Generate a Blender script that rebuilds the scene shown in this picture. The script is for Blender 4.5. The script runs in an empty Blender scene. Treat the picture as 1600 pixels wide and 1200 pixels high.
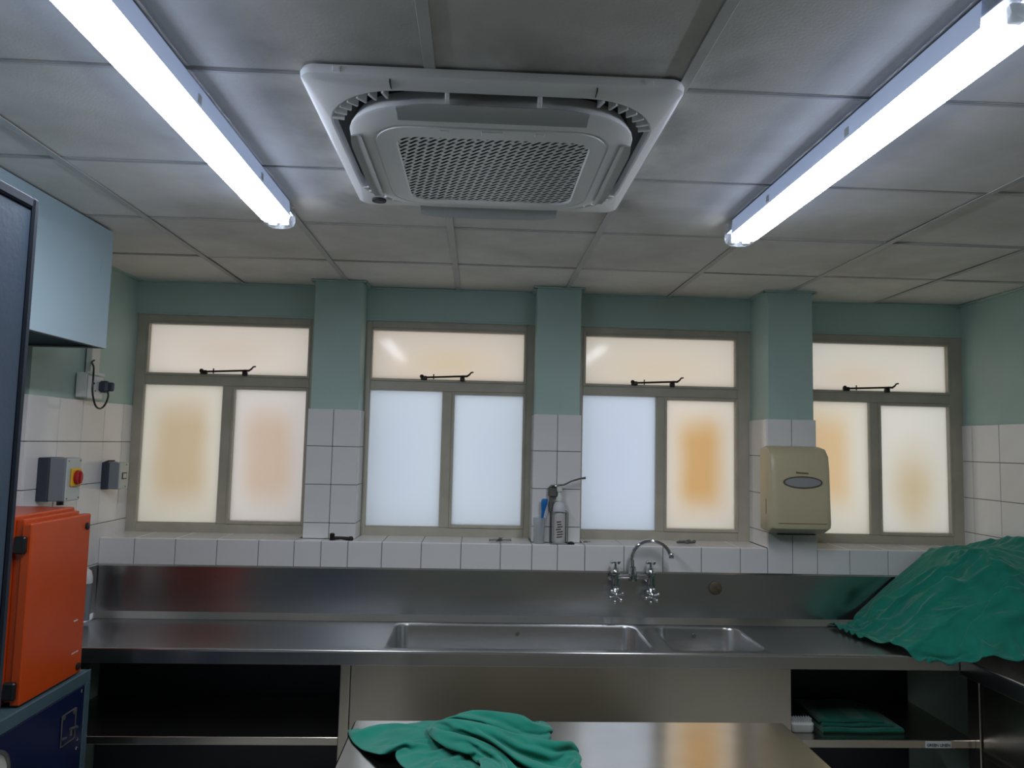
import bpy, math, random
import numpy as np
from mathutils import Matrix, Vector

random.seed(7)
scene = bpy.context.scene
C = scene.collection

# ------------------------------------------------------------------ camera
PITCH, YAW, ROLL = 0.08173, 0.04358, 0.02237
EYE = Vector((0.0, 0.0, 1.80))
fwd = Vector((math.sin(YAW) * math.cos(PITCH), math.cos(YAW) * math.cos(PITCH), math.sin(PITCH)))
rgt = Vector((math.cos(YAW), -math.sin(YAW), 0.0))
upv = rgt.cross(fwd)
r2 = rgt * math.cos(ROLL) + upv * math.sin(ROLL)
u2 = upv * math.cos(ROLL) - rgt * math.sin(ROLL)
cam_data = bpy.data.cameras.new('camera')
cam_data.sensor_width = 36.0
cam_data.lens = 1150.0 / 1600.0 * 36.0
cam_data.clip_start = 0.05
cam = bpy.data.objects.new('camera', cam_data)
M = Matrix.Identity(4)
for i in range(3):
    M[i][0], M[i][1], M[i][2], M[i][3] = r2[i], u2[i], -fwd[i], EYE[i]
cam.matrix_world = M
C.objects.link(cam)
scene.camera = cam

# ------------------------------------------------------------------ world: even overcast daylight outside the windows
SKY = 2.2
LAMP = 47.0
world = bpy.data.worlds.new('overcast_sky')
scene.world = world
world.use_nodes = True
bg = world.node_tree.nodes['Background']
bg.inputs[0].default_value = (0.86, 0.93, 1.0, 1)
bg.inputs[1].default_value = SKY

scene.view_settings.view_transform = 'Standard'
scene.view_settings.look = 'None'
scene.view_settings.gamma = 1.0
scene.view_settings.use_curve_mapping = False
scene.view_settings.exposure = 0.0
scene.cycles.use_denoising = True
scene.cycles.max_bounces = 10
scene.cycles.diffuse_bounces = 5
scene.cycles.glossy_bounces = 5
scene.cycles.transparent_max_bounces = 12
scene.cycles.sample_clamp_indirect = 4.0
scene.cycles.caustics_reflective = False

# ------------------------------------------------------------------ dimensions of the room (metres)
XL, XL2, XR = -1.90, -2.06, 2.78         # left pilaster face, recessed left wall, right wall
YB, YF = -2.6, 4.12                      # wall behind, window wall
YS = 3.86                                # front of the tiled sill
YP = 3.95                                # tiled face of the two shallow pillars
CE = 2.66                                # ceiling
ZS = 1.285                               # sill height
ZC = 0.90                                # worktop height


# ------------------------------------------------------------------ materials
def srgb(r, g, b):
    f = lambda c: c / 12.92 if c <= 0.04045 else ((c + 0.055) / 1.055) ** 2.4
    return (f(r / 255), f(g / 255), f(b / 255))


def nt(name):
    m = bpy.data.materials.new(name)
    m.use_nodes = True
    return m, m.node_tree.nodes, m.node_tree.links


def mat(name, col, rough=0.5, metal=0.0, var=0.10, scale=6.0, bump=0.0, bscale=60.0, coat=0.0,
        spec=0.5, stretch=None, rvar=0.0):
    m, N, L = nt(name)
    b = N['Principled BSDF']
    b.inputs['Metallic'].default_value = metal
    b.inputs['Specular IOR Level'].default_value = spec
    b.inputs['Coat Weight'].default_value = coat
    tc = N.new('ShaderNodeTexCoord')
    mp = N.new('ShaderNodeMapping')
    L.new(tc.outputs['Object'], mp.inputs[0])
    if stretch:
        mp.inputs['Scale'].default_value = stretch
    n = N.new('ShaderNodeTexNoise')
    n.inputs['Scale'].default_value = scale
    n.inputs['Detail'].default_value = 4
    L.new(mp.outputs[0], n.inputs[0])
    cr = N.new('ShaderNodeValToRGB')
    lo = [max(0, c * (1 - var)) for c in col]
    hi = [min(1, c * (1 + var)) for c in col]
    cr.color_ramp.elements[0].position = 0.3
    cr.color_ramp.elements[1].position = 0.7
    cr.color_ramp.elements[0].color = (*lo, 1)
    cr.color_ramp.elements[1].color = (*hi, 1)
    L.new(n.outputs[0], cr.inputs[0])
    L.new(cr.outputs[0], b.inputs['Base Color'])
    b.inputs['Roughness'].default_value = rough
    if rvar:
        mr = N.new('ShaderNodeMapRange')
        mr.inputs[3].default_value = max(0.02, rough - rvar)
        mr.inputs[4].default_value = min(1, rough + rvar)
        L.new(n.outputs[0], mr.inputs[0])
        L.new(mr.outputs[0], b.inputs['Roughness'])
    if bump:
        n2 = N.new('ShaderNodeTexNoise')
        n2.inputs['Scale'].default_value = bscale
        n2.inputs['Detail'].default_value = 5
        L.new(mp.outputs[0], n2.inputs[0])
        bp = N.new('ShaderNodeBump')
        bp.inputs['Strength'].default_value = bump
        bp.inputs['Distance'].default_value = 0.004
        L.new(n2.outputs[0], bp.inputs['Height'])
        L.new(bp.outputs[0], b.inputs['Normal'])
    return m


def emit(name, col, s):
    m, N, L = nt(name)
    b = N['Principled BSDF']
    b.inputs['Base Color'].default_value = (0.8, 0.8, 0.8, 1)
    b.inputs['Emission Color'].default_value = (*col, 1)
    b.inputs['Emission Strength'].default_value = s
    return m


def clear_plastic(name, col, alpha, rough=0.15):
    m, N, L = nt(name)
    b = N['Principled BSDF']
    b.inputs['Base Color'].default_value = (*col, 1)
    b.inputs['Roughness'].default_value = rough
    b.inputs['Alpha'].default_value = alpha
    return m


def pane_mat(name, centre, edge, fx=0.55, fz=0.45, cx=0.5, cz=0.5):
    """frosted glass; the blurred light from outside is painted into its colour, paler at edges"""
    centre = [math.sqrt(c) for c in centre]      # light passes both faces of the sheet
    edge = [math.sqrt(c) for c in edge]
    m, N, L = nt(name)
    for n in list(N):
        if n.type != 'OUTPUT_MATERIAL':
            N.remove(n)
    out = [n for n in N if n.type == 'OUTPUT_MATERIAL'][0]
    tc = N.new('ShaderNodeTexCoord')
    sp = N.new('ShaderNodeSeparateXYZ')
    L.new(tc.outputs['Generated'], sp.inputs[0])
    nz = N.new('ShaderNodeTexNoise')
    nz.inputs['Scale'].default_value = 3.0
    L.new(tc.outputs['Object'], nz.inputs[0])
    fac = []
    for ax, c, f in ((0, cx, fx), (2, cz, fz)):
        a = N.new('ShaderNodeMath'); a.operation = 'SUBTRACT'; a.inputs[1].default_value = c
        L.new(sp.outputs[ax], a.inputs[0])
        w = N.new('ShaderNodeMath'); w.operation = 'MULTIPLY_ADD'
        w.inputs[1].default_value = 0.16; w.inputs[2].default_value = -0.08
        L.new(nz.outputs[0], w.inputs[0])
        a2 = N.new('ShaderNodeMath'); a2.operation = 'ADD'
        L.new(a.outputs[0], a2.inputs[0]); L.new(w.outputs[0], a2.inputs[1])
        d = N.new('ShaderNodeMath'); d.operation = 'ABSOLUTE'
        L.new(a2.outputs[0], d.inputs[0])
        r = N.new('ShaderNodeMapRange'); r.interpolation_type = 'SMOOTHSTEP'
        r.inputs[1].default_value = 0.5; r.inputs[2].default_value = max(0.0, 0.5 - f)
        r.inputs[3].default_value = 0; r.inputs[4].default_value = 1
        L.new(d.outputs[0], r.inputs[0])
        fac.append(r)
    mu = N.new('ShaderNodeMath'); mu.operation = 'MULTIPLY'
    L.new(fac[0].outputs[0], mu.inputs[0]); L.new(fac[1].outputs[0], mu.inputs[1])
    mx = N.new('ShaderNodeMix'); mx.data_type = 'RGBA'
    mx.inputs[6].default_value = (*edge, 1); mx.inputs[7].default_value = (*centre, 1)
    L.new(mu.outputs[0], mx.inputs[0])
    tr = N.new('ShaderNodeBsdfTranslucent')
    L.new(mx.outputs[2], tr.inputs[0])
    gl = N.new('ShaderNodeBsdfGlossy'); gl.inputs['Roughness'].default_value = 0.09
    fr = N.new('ShaderNodeFresnel'); fr.inputs[0].default_value = 1.24
    ms = N.new('ShaderNodeMixShader')
    L.new(fr.outputs[0], ms.inputs[0]); L.new(tr.outputs[0], ms.inputs[1]); L.new(gl.outputs[0], ms.inputs[2])
    L.new(ms.outputs[0], out.inputs[0])
    return m


def ceiling_tile_mat():
    m = mat('ceiling_board', srgb(226, 224, 218), 0.85, var=0.05, scale=2.0, bump=0.15, bscale=140)
    N, L = m.node_tree.nodes, m.node_tree.links
    b = N['Principled BSDF']
    src = b.inputs['Base Color'].links[0].from_socket
    g = N.new('ShaderNodeNewGeometry')
    n = N.new('ShaderNodeTexNoise'); n.inputs['Scale'].default_value = 1.7; n.inputs['Detail'].default_value = 5
    n.inputs['Roughness'].default_value = 0.6
    L.new(g.outputs['Position'], n.inputs[0])
    cr = N.new('ShaderNodeValToRGB')
    cr.color_ramp.elements[0].position = 0.38; cr.color_ramp.elements[0].color = (0.80, 0.79, 0.77, 1)
    cr.color_ramp.elements[1].position = 0.60; cr.color_ramp.elements[1].color = (1, 1, 1, 1)
    L.new(n.outputs[0], cr.inputs[0])
    mx = N.new('ShaderNodeMix'); mx.data_type = 'RGBA'; mx.blend_type = 'MULTIPLY'
    mx.inputs[0].default_value = 1.0
    L.new(src, mx.inputs[6]); L.new(cr.outputs[0], mx.inputs[7])
    # dust blown on to the boards round the air conditioner
    sp = N.new('ShaderNodeSeparateXYZ'); L.new(g.outputs['Position'], sp.inputs[0])
    dd = []
    for ax, c in ((0, 0.015), (1, 2.09)):
        a = N.new('ShaderNodeMath'); a.operation = 'SUBTRACT'; a.inputs[1].default_value = c; L.new(sp.outputs[ax], a.inputs[0])
        q = N.new('ShaderNodeMath'); q.operation = 'ABSOLUTE'; L.new(a.outputs[0], q.inputs[0]); dd.append(q)
    mxm = N.new('ShaderNodeMath'); mxm.operation = 'MAXIMUM'; L.new(dd[0].outputs[0], mxm.inputs[0]); L.new(dd[1].outputs[0], mxm.inputs[1])
    fo = N.new('ShaderNodeMapRange'); fo.interpolation_type = 'SMOOTHSTEP'
    fo.inputs[1].default_value = .72; fo.inputs[2].default_value = .44; fo.inputs[3].default_value = 0; fo.inputs[4].default_value = 1
    L.new(mxm.outputs[0], fo.inputs[0])
    n3 = N.new('ShaderNodeTexNoise'); n3.inputs['Scale'].default_value = 4.5; n3.inputs['Detail'].default_value = 4; L.new(g.outputs['Position'], n3.inputs[0])
    r3 = N.new('ShaderNodeMapRange'); r3.inputs[1].default_value = .42; r3.inputs[2].default_value = .68; L.new(n3.outputs[0], r3.inputs[0])
    mu = N.new('ShaderNodeMath'); mu.operation = 'MULTIPLY'; L.new(fo.outputs[0], mu.inputs[0]); L.new(r3.outputs[0], mu.inputs[1])
    mu2 = N.new('ShaderNodeMath'); mu2.operation = 'MULTIPLY'; mu2.inputs[1].default_value = .55; L.new(mu.outputs[0], mu2.inputs[0])
    m4 = N.new('ShaderNodeMix'); m4.data_type = 'RGBA'; m4.inputs[7].default_value = (.13, .125, .115, 1)
    L.new(mu2.outputs[0], m4.inputs[0]); L.new(mx.outputs[2], m4.inputs[6])
    L.new(m4.outputs[2], b.inputs['Base Color'])
    return m


MT = {}
MT['green_wall'] = mat('green_wall_paint', srgb(170, 194, 186), 0.55, var=0.05, scale=3, bump=0.12, bscale=40)
MT['far_room'] = mat('cream_wall_paint', srgb(214, 204, 184), 0.6, var=0.05, scale=2)
MT['tile'] = mat('white_glazed_tile', srgb(228, 227, 226), 0.12, var=0.03, scale=4, coat=0.2)
MT['grout'] = mat('dark_grout', srgb(92, 88, 86), 0.9, var=0.2, scale=30)
MT['floor'] = mat('grey_vinyl_floor', srgb(206, 202, 192), 0.5, var=0.08, scale=8)
MT['board'] = ceiling_tile_mat()
MT['tbar'] = mat('ceiling_tee_paint', srgb(186, 186, 182), 0.5, var=0.05, scale=9)
MT['trim_dark'] = mat('shadow_gap_angle', srgb(96, 104, 100), 0.6)
MT['frame'] = mat('putty_window_paint', srgb(176, 170, 154), 0.45, var=0.08, scale=9, bump=0.1, bscale=50)
MT['stay'] = mat('blackened_bronze', srgb(52, 46, 40), 0.45, metal=0.6)
MT['steel'] = mat('brushed_stainless_steel', (0.56, 0.57, 0.58), 0.24, metal=1.0, var=0.03, scale=2.0)
MT['steel_top'] = mat('worn_stainless_steel', (0.58, 0.58, 0.58), 0.26, metal=1.0, var=0.04, scale=4.0)
MT['steel_table'] = mat('polished_table_steel', (0.62, 0.585, 0.53), 0.17, metal=1.0, var=0.06, scale=7.0, bump=0.02, bscale=20)
MT['steel_dark'] = mat('dull_stainless_steel', (0.64, 0.60, 0.53), 0.26, metal=1.0, var=0.06, scale=2.5)
MT['chrome'] = mat('chrome', (0.62, 0.63, 0.65), 0.07, metal=1.0, var=0.03)
MT['ac_white'] = mat('aircon_white_plastic', srgb(246, 247, 246), 0.36, var=0.03, scale=3)
MT['ac_grey'] = mat('aircon_grey_vane', srgb(172, 176, 174), 0.42, var=0.05)
MT['ac_dark'] = mat('aircon_dark_duct', srgb(34, 36, 38), 0.6)
MT['housing'] = mat('batten_white_metal', srgb(196, 202, 214), 0.45, var=0.03)
MT['lens'] = emit('lit_diffuser', (0.86, 0.91, 1.0), LAMP)
MT['lens_side'] = emit('diffuser_side', (0.58, 0.69, 1.0), LAMP * .32)
MT['housing_glow'] = emit('housing_side_glow', (0.42, 0.58, 1.0), 0.28)  # weak blue emission stands in for light on the housing sides
MT['tube'] = emit('lit_tube', (0.88, 0.93, 1.0), LAMP * .3)
MT['clear'] = clear_plastic('clear_diffuser_end', (0.75, 0.8, 0.88), 0.35)
MT['cloth'] = mat('green_theatre_linen', srgb(22, 122, 103), 0.85, var=0.10, scale=14, bump=0.35, bscale=500, spec=0.2)
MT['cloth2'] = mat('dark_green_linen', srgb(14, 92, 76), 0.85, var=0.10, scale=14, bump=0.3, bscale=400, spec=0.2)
for key in ('cloth', 'cloth2'):
    sheen = MT[key].node_tree.nodes['Principled BSDF']
    sheen.inputs['Sheen Weight'].default_value = .35
    sheen.inputs['Sheen Roughness'].default_value = .45
MT['orange'] = mat('orange_powder_coat', srgb(190, 70, 20), 0.32, var=0.05, scale=4, bump=0.1, bscale=220)
MT['black'] = mat('black_plastic', srgb(22, 22, 24), 0.4)
MT['navy'] = mat('navy_blue_panel', srgb(16, 27, 62), 0.35, var=0.1, scale=5)
MT['teal_frame'] = mat('grey_teal_enamel', srgb(66, 88, 96), 0.45, var=0.08, scale=7)
MT['slate'] = mat('slate_blue_enamel', srgb(62, 80, 100), 0.45, var=0.08, scale=6, bump=0.1, bscale=80)
MT['slate_edge'] = mat('slate_blue_edge', srgb(34, 44, 58), 0.85, var=0.08, scale=6)
MT['hood'] = mat('pale_blue_sheet', srgb(176, 198, 208), 0.42, var=0.03, scale=3)
MT['hood_dark'] = mat('hood_inside', srgb(70, 76, 76), 0.6)
MT['grey_box'] = mat('light_grey_enclosure', srgb(188, 196, 192), 0.4, var=0.03)
MT['grey_mid'] = mat('mid_grey_enclosure', srgb(128, 136, 140), 0.45, var=0.03)
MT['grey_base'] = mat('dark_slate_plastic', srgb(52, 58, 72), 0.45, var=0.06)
MT['yellow'] = mat('yellow_plate', srgb(226, 178, 40), 0.4)
MT['red'] = mat('red_knob', srgb(170, 30, 34), 0.35)
MT['white_pl'] = mat('white_plastic', srgb(220, 222, 218), 0.35, var=0.03)
MT['trunk'] = mat('cream_trunking', srgb(206, 206, 196), 0.45, var=0.03)
MT['beige'] = mat('beige_plastic', srgb(190, 180, 148), 0.38, var=0.03, scale=3)
MT['beige_dark'] = mat('dark_beige_plastic', srgb(92, 84, 62), 0.5)  # darker beige for the dispenser's rim, slot, seam and print
MT['smoke'] = mat('grey_smoked_window', srgb(150, 150, 152), 0.15, var=0.05)
MT['bottle'] = clear_plastic('frosted_white_bottle', srgb(206, 208, 212), 0.92, 0.35)
MT['label'] = mat('printed_grey_label', srgb(196, 192, 190), 0.5, var=0.05)
MT['ink'] = mat('dark_ink', srgb(58, 46, 46), 0.6)
MT['beaker'] = clear_plastic('cloudy_clear_plastic', srgb(206, 214, 214), 0.42, 0.25)
MT['sludge'] = mat('greenish_water', srgb(70, 84, 78), 0.3)
MT['blue'] = mat('bright_blue_plastic', srgb(6, 104, 178), 0.35)
MT['grey_metal'] = mat('dull_grey_metal', srgb(120, 120, 116), 0.4, metal=0.7, var=0.15, scale=30)
MT['rust'] = mat('rusty_disc', srgb(92, 78, 62), 0.7, var=0.3, scale=40)
MT['paper'] = mat('white_label_paper', srgb(206, 212, 214), 0.6)
MT['gauge'] = mat('gauge_face', srgb(196, 196, 184), 0.4)


# ------------------------------------------------------------------ mesh helpers
class MB:
    def __init__(s):
        s.v, s.f = [], []

    def add(s, vs, fs):
        o = len(s.v)
        s.v += [tuple(p) for p in vs]
        s.f += [tuple(i + o for i in f) for f in fs]
        return s

    def box(s, x0, x1, y0, y1, z0, z1, c=0.0):
        if c <= 0:
            v = [(x, y, z) for x in (x0, x1) for y in (y0, y1) for z in (z0, z1)]
            return s.add(v, [(0, 1, 3, 2), (4, 6, 7, 5), (0, 4, 5, 1), (2, 3, 7, 6), (0, 2, 6, 4), (1, 5, 7, 3)])
        c = min(c, 0.49 * min(x1 - x0, y1 - y0, z1 - z0))
        m = ((x0 + x1) / 2, (y0 + y1) / 2, (z0 + z1) / 2)
        h = ((x1 - x0) / 2, (y1 - y0) / 2, (z1 - z0) / 2)
        v, ix = [], {}
        for sx in (-1, 1):
            for sy in (-1, 1):
                for sz in (-1, 1):
                    for a in range(3):
                        d = [h[k] - (c if k != a else 0) for k in range(3)]
                        ix[sx, sy, sz, a] = len(v)
                        v.append((m[0] + sx * d[0], m[1] + sy * d[1], m[2] + sz * d[2]))
        f = []

        def quad(q):
            p = [Vector(v[i]) for i in q]
            n = (p[1] - p[0]).cross(p[2] - p[0])
            if n.dot((p[0] + p[1] + p[2]) / 3 - Vector(m)) < 0:
                q = q[::-1]
            f.append(tuple(q))
        for a in range(3):
            b, d = (a + 1) % 3, (a + 2) % 3
            for sg in (-1, 1):
                q = []
                for (p, r) in ((-1, -1), (1, -1), (1, 1), (-1, 1)):
                    k = [0, 0, 0]; k[a] = sg; k[b] = p; k[d] = r
                    q.append(ix[k[0], k[1], k[2], a])
                quad(q)
            for p in (-1, 1):
                for r in (-1, 1):
                    q = []
                    for (t, e) in ((-1, b), (1, b), (1, d), (-1, d)):
                        k = [0, 0, 0]; k[a] = t; k[b] = p; k[d] = r
                        q.append(ix[k[0], k[1], k[2], e])
                    quad(q)
        for sx in (-1, 1):
            for sy in (-1, 1):
                for sz in (-1, 1):
                    quad([ix[sx, sy, sz, a] for a in range(3)])
        return s.add(v, f)

    def loft(s, rings, cap0=False, cap1=False, closed=True):
        n = len(rings[0])
        v = [p for r in rings for p in r]
        f = []
        for i in range(len(rings) - 1):
            for j in range(n if closed else n - 1):
                k = (j + 1) % n
                f.append((i * n + j, i * n + k, (i + 1) * n + k, (i + 1) * n + j))
        if cap0:
            f.append(tuple(range(n))[::-1])
        if cap1:
            f.append(tuple((len(rings) - 1) * n + j for j in range(n)))
        return s.add(v, f)

    def lathe(s, prof, cx, cy, n=20, cap=True, axis='z', cz=0.0):
        rings = []
        for r, z in prof:
            ring = []
            for k in range(n):
                a = 2 * math.pi * k / n
                x, y = r * math.cos(a), r * math.sin(a)
                if axis == 'z':
                    ring.append((cx + x, cy + y, cz + z))
                elif axis == 'y':
                    ring.append((cx + x, cy - z, cz + y))     # grows towards -Y
                else:
                    ring.append((cx + z, cy + x, cz + y))     # grows towards +X
            rings.append(ring)
        return s.loft(rings, cap, cap)

    def tube(s, pts, r, n=10, cap=True):
        P = [Vector(p) for p in pts]
        rr = r if isinstance(r, (list, tuple)) else [r] * len(P)
        rings, prev = [], None
        for i, p in enumerate(P):
            t = (P[min(i + 1, len(P) - 1)] - P[max(i - 1, 0)]).normalized()
            if prev is None:
                a = Vector((0, 0, 1)) if abs(t.z) < 0.9 else Vector((1, 0, 0))
                u = t.cross(a).normalized()
            else:
                u = (prev - t * prev.dot(t)).normalized()
            prev = u
            w = t.cross(u)
            rings.append([tuple(p + (u * math.cos(2 * math.pi * k / n) + w * math.sin(2 * math.pi * k / n)) * rr[i])
                          for k in range(n)])
        return s.loft(rings, cap, cap)

    def ball(s, c, r, n=12, m=8, sc=(1, 1, 1)):
        rings = []
        for i in range(1, m):
            t = math.pi * i / m
            rings.append([(c[0] + sc[0] * r * math.sin(t) * math.cos(2 * math.pi * k / n),
                           c[1] + sc[1] * r * math.sin(t) * math.sin(2 * math.pi * k / n),
                           c[2] - sc[2] * r * math.cos(t)) for k in range(n)])
        return s.loft(rings, True, True)


def rr(cx, cy, hx, hy, r, z, n=6):
    """rounded rectangle outline in the XY plane"""
    out = []
    r = min(r, hx, hy)
    for q, (sx, sy) in enumerate(((1, 1), (-1, 1), (-1, -1), (1, -1))):
        for k in range(n + 1):
            a = math.pi / 2 * (q + k / n)
            out.append((cx + sx * (hx - r) + r * math.cos(a), cy + sy * (hy - r) + r * math.sin(a), z))
    return out


ORG = {}


def mesh_of(name, mb, off=(0, 0, 0), smooth=False):
    me = bpy.data.meshes.new(name)
    me.from_pydata([(p[0] - off[0], p[1] - off[1], p[2] - off[2]) for p in mb.v], [], mb.f)
    me.validate()
    import bmesh
    b = bmesh.new(); b.from_mesh(me)
    bmesh.ops.recalc_face_normals(b, faces=b.faces)
    b.to_mesh(me); b.free()
    if smooth:
        me.polygons.foreach_set('use_smooth', [True] * len(me.polygons))
        try:
            me.set_sharp_from_angle(angle=math.radians(38))
        except Exception:
            pass
    me.update()
    return me


def obj(name, mb, m, parent=None, loc=None, smooth=False, label=None):
    """one mesh object built in room coordinates; its origin is its parent's, or loc"""
    org = ORG[parent.name] if parent else Vector(loc or (0, 0, 0))
    me = mesh_of(name, mb, org, smooth)
    me.materials.append(MT[m] if isinstance(m, str) else m)
    o = bpy.data.objects.new(name, me)
    C.objects.link(o)
    if parent:
        o.parent = parent
    else:
        o.location = org
    ORG[o.name] = Vector(org)
    if label:
        o['label'] = label
    return o


def thing(name, label, cat, loc, group=None):
    o = bpy.data.objects.new(name, None)
    o.empty_display_size = 0.05
    C.objects.link(o)
    o.location = loc
    ORG[o.name] = Vector(loc)
    tag(o, label, cat, group)
    return o


def tag(o, label, cat, group=None):
    o['label'] = label
    o['category'] = cat
    if group:
        o['group'] = group
    return o


def struct(o):
    o['kind'] = 'structure'
    return o


def text(name, body, size, m, parent, mat3, loc, label=None):
    """flat printed lettering as a thin mesh"""
    cu = bpy.data.curves.new(name, 'FONT')
    cu.body = body; cu.size = size; cu.align_x = 'CENTER'; cu.align_y = 'CENTER'
    cu.extrude = 0.0003; cu.offset = 0.0004; cu.resolution_u = 2
    t = bpy.data.objects.new(name, cu); C.objects.link(t)
    bpy.context.view_layer.update()
    me = bpy.data.meshes.new_from_object(t.evaluated_get(bpy.context.evaluated_depsgraph_get()))
    bpy.data.objects.remove(t)
    me.transform(mat3.to_4x4())
    me.transform(Matrix.Translation(Vector(loc) - ORG[parent.name]))
    me.materials.clear(); me.materials.append(MT[m])
    o = bpy.data.objects.new(name, me); C.objects.link(o); o.parent = parent
    ORG[o.name] = ORG[parent.name]
    if label:
        o['label'] = label
    return o


_tiles = {}


def piece(name, parent, x0, x1, y0, y1, z0, z1, m, c=0.0015):
    """a small bevelled slab as an object of its own; alike sizes share their mesh"""
    k = (name, round(x1 - x0, 4), round(y1 - y0, 4), round(z1 - z0, 4), m, c)
    if k not in _tiles:
        hx, hy, hz = (x1 - x0) / 2, (y1 - y0) / 2, (z1 - z0) / 2
        me = mesh_of(name, MB().box(-hx, hx, -hy, hy, -hz, hz, c))
        me.materials.append(MT[m])
        _tiles[k] = me
    o = bpy.data.objects.new(name, _tiles[k])
    C.objects.link(o)
    o.parent = parent
    o.location = Vector(((x0 + x1) / 2, (y0 + y1) / 2, (z0 + z1) / 2)) - ORG[parent.name]
    return o


# ================================================================== SETTING
floor = struct(obj('floor', MB().box(XL2 - .15, XR + .15, YB - .15, YF + .3, -0.1, 0.0), 'floor'))
wall_front = struct(obj('wall_front', MB().box(XL2 - .15, XR + .15, YB - .12, YB, 0, CE + .1), 'far_room'))

# --- window wall: low wall, lintel, pillars
G = 0.0016   # half a joint
wf = MB()
wf.box(XL - .3, XR + .15, YS + .008, YF + .16, 0, ZS - .008)
wf.box(XL - .3, XR + .15, YF, YF + .16, 2.48, CE + .1)
wall_far = struct(obj('wall_far', wf, 'green_wall'))
obj('bead', MB().box(XL, XR, YF - .006, YF + .004, 2.474, 2.486, .003), 'green_wall', wall_far)
PIL = [(-0.909, -0.636, YP), (0.294, 0.553, YP), (1.533, 1.800, YS)]
for a, b, y in PIL:
    obj('pillar', MB().box(a + .009, b - .009, y + .009, YF + .16, ZS - .01, CE + .1, .004), 'green_wall', wall_far)
    obj('pillar_grout', MB().box(a + .003, b - .003, y + .004, YF + .15, ZS - .012, 1.9635), 'grout', wall_far)
obj('sill_grout', MB().box(XL + .002, XR - .002, YS + .0035, YF + .1, 1.15, ZS - .0035), 'grout', wall_far)
obj('pillar_grout', MB().box(1.536, 1.797, YS + .0036, YS + .05, 1.15, 1.30), 'grout', wall_far)

ROWS = [ZS, 1.367, 1.567, 1.768, 1.966]
# fronts of the sill
J1 = [-1.9, -1.726, -1.523, -1.315, -1.107, -.927, -.791, -.655, -.482, -.28, -.076, .128, .291, .424, .567, .772,
      .977, 1.18, 1.387, 1.533]
J2 = [1.80, 1.974, 2.181, 2.387, 2.593, 2.78]
for J in (J1, J2):
    for a, b in zip(J, J[1:]):
        piece('tile', wall_far, a + G, b - G, YS, YS + .009, 1.15, ZS - G, 'tile')
# tops of the sill and of the ledges in front of the shallow pillars
for J in (J1, J2):
    for a, b in zip(J, J[1:]):
        mid = (a + b) / 2
        yb = YF + .012
        if -.93 < mid < -.65 or .29 < mid < .567:
            yb = YP - .001
        piece('tile', wall_far, a + G, b - G, YS + .0105, yb, ZS - .008, ZS, 'tile')
# pillar faces and returns
for i, (a, b, y) in enumerate(PIL):
    m = (a + b) / 2
    rows = ROWS if i < 2 else [1.15] + ROWS[1:]
    for z0, z1 in zip(rows, rows[1:]):
        for p, q in ((a, m), (m, b)):
            piece('tile', wall_far, p + G, q - G, y, y + .008, z0 + G, z1 - G, 'tile')
    for z0, z1 in zip(ROWS, ROWS[1:]):
        cols = [y + .0085, YF + .005] if i < 2 else [y + .0085, 4.055, YF + .005]
        for p, q in zip(cols, cols[1:]):
            piece('tile', wall_far, a, a + .008, p + G, q - G, z0 + G, z1 - G, 'tile')
            piece('tile', wall_far, b - .008, b, p + G, q - G, z0 + G, z1 - G, 'tile')

# --- left wall: tiled pilaster next to the window, recessed wall nearer the camera
YSTEP = 3.196
wl = MB()
wl.box(XL - .3, XL - .009, YSTEP + .009, YF + .16, 0, CE + .1)
wl.box(XL2 - .15, XL2, YB - .12, YSTEP + .05, 0, CE + .1)
wall_left = struct(obj('wall_left', wl, 'green_wall'))
obj('wall_grout', MB().box(XL - .05, XL - .003, YSTEP + .005, YF + .1, 1.0, 1.9645), 'grout', wall_left)
obj('wall_grout', MB().box(XL2, XL - .02, YSTEP + .003, YSTEP + .03, 1.0, 1.9645), 'grout', wall_left)
RL = [0.95, 1.155, 1.356, 1.561, 1.767, 1.967]
CL = [YSTEP, 3.425, 3.622, 3.83, 4.026, YF + .03]
for z0, z1 in zip(RL, RL[1:]):
    for y0, y1 in zip(CL, CL[1:]):
        piece('tile', wall_left, XL - .008, XL, y0 + G + (.002 if y0 == YSTEP else 0), y1 - G, z0 + G, z1 - G, 'tile')
    piece('tile', wall_left, XL2 + .001, XL - .001, YSTEP - .006, YSTEP + .002, z0 + G, z1 - G, 'tile')
    for k in range(4):
        piece('tile', wall_left, XL2, XL2 + .008, 2.39 + .2 * k + G, 2.59 + .2 * k - G, z0 + G, z1 - G, 'tile')

# --- right wall
wall_right = struct(obj('wall_right', MB().box(XR + .009, XR + .15, YB - .12, YF + .16, 0, CE + .1), 'green_wall'))
obj('wall_grout', MB().box(XR + .003, XR + .02, .6, YF + .1, 1.0, 1.9625), 'grout', wall_right)
RR = [0.95, 1.155, 1.362, 1.556, 1.76, 1.965]
CRR = [YF + .03, 4.042, 3.826, 3.62, 3.414, 3.208, 3.002, 2.796, 2.59, 2.384, 2.178, 1.972]
for z0, z1 in zip(RR, RR[1:]):
    for y1, y0 in zip(CRR, CRR[1:]):
        piece('tile', wall_right, XR, XR + .008, y0 + G, y1 - G, z0 + G, z1 - G, 'tile')

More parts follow.
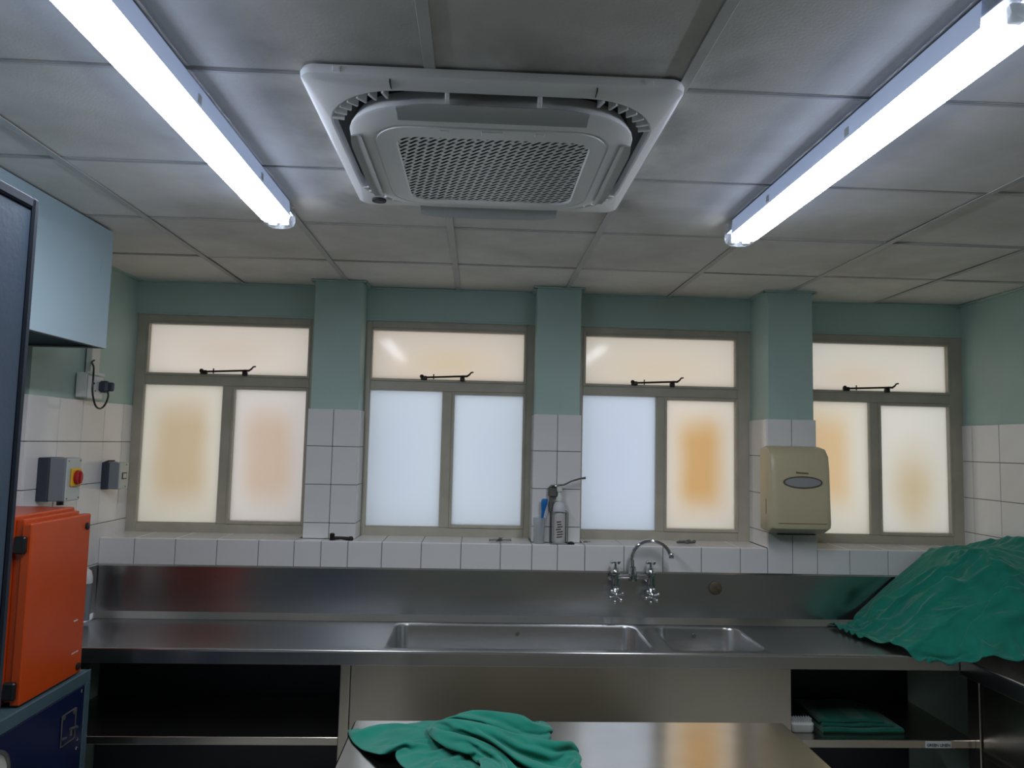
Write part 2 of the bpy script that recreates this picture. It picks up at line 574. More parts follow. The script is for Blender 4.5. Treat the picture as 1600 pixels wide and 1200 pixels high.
# --- suspended ceiling: boards on a tee grid
ceiling = struct(obj('ceiling', MB().box(XL2 - .15, XR + .15, YB - .12, YF + .16, CE + .045, CE + .10), 'trim_dark'))
GX = [XL2, -1.334, -.734, -.134, .466, 1.066, 1.666, 2.266, XR]
GY = [YF, 3.508, 2.902, 2.296, 1.69, 1.085, .48, -.125, -.73, -1.335, -1.94, YB]
rnd = random.Random(3)
for i, (x0, x1) in enumerate(zip(GX, GX[1:])):
    for j, (y1, y0) in enumerate(zip(GY, GY[1:])):
        o = piece('ceiling_board', ceiling, x0 + .006, x1 - .006, y0 + .0035, y1 - .0035, CE + .001, CE + .016, 'board', .002)
        o.location.z += rnd.uniform(0, .004)
        o.rotation_euler = (rnd.uniform(-.006, .006), rnd.uniform(-.004, .004), 0)
for x in GX[1:-1]:
    piece('tee_bar', ceiling, x - .013, x + .013, YB, YF, CE - .0035, CE - .0005, 'tbar', .0008)
    piece('tee_web', ceiling, x - .0012, x + .0012, YB, YF, CE, CE + .03, 'tbar', 0)
for y in GY[1:-1]:
    for x0, x1 in zip(GX, GX[1:]):
        piece('cross_tee', ceiling, x0 + .014, x1 - .014, y + .002, y + .012, CE - .0022, CE - .0006, 'tbar', .0004)
# painted angle where ceiling meets the walls
ang = MB()
xs = [XL]
ang.box(XL, XR, YF - .012, YF, CE - .006, CE + .002)
ang.box(XR - .012, XR + .012, YB, YF, CE - .006, CE + .002)
ang.box(XL - .012, XL + .012, YSTEP, YF, CE - .006, CE + .002)
for a, b, y in PIL:
    ang.box(a - .012, b + .012, y - .008, y + .02, CE - .007, CE + .001)
    ang.box(a - .012, a + .012, y, YF, CE - .007, CE + .001)
    ang.box(b - .012, b + .012, y, YF, CE - .007, CE + .001)
struct(obj('trim_1', ang, 'green_wall'))

# ================================================================== WINDOWS
WHITE = (0.60, 0.60, 0.61)
warm = (0.62, 0.535, 0.45)
PM = {  # tan centres and pale rims: blurred outdoor light put into the pane colours
    'w1t': pane_mat('painted_glow_top_1', (0.56, 0.45, 0.36), (0.60, 0.50, 0.42), .5, .6),
    'w1l': pane_mat('painted_glow_low_1', (0.45, 0.33, 0.205), (0.555, 0.485, 0.395), .36, .33),
    'w1r': pane_mat('painted_glow_low_2', (0.50, 0.365, 0.27), (0.56, 0.49, 0.44), .38, .33),
    'w2t': pane_mat('painted_glow_top_2', (0.58, 0.45, 0.31), (0.60, 0.49, 0.40), .5, .6, .5, .35),
    'w2l': pane_mat('frost_1', (0.465, 0.495, 0.55), (0.485, 0.51, 0.55)),
    'w2r': pane_mat('frost_2', (0.465, 0.495, 0.545), (0.485, 0.51, 0.55)),
    'w3t': pane_mat('painted_glow_top_3', (0.59, 0.47, 0.345), (0.60, 0.50, 0.405), .5, .6, .5, .35),
    'w3l': pane_mat('frost_3', (0.47, 0.495, 0.575), (0.49, 0.515, 0.575)),
    'w3r': pane_mat('painted_glow_low_3', (0.53, 0.305, 0.125), (0.61, 0.52, 0.43), .43, .35),
    'w4t': pane_mat('painted_glow_top_4', (0.56, 0.45, 0.34), (0.57, 0.50, 0.42), .5, .6, .4, .3),
    'w4l': pane_mat('painted_glow_low_4', (0.57, 0.385, 0.21), (0.58, 0.51, 0.41), .38, .34, .4, .55),
    'w4r': pane_mat('painted_glow_low_5', (0.47, 0.36, 0.22), (0.57, 0.515, 0.44), .55, .5, .5, .36),
}
#      x0      x1     left pane        right pane       top pane
WIN = [(-1.902, -.893, (-1.846, -1.420), (-1.352, -.962), (-1.835, -.962), (-1.54, -1.244)),
       (-.652, .310, (-.612, -.208), (-.140, .246), (-.607, .246), (-.331, -.044)),
       (.537, 1.549, (.582, 1.001), (1.062, 1.456), (.596, 1.456), (.855, 1.143)),
       (1.784, 2.794, (1.828, 2.236), (2.302, 2.702), (1.836, 2.702), (2.079, 2.39))]
Y0, Y1, YG = YF + .006, YF + .056, YF + .026
for k, (x0, x1, lp, rp, tp, st) in enumerate(WIN, 1):
    zt0, zt1, zl0, zl1, zr0, zr1 = 2.152, 2.423, 1.333, 2.086, 1.349, 2.070
    fm = MB()
    fm.box(x0, lp[0], Y0, Y1, ZS - .004, 2.482, .003)                # jambs
    fm.box(rp[1] + .012, x1, Y0, Y1, ZS - .004, 2.482, .003)
    fm.box(lp[0], rp[1] + .012, Y0, Y1, 2.436, 2.482, .003)           # head
    fm.box(lp[0], rp[1] + .012, Y0, Y1, ZS - .004, zl0, .003)         # bottom rail
    fm.box(lp[0], rp[1] + .012, Y0 + .001, Y1, zl1, zt0 - .012, .003)  # transom
    fm.box(lp[1], rp[0] - .012, Y0 + .001, Y1, zl0, zl1, .003)         # mullion
    w = struct(obj('window_%d' % k, fm, 'frame'))
    # opening sashes: right light and top light
    s = MB()
    for (a, b, c, d) in ((rp[0], rp[1], zr0, zr1),):
        s.box(a - .014, a, Y0 - .006, Y1 - .004, c - .016, d + .016, .002)
        s.box(b, b + .014, Y0 - .006, Y1 - .004, c - .016, d + .016, .002)
        s.box(a, b, Y0 - .006, Y1 - .004, c - .016, c, .002)
        s.box(a, b, Y0 - .006, Y1 - .004, d, d + .016, .002)
    obj('side_sash', s, 'frame', w)
    s = MB()
    a, b, c, d = tp[0], tp[1], zt0, zt1
    s.box(lp[0] - .002, a, Y0 - .006, Y1 - .004, c - .014, d + .014, .002)
    s.box(b, b + .014, Y0 - .006, Y1 - .004, c - .014, d + .014, .002)
    s.box(a, b, Y0 - .006, Y1 - .004, c - .014, c, .002)
    s.box(a, b, Y0 - .006, Y1 - .004, d, d + .014, .002)
    obj('top_sash', s, 'frame', w)
    tagp = 'w%d' % k
    obj('pane', MB().box(lp[0] - .004, lp[1] + .004, YG, YG + .005, zl0 - .004, zl1 + .004), PM[tagp + 'l'], w)
    obj('pane', MB().box(rp[0] - .004, rp[1] + .004, YG, YG + .005, zr0 - .004, zr1 + .004), PM[tagp + 'r'], w)
    obj('pane', MB().box(tp[0] - .004, tp[1] + .004, YG, YG + .005, zt0 - .004, zt1 + .004), PM[tagp + 't'], w)
    # putty line round the fixed pane
    obj('putty', MB().box(lp[0], lp[1], YG - .006, YG, zl0 - .001, zl0 + .004, .001), 'frame', w)
    # casement stay lying on the transom
    sa, sb = st
    yb = Y0 - .018
    z0 = zt0 + .008
    sm = MB()
    sm.box(sa, sa + .035, yb - .006, Y0, z0 - .012, z0 + .010, .004)
    sm.ball((sa + .006, yb, z0 + .006), .012, 8, 6)
    sm.tube([(sa + .02, yb, z0 + .001), (sb - .05, yb - .008, z0 + .012)], .0055, 8)
    sm.tube([(sa + .072, yb - .003, z0 - .008), (sa + .072, yb - .003, z0 + .020)], .0035, 6)
    sm.tube([(sb - .055, yb - .008, z0 + .012), (sb - .03, yb - .008, z0 + .012), (sb - .016, yb - .008, z0 + .022),
             (sb - .007, yb - .008, z0 + .034), (sb + .006, yb - .008, z0 + .036)], [.006, .006, .005, .0045, .004], 8)
    sm.box(sb - .068, sb - .042, yb - .008, Y0, z0 - .016, z0 + .008, .004)
    obj('casement_stay', sm, 'stay', w, smooth=True, label='dark metal casement stay')

# ================================================================== CEILING UNIT AND LIGHTS
AX, AY = 0.015, 2.09
ac = thing('cassette_air_conditioner', 'square white ceiling cassette air conditioner with slotted centre grille', 'air conditioner', (AX, AY, CE - .004))


def acr(hx, hy, r, z, ox=0.0, oy=0.0, n=8):
    return rr(AX + ox, AY + oy, hx, hy, r, CE - z, n)


obj('surround', MB().loft([acr(.446, .456, .035, .004), acr(.450, .460, .035, .014), acr(.448, .458, .035, .026),
                           acr(.436, .446, .035, .034), acr(.416, .416, .20, .040), acr(.412, .412, .20, .036),
                           acr(.412, .412, .20, .006)]), 'ac_white', ac, smooth=True)
obj('duct', MB().loft([acr(.415, .415, .2, .006), acr(.30, .30, .15, .006)], False, True), 'ac_dark', ac)
IOY = 0.006
obj('centre_panel', MB().loft([acr(.36, .36, .19, .008, 0, IOY), acr(.374, .378, .190, .046, 0, IOY), acr(.374, .378, .190, .052, 0, IOY),
                               acr(.368, .372, .187, .056, 0, IOY), acr(.315, .305, .10, .058, 0, .035),
                               acr(.313, .303, .10, .054, 0, .035), acr(.309, .299, .10, .054, 0, .035),
                               acr(.307, .297, .10, .060, 0, .035), acr(.262, .255, .055, .061, .005, .05),
                               acr(.258, .251, .053, .0548, .005, .05)]), 'ac_white', ac, smooth=True)
# slotted grille: diagonal bars with real slots between them
gm = MB()
A45 = math.radians(-46)
ux, uy = math.cos(A45), math.sin(A45)
L1, W1 = .044, .0150
sl, sw = .0355, .0092
for r in range(-28, 29):
    for q in range(-11, 12):
        u = (q + (.5 if r % 2 else 0)) * L1
        v = r * W1
        x, y = AX + .005 + u * ux - v * uy, AY + .05 + u * uy + v * ux
        if abs(x - AX - .005) > .272 or abs(y - AY - .05) > .265:
            continue
        out = [(L1 / 2, W1 / 2), (0, W1 / 2), (-L1 / 2, W1 / 2), (-L1 / 2, 0), (-L1 / 2, -W1 / 2), (0, -W1 / 2),
               (L1 / 2, -W1 / 2), (L1 / 2, 0)]
        inn = [(sl / 2 - .003, sw / 2), (0, sw / 2), (-sl / 2 + .003, sw / 2), (-sl / 2, 0), (-sl / 2 + .003, -sw / 2),
               (0, -sw / 2), (sl / 2 - .003, -sw / 2), (sl / 2, 0)]
        R = lambda P, z: [(x + a * ux - b * uy, y + a * uy + b * ux, CE - z) for a, b in P]
        gm.loft([R(out, .0555), R(inn, .0555), R(inn, .0540)])
g = obj('grille', gm, 'ac_white', ac)
obj('filter', MB().box(AX - .27, AX + .28, AY - .22, AY + .32, CE - .0525, CE - .050), 'ac_dark', ac)
# vanes
def vane(name, c, along, half, w, tilt, sign):
    """along: 0 = runs in X, 1 = runs in Y; hinge side towards the centre, swung down"""
    rings = []
    for t in np.linspace(-1, 1, 13):
        e = half * t
        wid = w * (1 - .25 * max(0, abs(t) - .75) / .25)
        pr = []
        for a, b in ((0, 0), (.5, .004), (1, 0), (1, .003), (.5, .008), (0, .004)):
            o_ = a * wid * math.cos(tilt) + b * math.sin(tilt)
            z_ = a * wid * math.sin(tilt) - b * math.cos(tilt)
            if along == 0:
                pr.append((c[0] + e, c[1] + sign * o_, c[2] - z_))
            else:
                pr.append((c[0] + sign * o_, c[1] + e, c[2] - z_))
        rings.append(pr)
    return obj(name, MB().loft(rings, True, True), 'ac_grey', ac, smooth=True)


vane('air_vane', (AX, AY - .316, CE - .0665), 0, .235, .074, math.radians(-6), -1)
vane('air_vane', (AX, AY + .385, CE - .050), 0, .235, .055, math.radians(28), 1)
vane('air_vane', (AX - .343, AY + .035, CE - .0665), 1, .235, .037, math.radians(-6), -1)
vane('air_vane', (AX + .343, AY + .035, CE - .0665), 1, .235, .037, math.radians(-6), 1)
for sx in (-.11, .11):
    obj('vane_arm', MB().box(AX + sx - .005, AX + sx + .005, AY - .412, AY - .375, CE - .056, CE - .012, .002), 'ac_white', ac)
# fins in the rounded corners
for sx in (-1, 1):
    for sy in (-1, 1):
        for k in range(7):
            a = math.radians(16 + 9.5 * k)
            cx, cy = AX + sx * .200, AY + sy * .198
            d = Vector((sx * math.cos(a), sy * math.sin(a), 0))
            p = Vector((cx, cy, 0)) + d * .186
            q = Vector((cx, cy, 0)) + d * .216
            t = Vector((-d.y, d.x, 0)) * .003
            vs = [(*((p + t).xy), CE - .010), (*((q + t).xy), CE - .010), (*((q - t).xy), CE - .010), (*((p - t).xy), CE - .010)]
            ws = [(v[0], v[1], CE - .042) for v in vs]
            obj('corner_fin', MB().loft([vs, ws], True, True), 'ac_white', ac)
# seams of the corner covers, clips and the round sensor
for sx, y in ((-.24, -1), (.24, -1)):
    obj('cover_seam', MB().box(AX + sx - .0012, AX + sx + .0012, AY - .452, AY - .408, CE - .0392, CE - .030), 'ac_dark', ac)
for sx in (-.36, .36):
    obj('corner_clip', MB().box(AX + sx - .010, AX + sx + .010, AY - .464, AY - .450, CE - .022, CE - .010, .002), 'ac_white', ac)
obj('latch', MB().box(AX - .028, AX + .028, AY - .252, AY - .230, CE - .0625, CE - .058, .001), 'ac_white', ac)
obj('latch', MB().box(AX - .135, AX - .110, AY - .252, AY - .236, CE - .0622, CE - .058, .001), 'ac_white', ac)
obj('latch', MB().box(AX + .110, AX + .135, AY - .252, AY - .236, CE - .0622, CE - .058, .001), 'ac_white', ac)
se = obj('sensor', MB().lathe([(.024, 0), (.024, .006), (.020, .009)], AX - .374, AY + .375, 20, True, cz=CE - .046), 'ac_dark', ac, smooth=True)
obj('sensor_eye', MB().lathe([(.014, 0), (.014, .003)], AX - .374, AY + .375, 16, True, cz=CE - .048), 'grey_base', se, smooth=True)


def batten(x, y0, y1, label):
    t = thing('fluorescent_light', label, 'ceiling light', (x, (y0 + y1) / 2, CE - .004), 'fluorescent battens on the ceiling')
    obj('housing', MB().loft([[(x - .040, y, CE - .004), (x - .043, y, CE - .012), (x - .043, y, CE - .046), (x + .043, y, CE - .046),
                               (x + .043, y, CE - .012), (x + .040, y, CE - .004)] for y in (y0 + .02, y1 - .02)], True, True), 'housing', t)
    obj('flange', MB().box(x - .0495, x + .0495, y0 + .01, y1 - .01, CE - .0475, CE - .0445, .0005), 'housing', t)
    prof = [(-.0475, .012), (-.051, .050), (-.052, .066), (-.047, .081), (-.030, .090), (0, .092), (.030, .090), (.047, .081), (.052, .066), (.051, .050), (.0475, .012)]
    ring = lambda y: [(x + a, y, CE - z) for a, z in prof]
    seg = lambda y, a, b: ring(y)[a:b]
    obj('diffuser', MB().loft([seg(y0 + .075, 3, 8), seg(y1 - .075, 3, 8)], closed=False), 'lens', t, smooth=True)
    for a, b in ((2, 4), (7, 9)):
        obj('diffuser_side', MB().loft([seg(y0 + .075, a, b), seg(y1 - .075, a, b)], closed=False), 'lens_side', t, smooth=True)
    for a, b in ((0, 3), (8, 11)):
        obj('housing_glow_skin', MB().loft([seg(y0 + .075, a, b), seg(y1 - .075, a, b)], closed=False), 'housing_glow', t, smooth=True)
    for a, b in ((y0, y0 + .074), (y1, y1 - .074)):
        e = obj('diffuser_end', MB().loft([ring(a), ring(b)], True, False), 'clear', t, smooth=True)
    for s in (-.022, .022):
        obj('tube', MB().tube([(x + s, y0 + .035, CE - .070), (x + s, y1 - .035, CE - .070)], .0125, 10), 'tube', t, smooth=True)
        for y in (y0 + .024, y1 - .024):
            obj('lamp_holder', MB().box(x + s - .014, x + s + .014, y - .008, y + .008, CE - .086, CE - .050, .003), 'white_pl', t)
    for f in (.38, .72):
        yy = y0 + f * (y1 - y0)
        for s in (-1, 1):
            obj('clip', MB().box(x + s * .0535 - .0015, x + s * .0535 + .0015, yy - .010, yy + .010, CE - .060, CE - .038, .001), 'white_pl', t)
    return t


batten(-.745, 1.17, 2.68, 'lit fluorescent batten on the ceiling left of the air conditioner')
batten(.968, 1.20, 2.71, 'lit fluorescent batten on the ceiling right of the air conditioner')

# ================================================================== WORKTOPS
YFc = 3.285
ct = thing('sink_counter', 'long stainless steel sink counter with two bowls under the windows', 'counter', ((XL + XR) / 2, 3.57, 0))
S1 = (-.392, .815, 3.335, 3.795)
S2 = (.892, 1.338, 3.335, 3.785)
top = MB()
zt = ZC - .004
xa, xb = XL + .003, XR - .003
yb = 3.845
top.box(xa, xb, YFc, S1[2], zt - .003, zt)
top.box(xa, xb, S1[3], yb, zt - .003, zt)
top.box(xa, S1[0], S1[2], S1[3], zt - .003, zt)
top.box(S1[1], S2[0], S1[2], S1[3], zt - .003, zt)
top.box(S2[1], xb, S1[2], S1[3], zt - .003, zt)
top.box(S2[0], S2[1], S2[3], S1[3], zt - .003, zt)
obj('worktop', top, 'steel_top', ct)
obj('front_roll', MB().tube([(xa, YFc + .004, ZC - .006), (2.174, YFc + .004, ZC - .006)], .0065, 10), 'steel', ct, smooth=True)
obj('apron', MB().box(xa, 2.19, YFc - .001, YFc + .012, .836, ZC - .008, .002), 'steel', ct)
for k, (a, b, c, d) in enumerate((S1, S2)):
    cx, cy, hx, hy = (a + b) / 2, (c + d) / 2, (b - a) / 2, (d - c) / 2
    R_ = lambda ins, r, z, n=6: rr(cx, cy, hx - ins, hy - ins, r, z, n)
    bowl = MB().loft([R_(-.004, .004, ZC - .0035), R_(.004, .070, ZC - .0030), R_(.010, .070, ZC - .006),
                      R_(.014, .068, ZC - .016), R_(.020, .066, ZC - .20), R_(.030, .060, ZC - .235), R_(.055, .050, ZC - .25)], False, True)
    bo = obj('sink_bowl', bowl, 'steel_top', ct, smooth=True)
    ox = .219 if k == 0 else 1.113
    obj('overflow', MB().lathe([(.011, 0), (.011, .004), (.007, .005), (.006, .001)], ox, d - .017, 14, True, 'y', ZC - .045), 'grey_metal', bo, smooth=True)
    obj('drain', MB().lathe([(.045, 0), (.045, .004), (.032, .005), (.030, .001)], cx, cy, 20, True, 'z', ZC - .249), 'chrome', bo, smooth=True)
bs = MB()
bs.loft([[(x, 3.813, ZC - .003), (x, 3.843, ZC + .027), (x, 3.850, 1.148), (x, YS - .002, 1.156), (x, YS + .004, 1.156), (x, YS + .004, ZC - .02)]
         for x in (xa, xb)], True, True)
obj('backsplash', bs, 'steel', ct)
obj('end_upstand', MB().loft([[(xa + .001, y, ZC - .002), (xa + .024, y, ZC - .002), (xa + .007, y, ZC + .020), (xa + .005, y, 1.15), (xa + .001, y, 1.15)]
                              for y in (YFc + .02, 3.842)], True, True), 'steel', ct)
obj('blanking_plug', MB().lathe([(.034, 0), (.034, .006), (.028, .010)], 1.248, 3.846, 22, True, 'y', 1.079), 'rust', ct, smooth=True,
    label='brown rubber blanking disc on the backsplash')
obj('centre_panel', MB().box(-.530, 1.425, 3.330, 3.345, .10, .840, .002), 'steel_dark', ct)
obj('post', MB().box(-.575, -.533, 3.322, 3.372, 0, .842, .003), 'steel_dark', ct)
obj('post', MB().box(1.400, 1.424, 3.346, 3.39, 0, .842, .003), 'steel_dark', ct)
obj('post', MB().box(2.262, 2.300, 3.290, 3.372, 0, .842, .003), 'steel_dark', ct)
obj('post', MB().box(XL + .01, XL + .05, 3.322, 3.372, 0, .842, .003), 'steel_dark', ct)
for a, b in ((XL + .05, -.575), (1.425, 2.262)):
    sh = MB()
    sh.box(a, b, 3.325, 3.845, .508, .520, .002)
    sh.box(a, b, 3.322, 3.336, .488, .5215, .002)
    obj('under_shelf', sh, 'steel_dark', ct)
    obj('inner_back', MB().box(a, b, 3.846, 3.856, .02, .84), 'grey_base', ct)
lb = obj('shelf_label', MB().box(2.030, 2.148, 3.3195, 3.322, .4895, .5185, .0005), 'paper', ct, label='white printed label on the shelf edge')
FACE = Matrix(((1, 0, 0), (0, 0, -1), (0, 1, 0)))          # text that faces -Y
text('label_lettering', 'GREEN LINEN', .0175, 'ink', lb, FACE, (2.089, 3.3190, .5015))

sc = thing('side_counter', 'stainless steel side counter along the right wall', 'counter', (2.5, 2.0, 0))
t2 = MB().box(2.172, XR - .003, .55, YFc - .005, ZC - .0072, ZC - .0042)
obj('worktop', t2, 'steel_top', sc)
obj('front_roll', MB().tube([(2.176, .55, ZC - .006), (2.176, YFc - .012, ZC - .006)], .0065, 10), 'steel', sc, smooth=True)
obj('apron', MB().box(2.172, 2.184, .55, YFc - .005, .822, ZC - .009, .002), 'steel', sc)
obj('front_panel', MB().box(2.270, 2.285, .55, 3.282, .06, .83, .002), 'steel_dark', sc)
obj('lower_rail', MB().box(2.258, 2.2695, .55, 3.282, .475, .50, .002), 'steel_dark', sc)
obj('upstand', MB().box(XR - .012, XR - .003, .55, YFc - .004, ZC - .002, 1.15, .002), 'steel', sc)
obj('plinth', MB().box(2.285, XR - .02, .6, 3.28, 0, .06), 'grey_base', sc)

wt = thing('work_table', 'stainless steel work table in the foreground', 'table', (.33, 1.85, 0))
tt = MB()
tt.box(-.377, 1.035, 1.22, 2.482, ZC - .040, ZC, .006)
obj('table_top', tt, 'steel_table', wt)
for x in (-.33, .988):
    for y in (1.27, 2.43):
        obj('leg', MB().box(x - .02, x + .02, y - .02, y + .02, 0, ZC - .038, .004), 'steel', wt)
for y in (1.27, 2.43):
    obj('rail', MB().box(-.31, .968, y - .015, y + .015, .17, .20, .003), 'steel', wt)
for x in (-.33, .988):
    obj('rail', MB().box(x - .015, x + .015, 1.29, 2.41, .17, .20, .003), 'steel', wt)
obj('lower_shelf', MB().box(-.345, 1.003, 1.255, 2.445, .2005, .212, .002), 'steel_dark', wt)

# ------------------------------------------------------------------ wall mixer tap
tp = thing('mixer_tap', 'chrome wall mixer tap with swan neck spout over the sink', 'tap', (.805, 3.845, 1.155))
body = MB()
for x in (.714, .896):
    body.lathe([(.020, 1.085), (.022, 1.10), (.019, 1.115), (.019, 1.150), (.024, 1.155), (.024, 1.162), (.018, 1.168), (.016, 1.183), (.010, 1.188)],
               x, 3.790, 16, True)
    body.tube([(x, 3.846, 1.135), (x, 3.80, 1.135)], .016, 14)
    body.lathe([(.028, 0), (.028, .006), (.018, .010)], x, 3.848, 18, True, 'y', 1.135)
body.tube([(.714, 3.79, 1.142), (.896, 3.79, 1.142)], .0125, 12)
body.lathe([(.022, 1.120), (.024, 1.150), (.020, 1.170), (.016, 1.182), (.016, 1.192)], .803, 3.79, 16, True)
obj('body', body, 'chrome', tp, smooth=True)
pts = [(.803, 3.79, 1.185), (.800, 3.788, 1.225)]
for k in range(13):
    a = math.pi - math.pi * .93 * k / 12
    pts.append((.894 + .096 * math.cos(a), 3.786 - .003 * k, 1.236 + .090 * math.sin(a)))
pts.append((.991, 3.748, 1.255))
obj('spout', MB().tube(pts, .0098, 12), 'chrome', tp, smooth=True)
obj('aerator', MB().lathe([(.012, 0), (.0135, .004), (.0135, .022), (.011, .026)], .991, 3.747, 14, True, 'z', 1.242), 'chrome', tp, smooth=True)
for x in (.714, .896):
    h = MB()
    h.lathe([(.006, 1.186), (.006, 1.205), (.012, 1.208), (.012, 1.216), (.006, 1.220)], x, 3.79, 12, True)
    for a in (25, 115):
        c, s = math.cos(math.radians(a)) * .029, math.sin(math.radians(a)) * .029
        h.tube([(x - c, 3.79 - s, 1.212), (x, 3.79, 1.213), (x + c, 3.79 + s, 1.212)], [.007, .005, .007], 8)
    obj('cross_handle', h, 'chrome', tp, smooth=True)
    w = MB()
    w.lathe([(.009, 0), (.009, .03), (.014, .034), (.014, .045), (.006, .05)], x, 3.795, 12, True, 'y', 1.052)
    w.tube([(x, 3.79, 1.09), (x, 3.775, 1.06)], .014, 10)
    for a in range(6):
        c, s = math.cos(a * math.pi / 3 + .3) * .032, math.sin(a * math.pi / 3 + .3) * .032
        w.ball((x + c, 3.752, 1.052 + s), .0095, 8, 6)
        w.tube([(x, 3.752, 1.052), (x + c, 3.752, 1.052 + s)], .005, 6)
    obj('wheel_handle', w, 'chrome', tp, smooth=True)

# ------------------------------------------------------------------ paper towel dispenser on the deep pillar
pd = thing('paper_towel_dispenser', 'beige paper towel dispenser with oval window on the tiled pillar', 'dispenser', (1.645, YS - .001, 1.37))
dx0, dx1 = 1.494, 1.802
prof = [(YS - .002, 1.815), (YS - .050, 1.823), (YS - .105, 1.812), (YS - .140, 1.775), (YS - .152, 1.70), (YS - .158, 1.55),
        (YS - .165, 1.43), (YS - .158, 1.405), (YS - .085, 1.372), (YS - .002, 1.385)]
rings = []
for x, k in ((dx0, .0), (dx0 + .004, .55), (dx0 + .016, .9), (dx0 + .035, 1), (dx1 - .035, 1), (dx1 - .016, .9), (dx1 - .004, .55), (dx1, .0)):
    cyy, czz = YS - .002, 1.60
    e = .90 + .10 * k
    rings.append([(x, cyy + (y - cyy) * e, czz + (z - czz) * (e * .5 + .5)) for y, z in prof])
obj('casing', MB().loft(rings, True, True), 'beige', pd, smooth=True)
ov = [(1.655 + .102 * math.cos(a), 1.640 + .031 * math.sin(a)) for a in np.linspace(0, 2 * math.pi, 32, endpoint=False)]
ov2 = [(1.655 + .094 * math.cos(a), 1.640 + .025 * math.sin(a)) for a in np.linspace(0, 2 * math.pi, 32, endpoint=False)]
fy = lambda z: YS - .1535 - (1.70 - z) * .04
wi = obj('oval_window', MB().loft([[(x, fy(z) + .004, z) for x, z in ov2], [(x, fy(z) - .0006, z) for x, z in ov2]], False, True), 'smoke', pd)
obj('window_rim', MB().loft([[(x, fy(z) + .004, z) for x, z in ov], [(x, fy(z) - .0022, z) for x, z in ov],
                             [(x, fy(z) - .0022, z) for x, z in ov2], [(x, fy(z) + .002, z) for x, z in ov2]]), 'beige_dark', wi)
mk = MB()
for k in range(9):
    mk.box(1.622 + k * .0072, 1.6275 + k * .0072, YS - .1537, YS - .1500, 1.684 - .0004 * k, 1.692 - .0004 * k + (.002 if k == 0 else 0))
obj('maker_mark', mk, 'beige_dark', pd, label='small faded maker mark')
obj('paper_slot', MB().loft([[(x, YS - .075 + y, 1.371 + z) for y, z in ((-.012, -.004), (.012, .0), (.012, .006), (-.012, .006))]
                             for x in np.linspace(dx0 + .055, dx1 - .055, 6)], True, True), 'black', pd)
obj('level_slot', MB().box(dx0 - .0012, dx0 + .004, YS - .082, YS - .076, 1.47, 1.55, .001), 'beige_dark', pd)
obj('seam', MB().box(dx0 + .03, dx1 - .03, YS - .1672, YS - .160, 1.432, 1.434), 'beige_dark', pd)

# ------------------------------------------------------------------ things on the ledge of the middle pillar
hd = thing('elbow_dispenser_holder', 'wire elbow-lever soap dispenser holder on the middle pillar ledge', 'dispenser holder', (.432, 3.915, ZS))
bx, by = .434, 3.908
wr = MB()
for sx in (-.042, .042):
    for sy in (-.036, .036):
        wr.tube([(bx + sx, by + sy, ZS + .003), (bx + sx, by + sy, ZS + .168)], .0026, 6)
for z in (ZS + .003, ZS + .168):
    wr.tube([(bx - .042, by - .036, z), (bx + .042, by - .036, z), (bx + .042, by + .036, z), (bx - .042, by + .036, z), (bx - .042, by - .036, z)], .0028, 6)
obj('wire_cage', wr, 'grey_metal', hd)
bk = MB().box(bx - .050, bx - .030, by + .022, by + .038, ZS + .16, ZS + .298, .003)
bk.box(bx - .058, bx - .006, by + .010, by + .036, ZS + .240, ZS + .298, .008)
obj('bracket', bk, 'grey_metal', hd)
obj('elbow_lever', MB().tube([(bx - .045, by + .01, ZS + .300), (bx - .005, by - .012, ZS + .306), (bx + .022, by - .014, ZS + .308), (bx + .06, by - .018, ZS + .328),
                              (bx + .105, by - .022, ZS + .343), (bx + .135, by - .024, ZS + .347)], [.006, .006, .0055, .005, .005, .007], 8), 'chrome', hd, smooth=True)
bt = thing('soap_bottle', 'frosted white pump soap bottle held in the wire cage', 'bottle', (bx, by, ZS + .006))
obj('bottle_body', MB().lathe([(.031, ZS + .006), (.034, ZS + .012), (.034, ZS + .178), (.032, ZS + .196), (.024, ZS + .212), (.014, ZS + .220), (.014, ZS + .236)], bx, by, 20), 'bottle', bt, smooth=True)
obj('pump', MB().lathe([(.017, ZS + .222), (.017, ZS + .242), (.010, ZS + .246), (.008, ZS + .268), (.014, ZS + .274), (.016, ZS + .296), (.010, ZS + .299)], bx, by, 16), 'white_pl', bt, smooth=True)
lbm = MB()
n = 12
lbm.loft([[(bx + .0346 * math.sin(a), by - .0346 * math.cos(a), z) for a in np.linspace(-1.2, 1.2, n)] for z in (ZS + .020, ZS + .155)], closed=False)
bl = obj('bottle_label', lbm, 'label', bt)
pm = MB()
rl = random.Random(5)
for k in range(7):
    z = ZS + .034 + k * .013
    a0 = -.45 + rl.uniform(-.1, .1)
    a1 = a0 + rl.uniform(.6, .95)
    pm.loft([[(bx + .0351 * math.sin(a), by - .0351 * math.cos(a), zz + (a - a0) * .004) for a in np.linspace(a0, a1, 6)] for zz in (z, z + .006)], closed=False)
obj('label_print', pm, 'ink', bl)
bk = thing('plastic_beaker', 'cloudy clear plastic beaker on the middle pillar ledge', 'beaker', (.330, 3.912, ZS))
obj('cup', MB().lathe([(.028, ZS + .0005), (.031, ZS + .130), (.0325, ZS + .132), (.0325, ZS + .134), (.0295, ZS + .133), (.0265, ZS + .003)], .330, 3.912, 22), 'beaker', bk, smooth=True)
obj('dregs', MB().lathe([(.0255, ZS + .0035), (.0262, ZS + .034), (.0255, ZS + .035)], .330, 3.912, 18), 'sludge', bk, smooth=True)
br = thing('scrubbing_brush', 'bright blue plastic brush standing in the beaker', 'brush', (.335, 3.912, ZS + .040))
rings = []
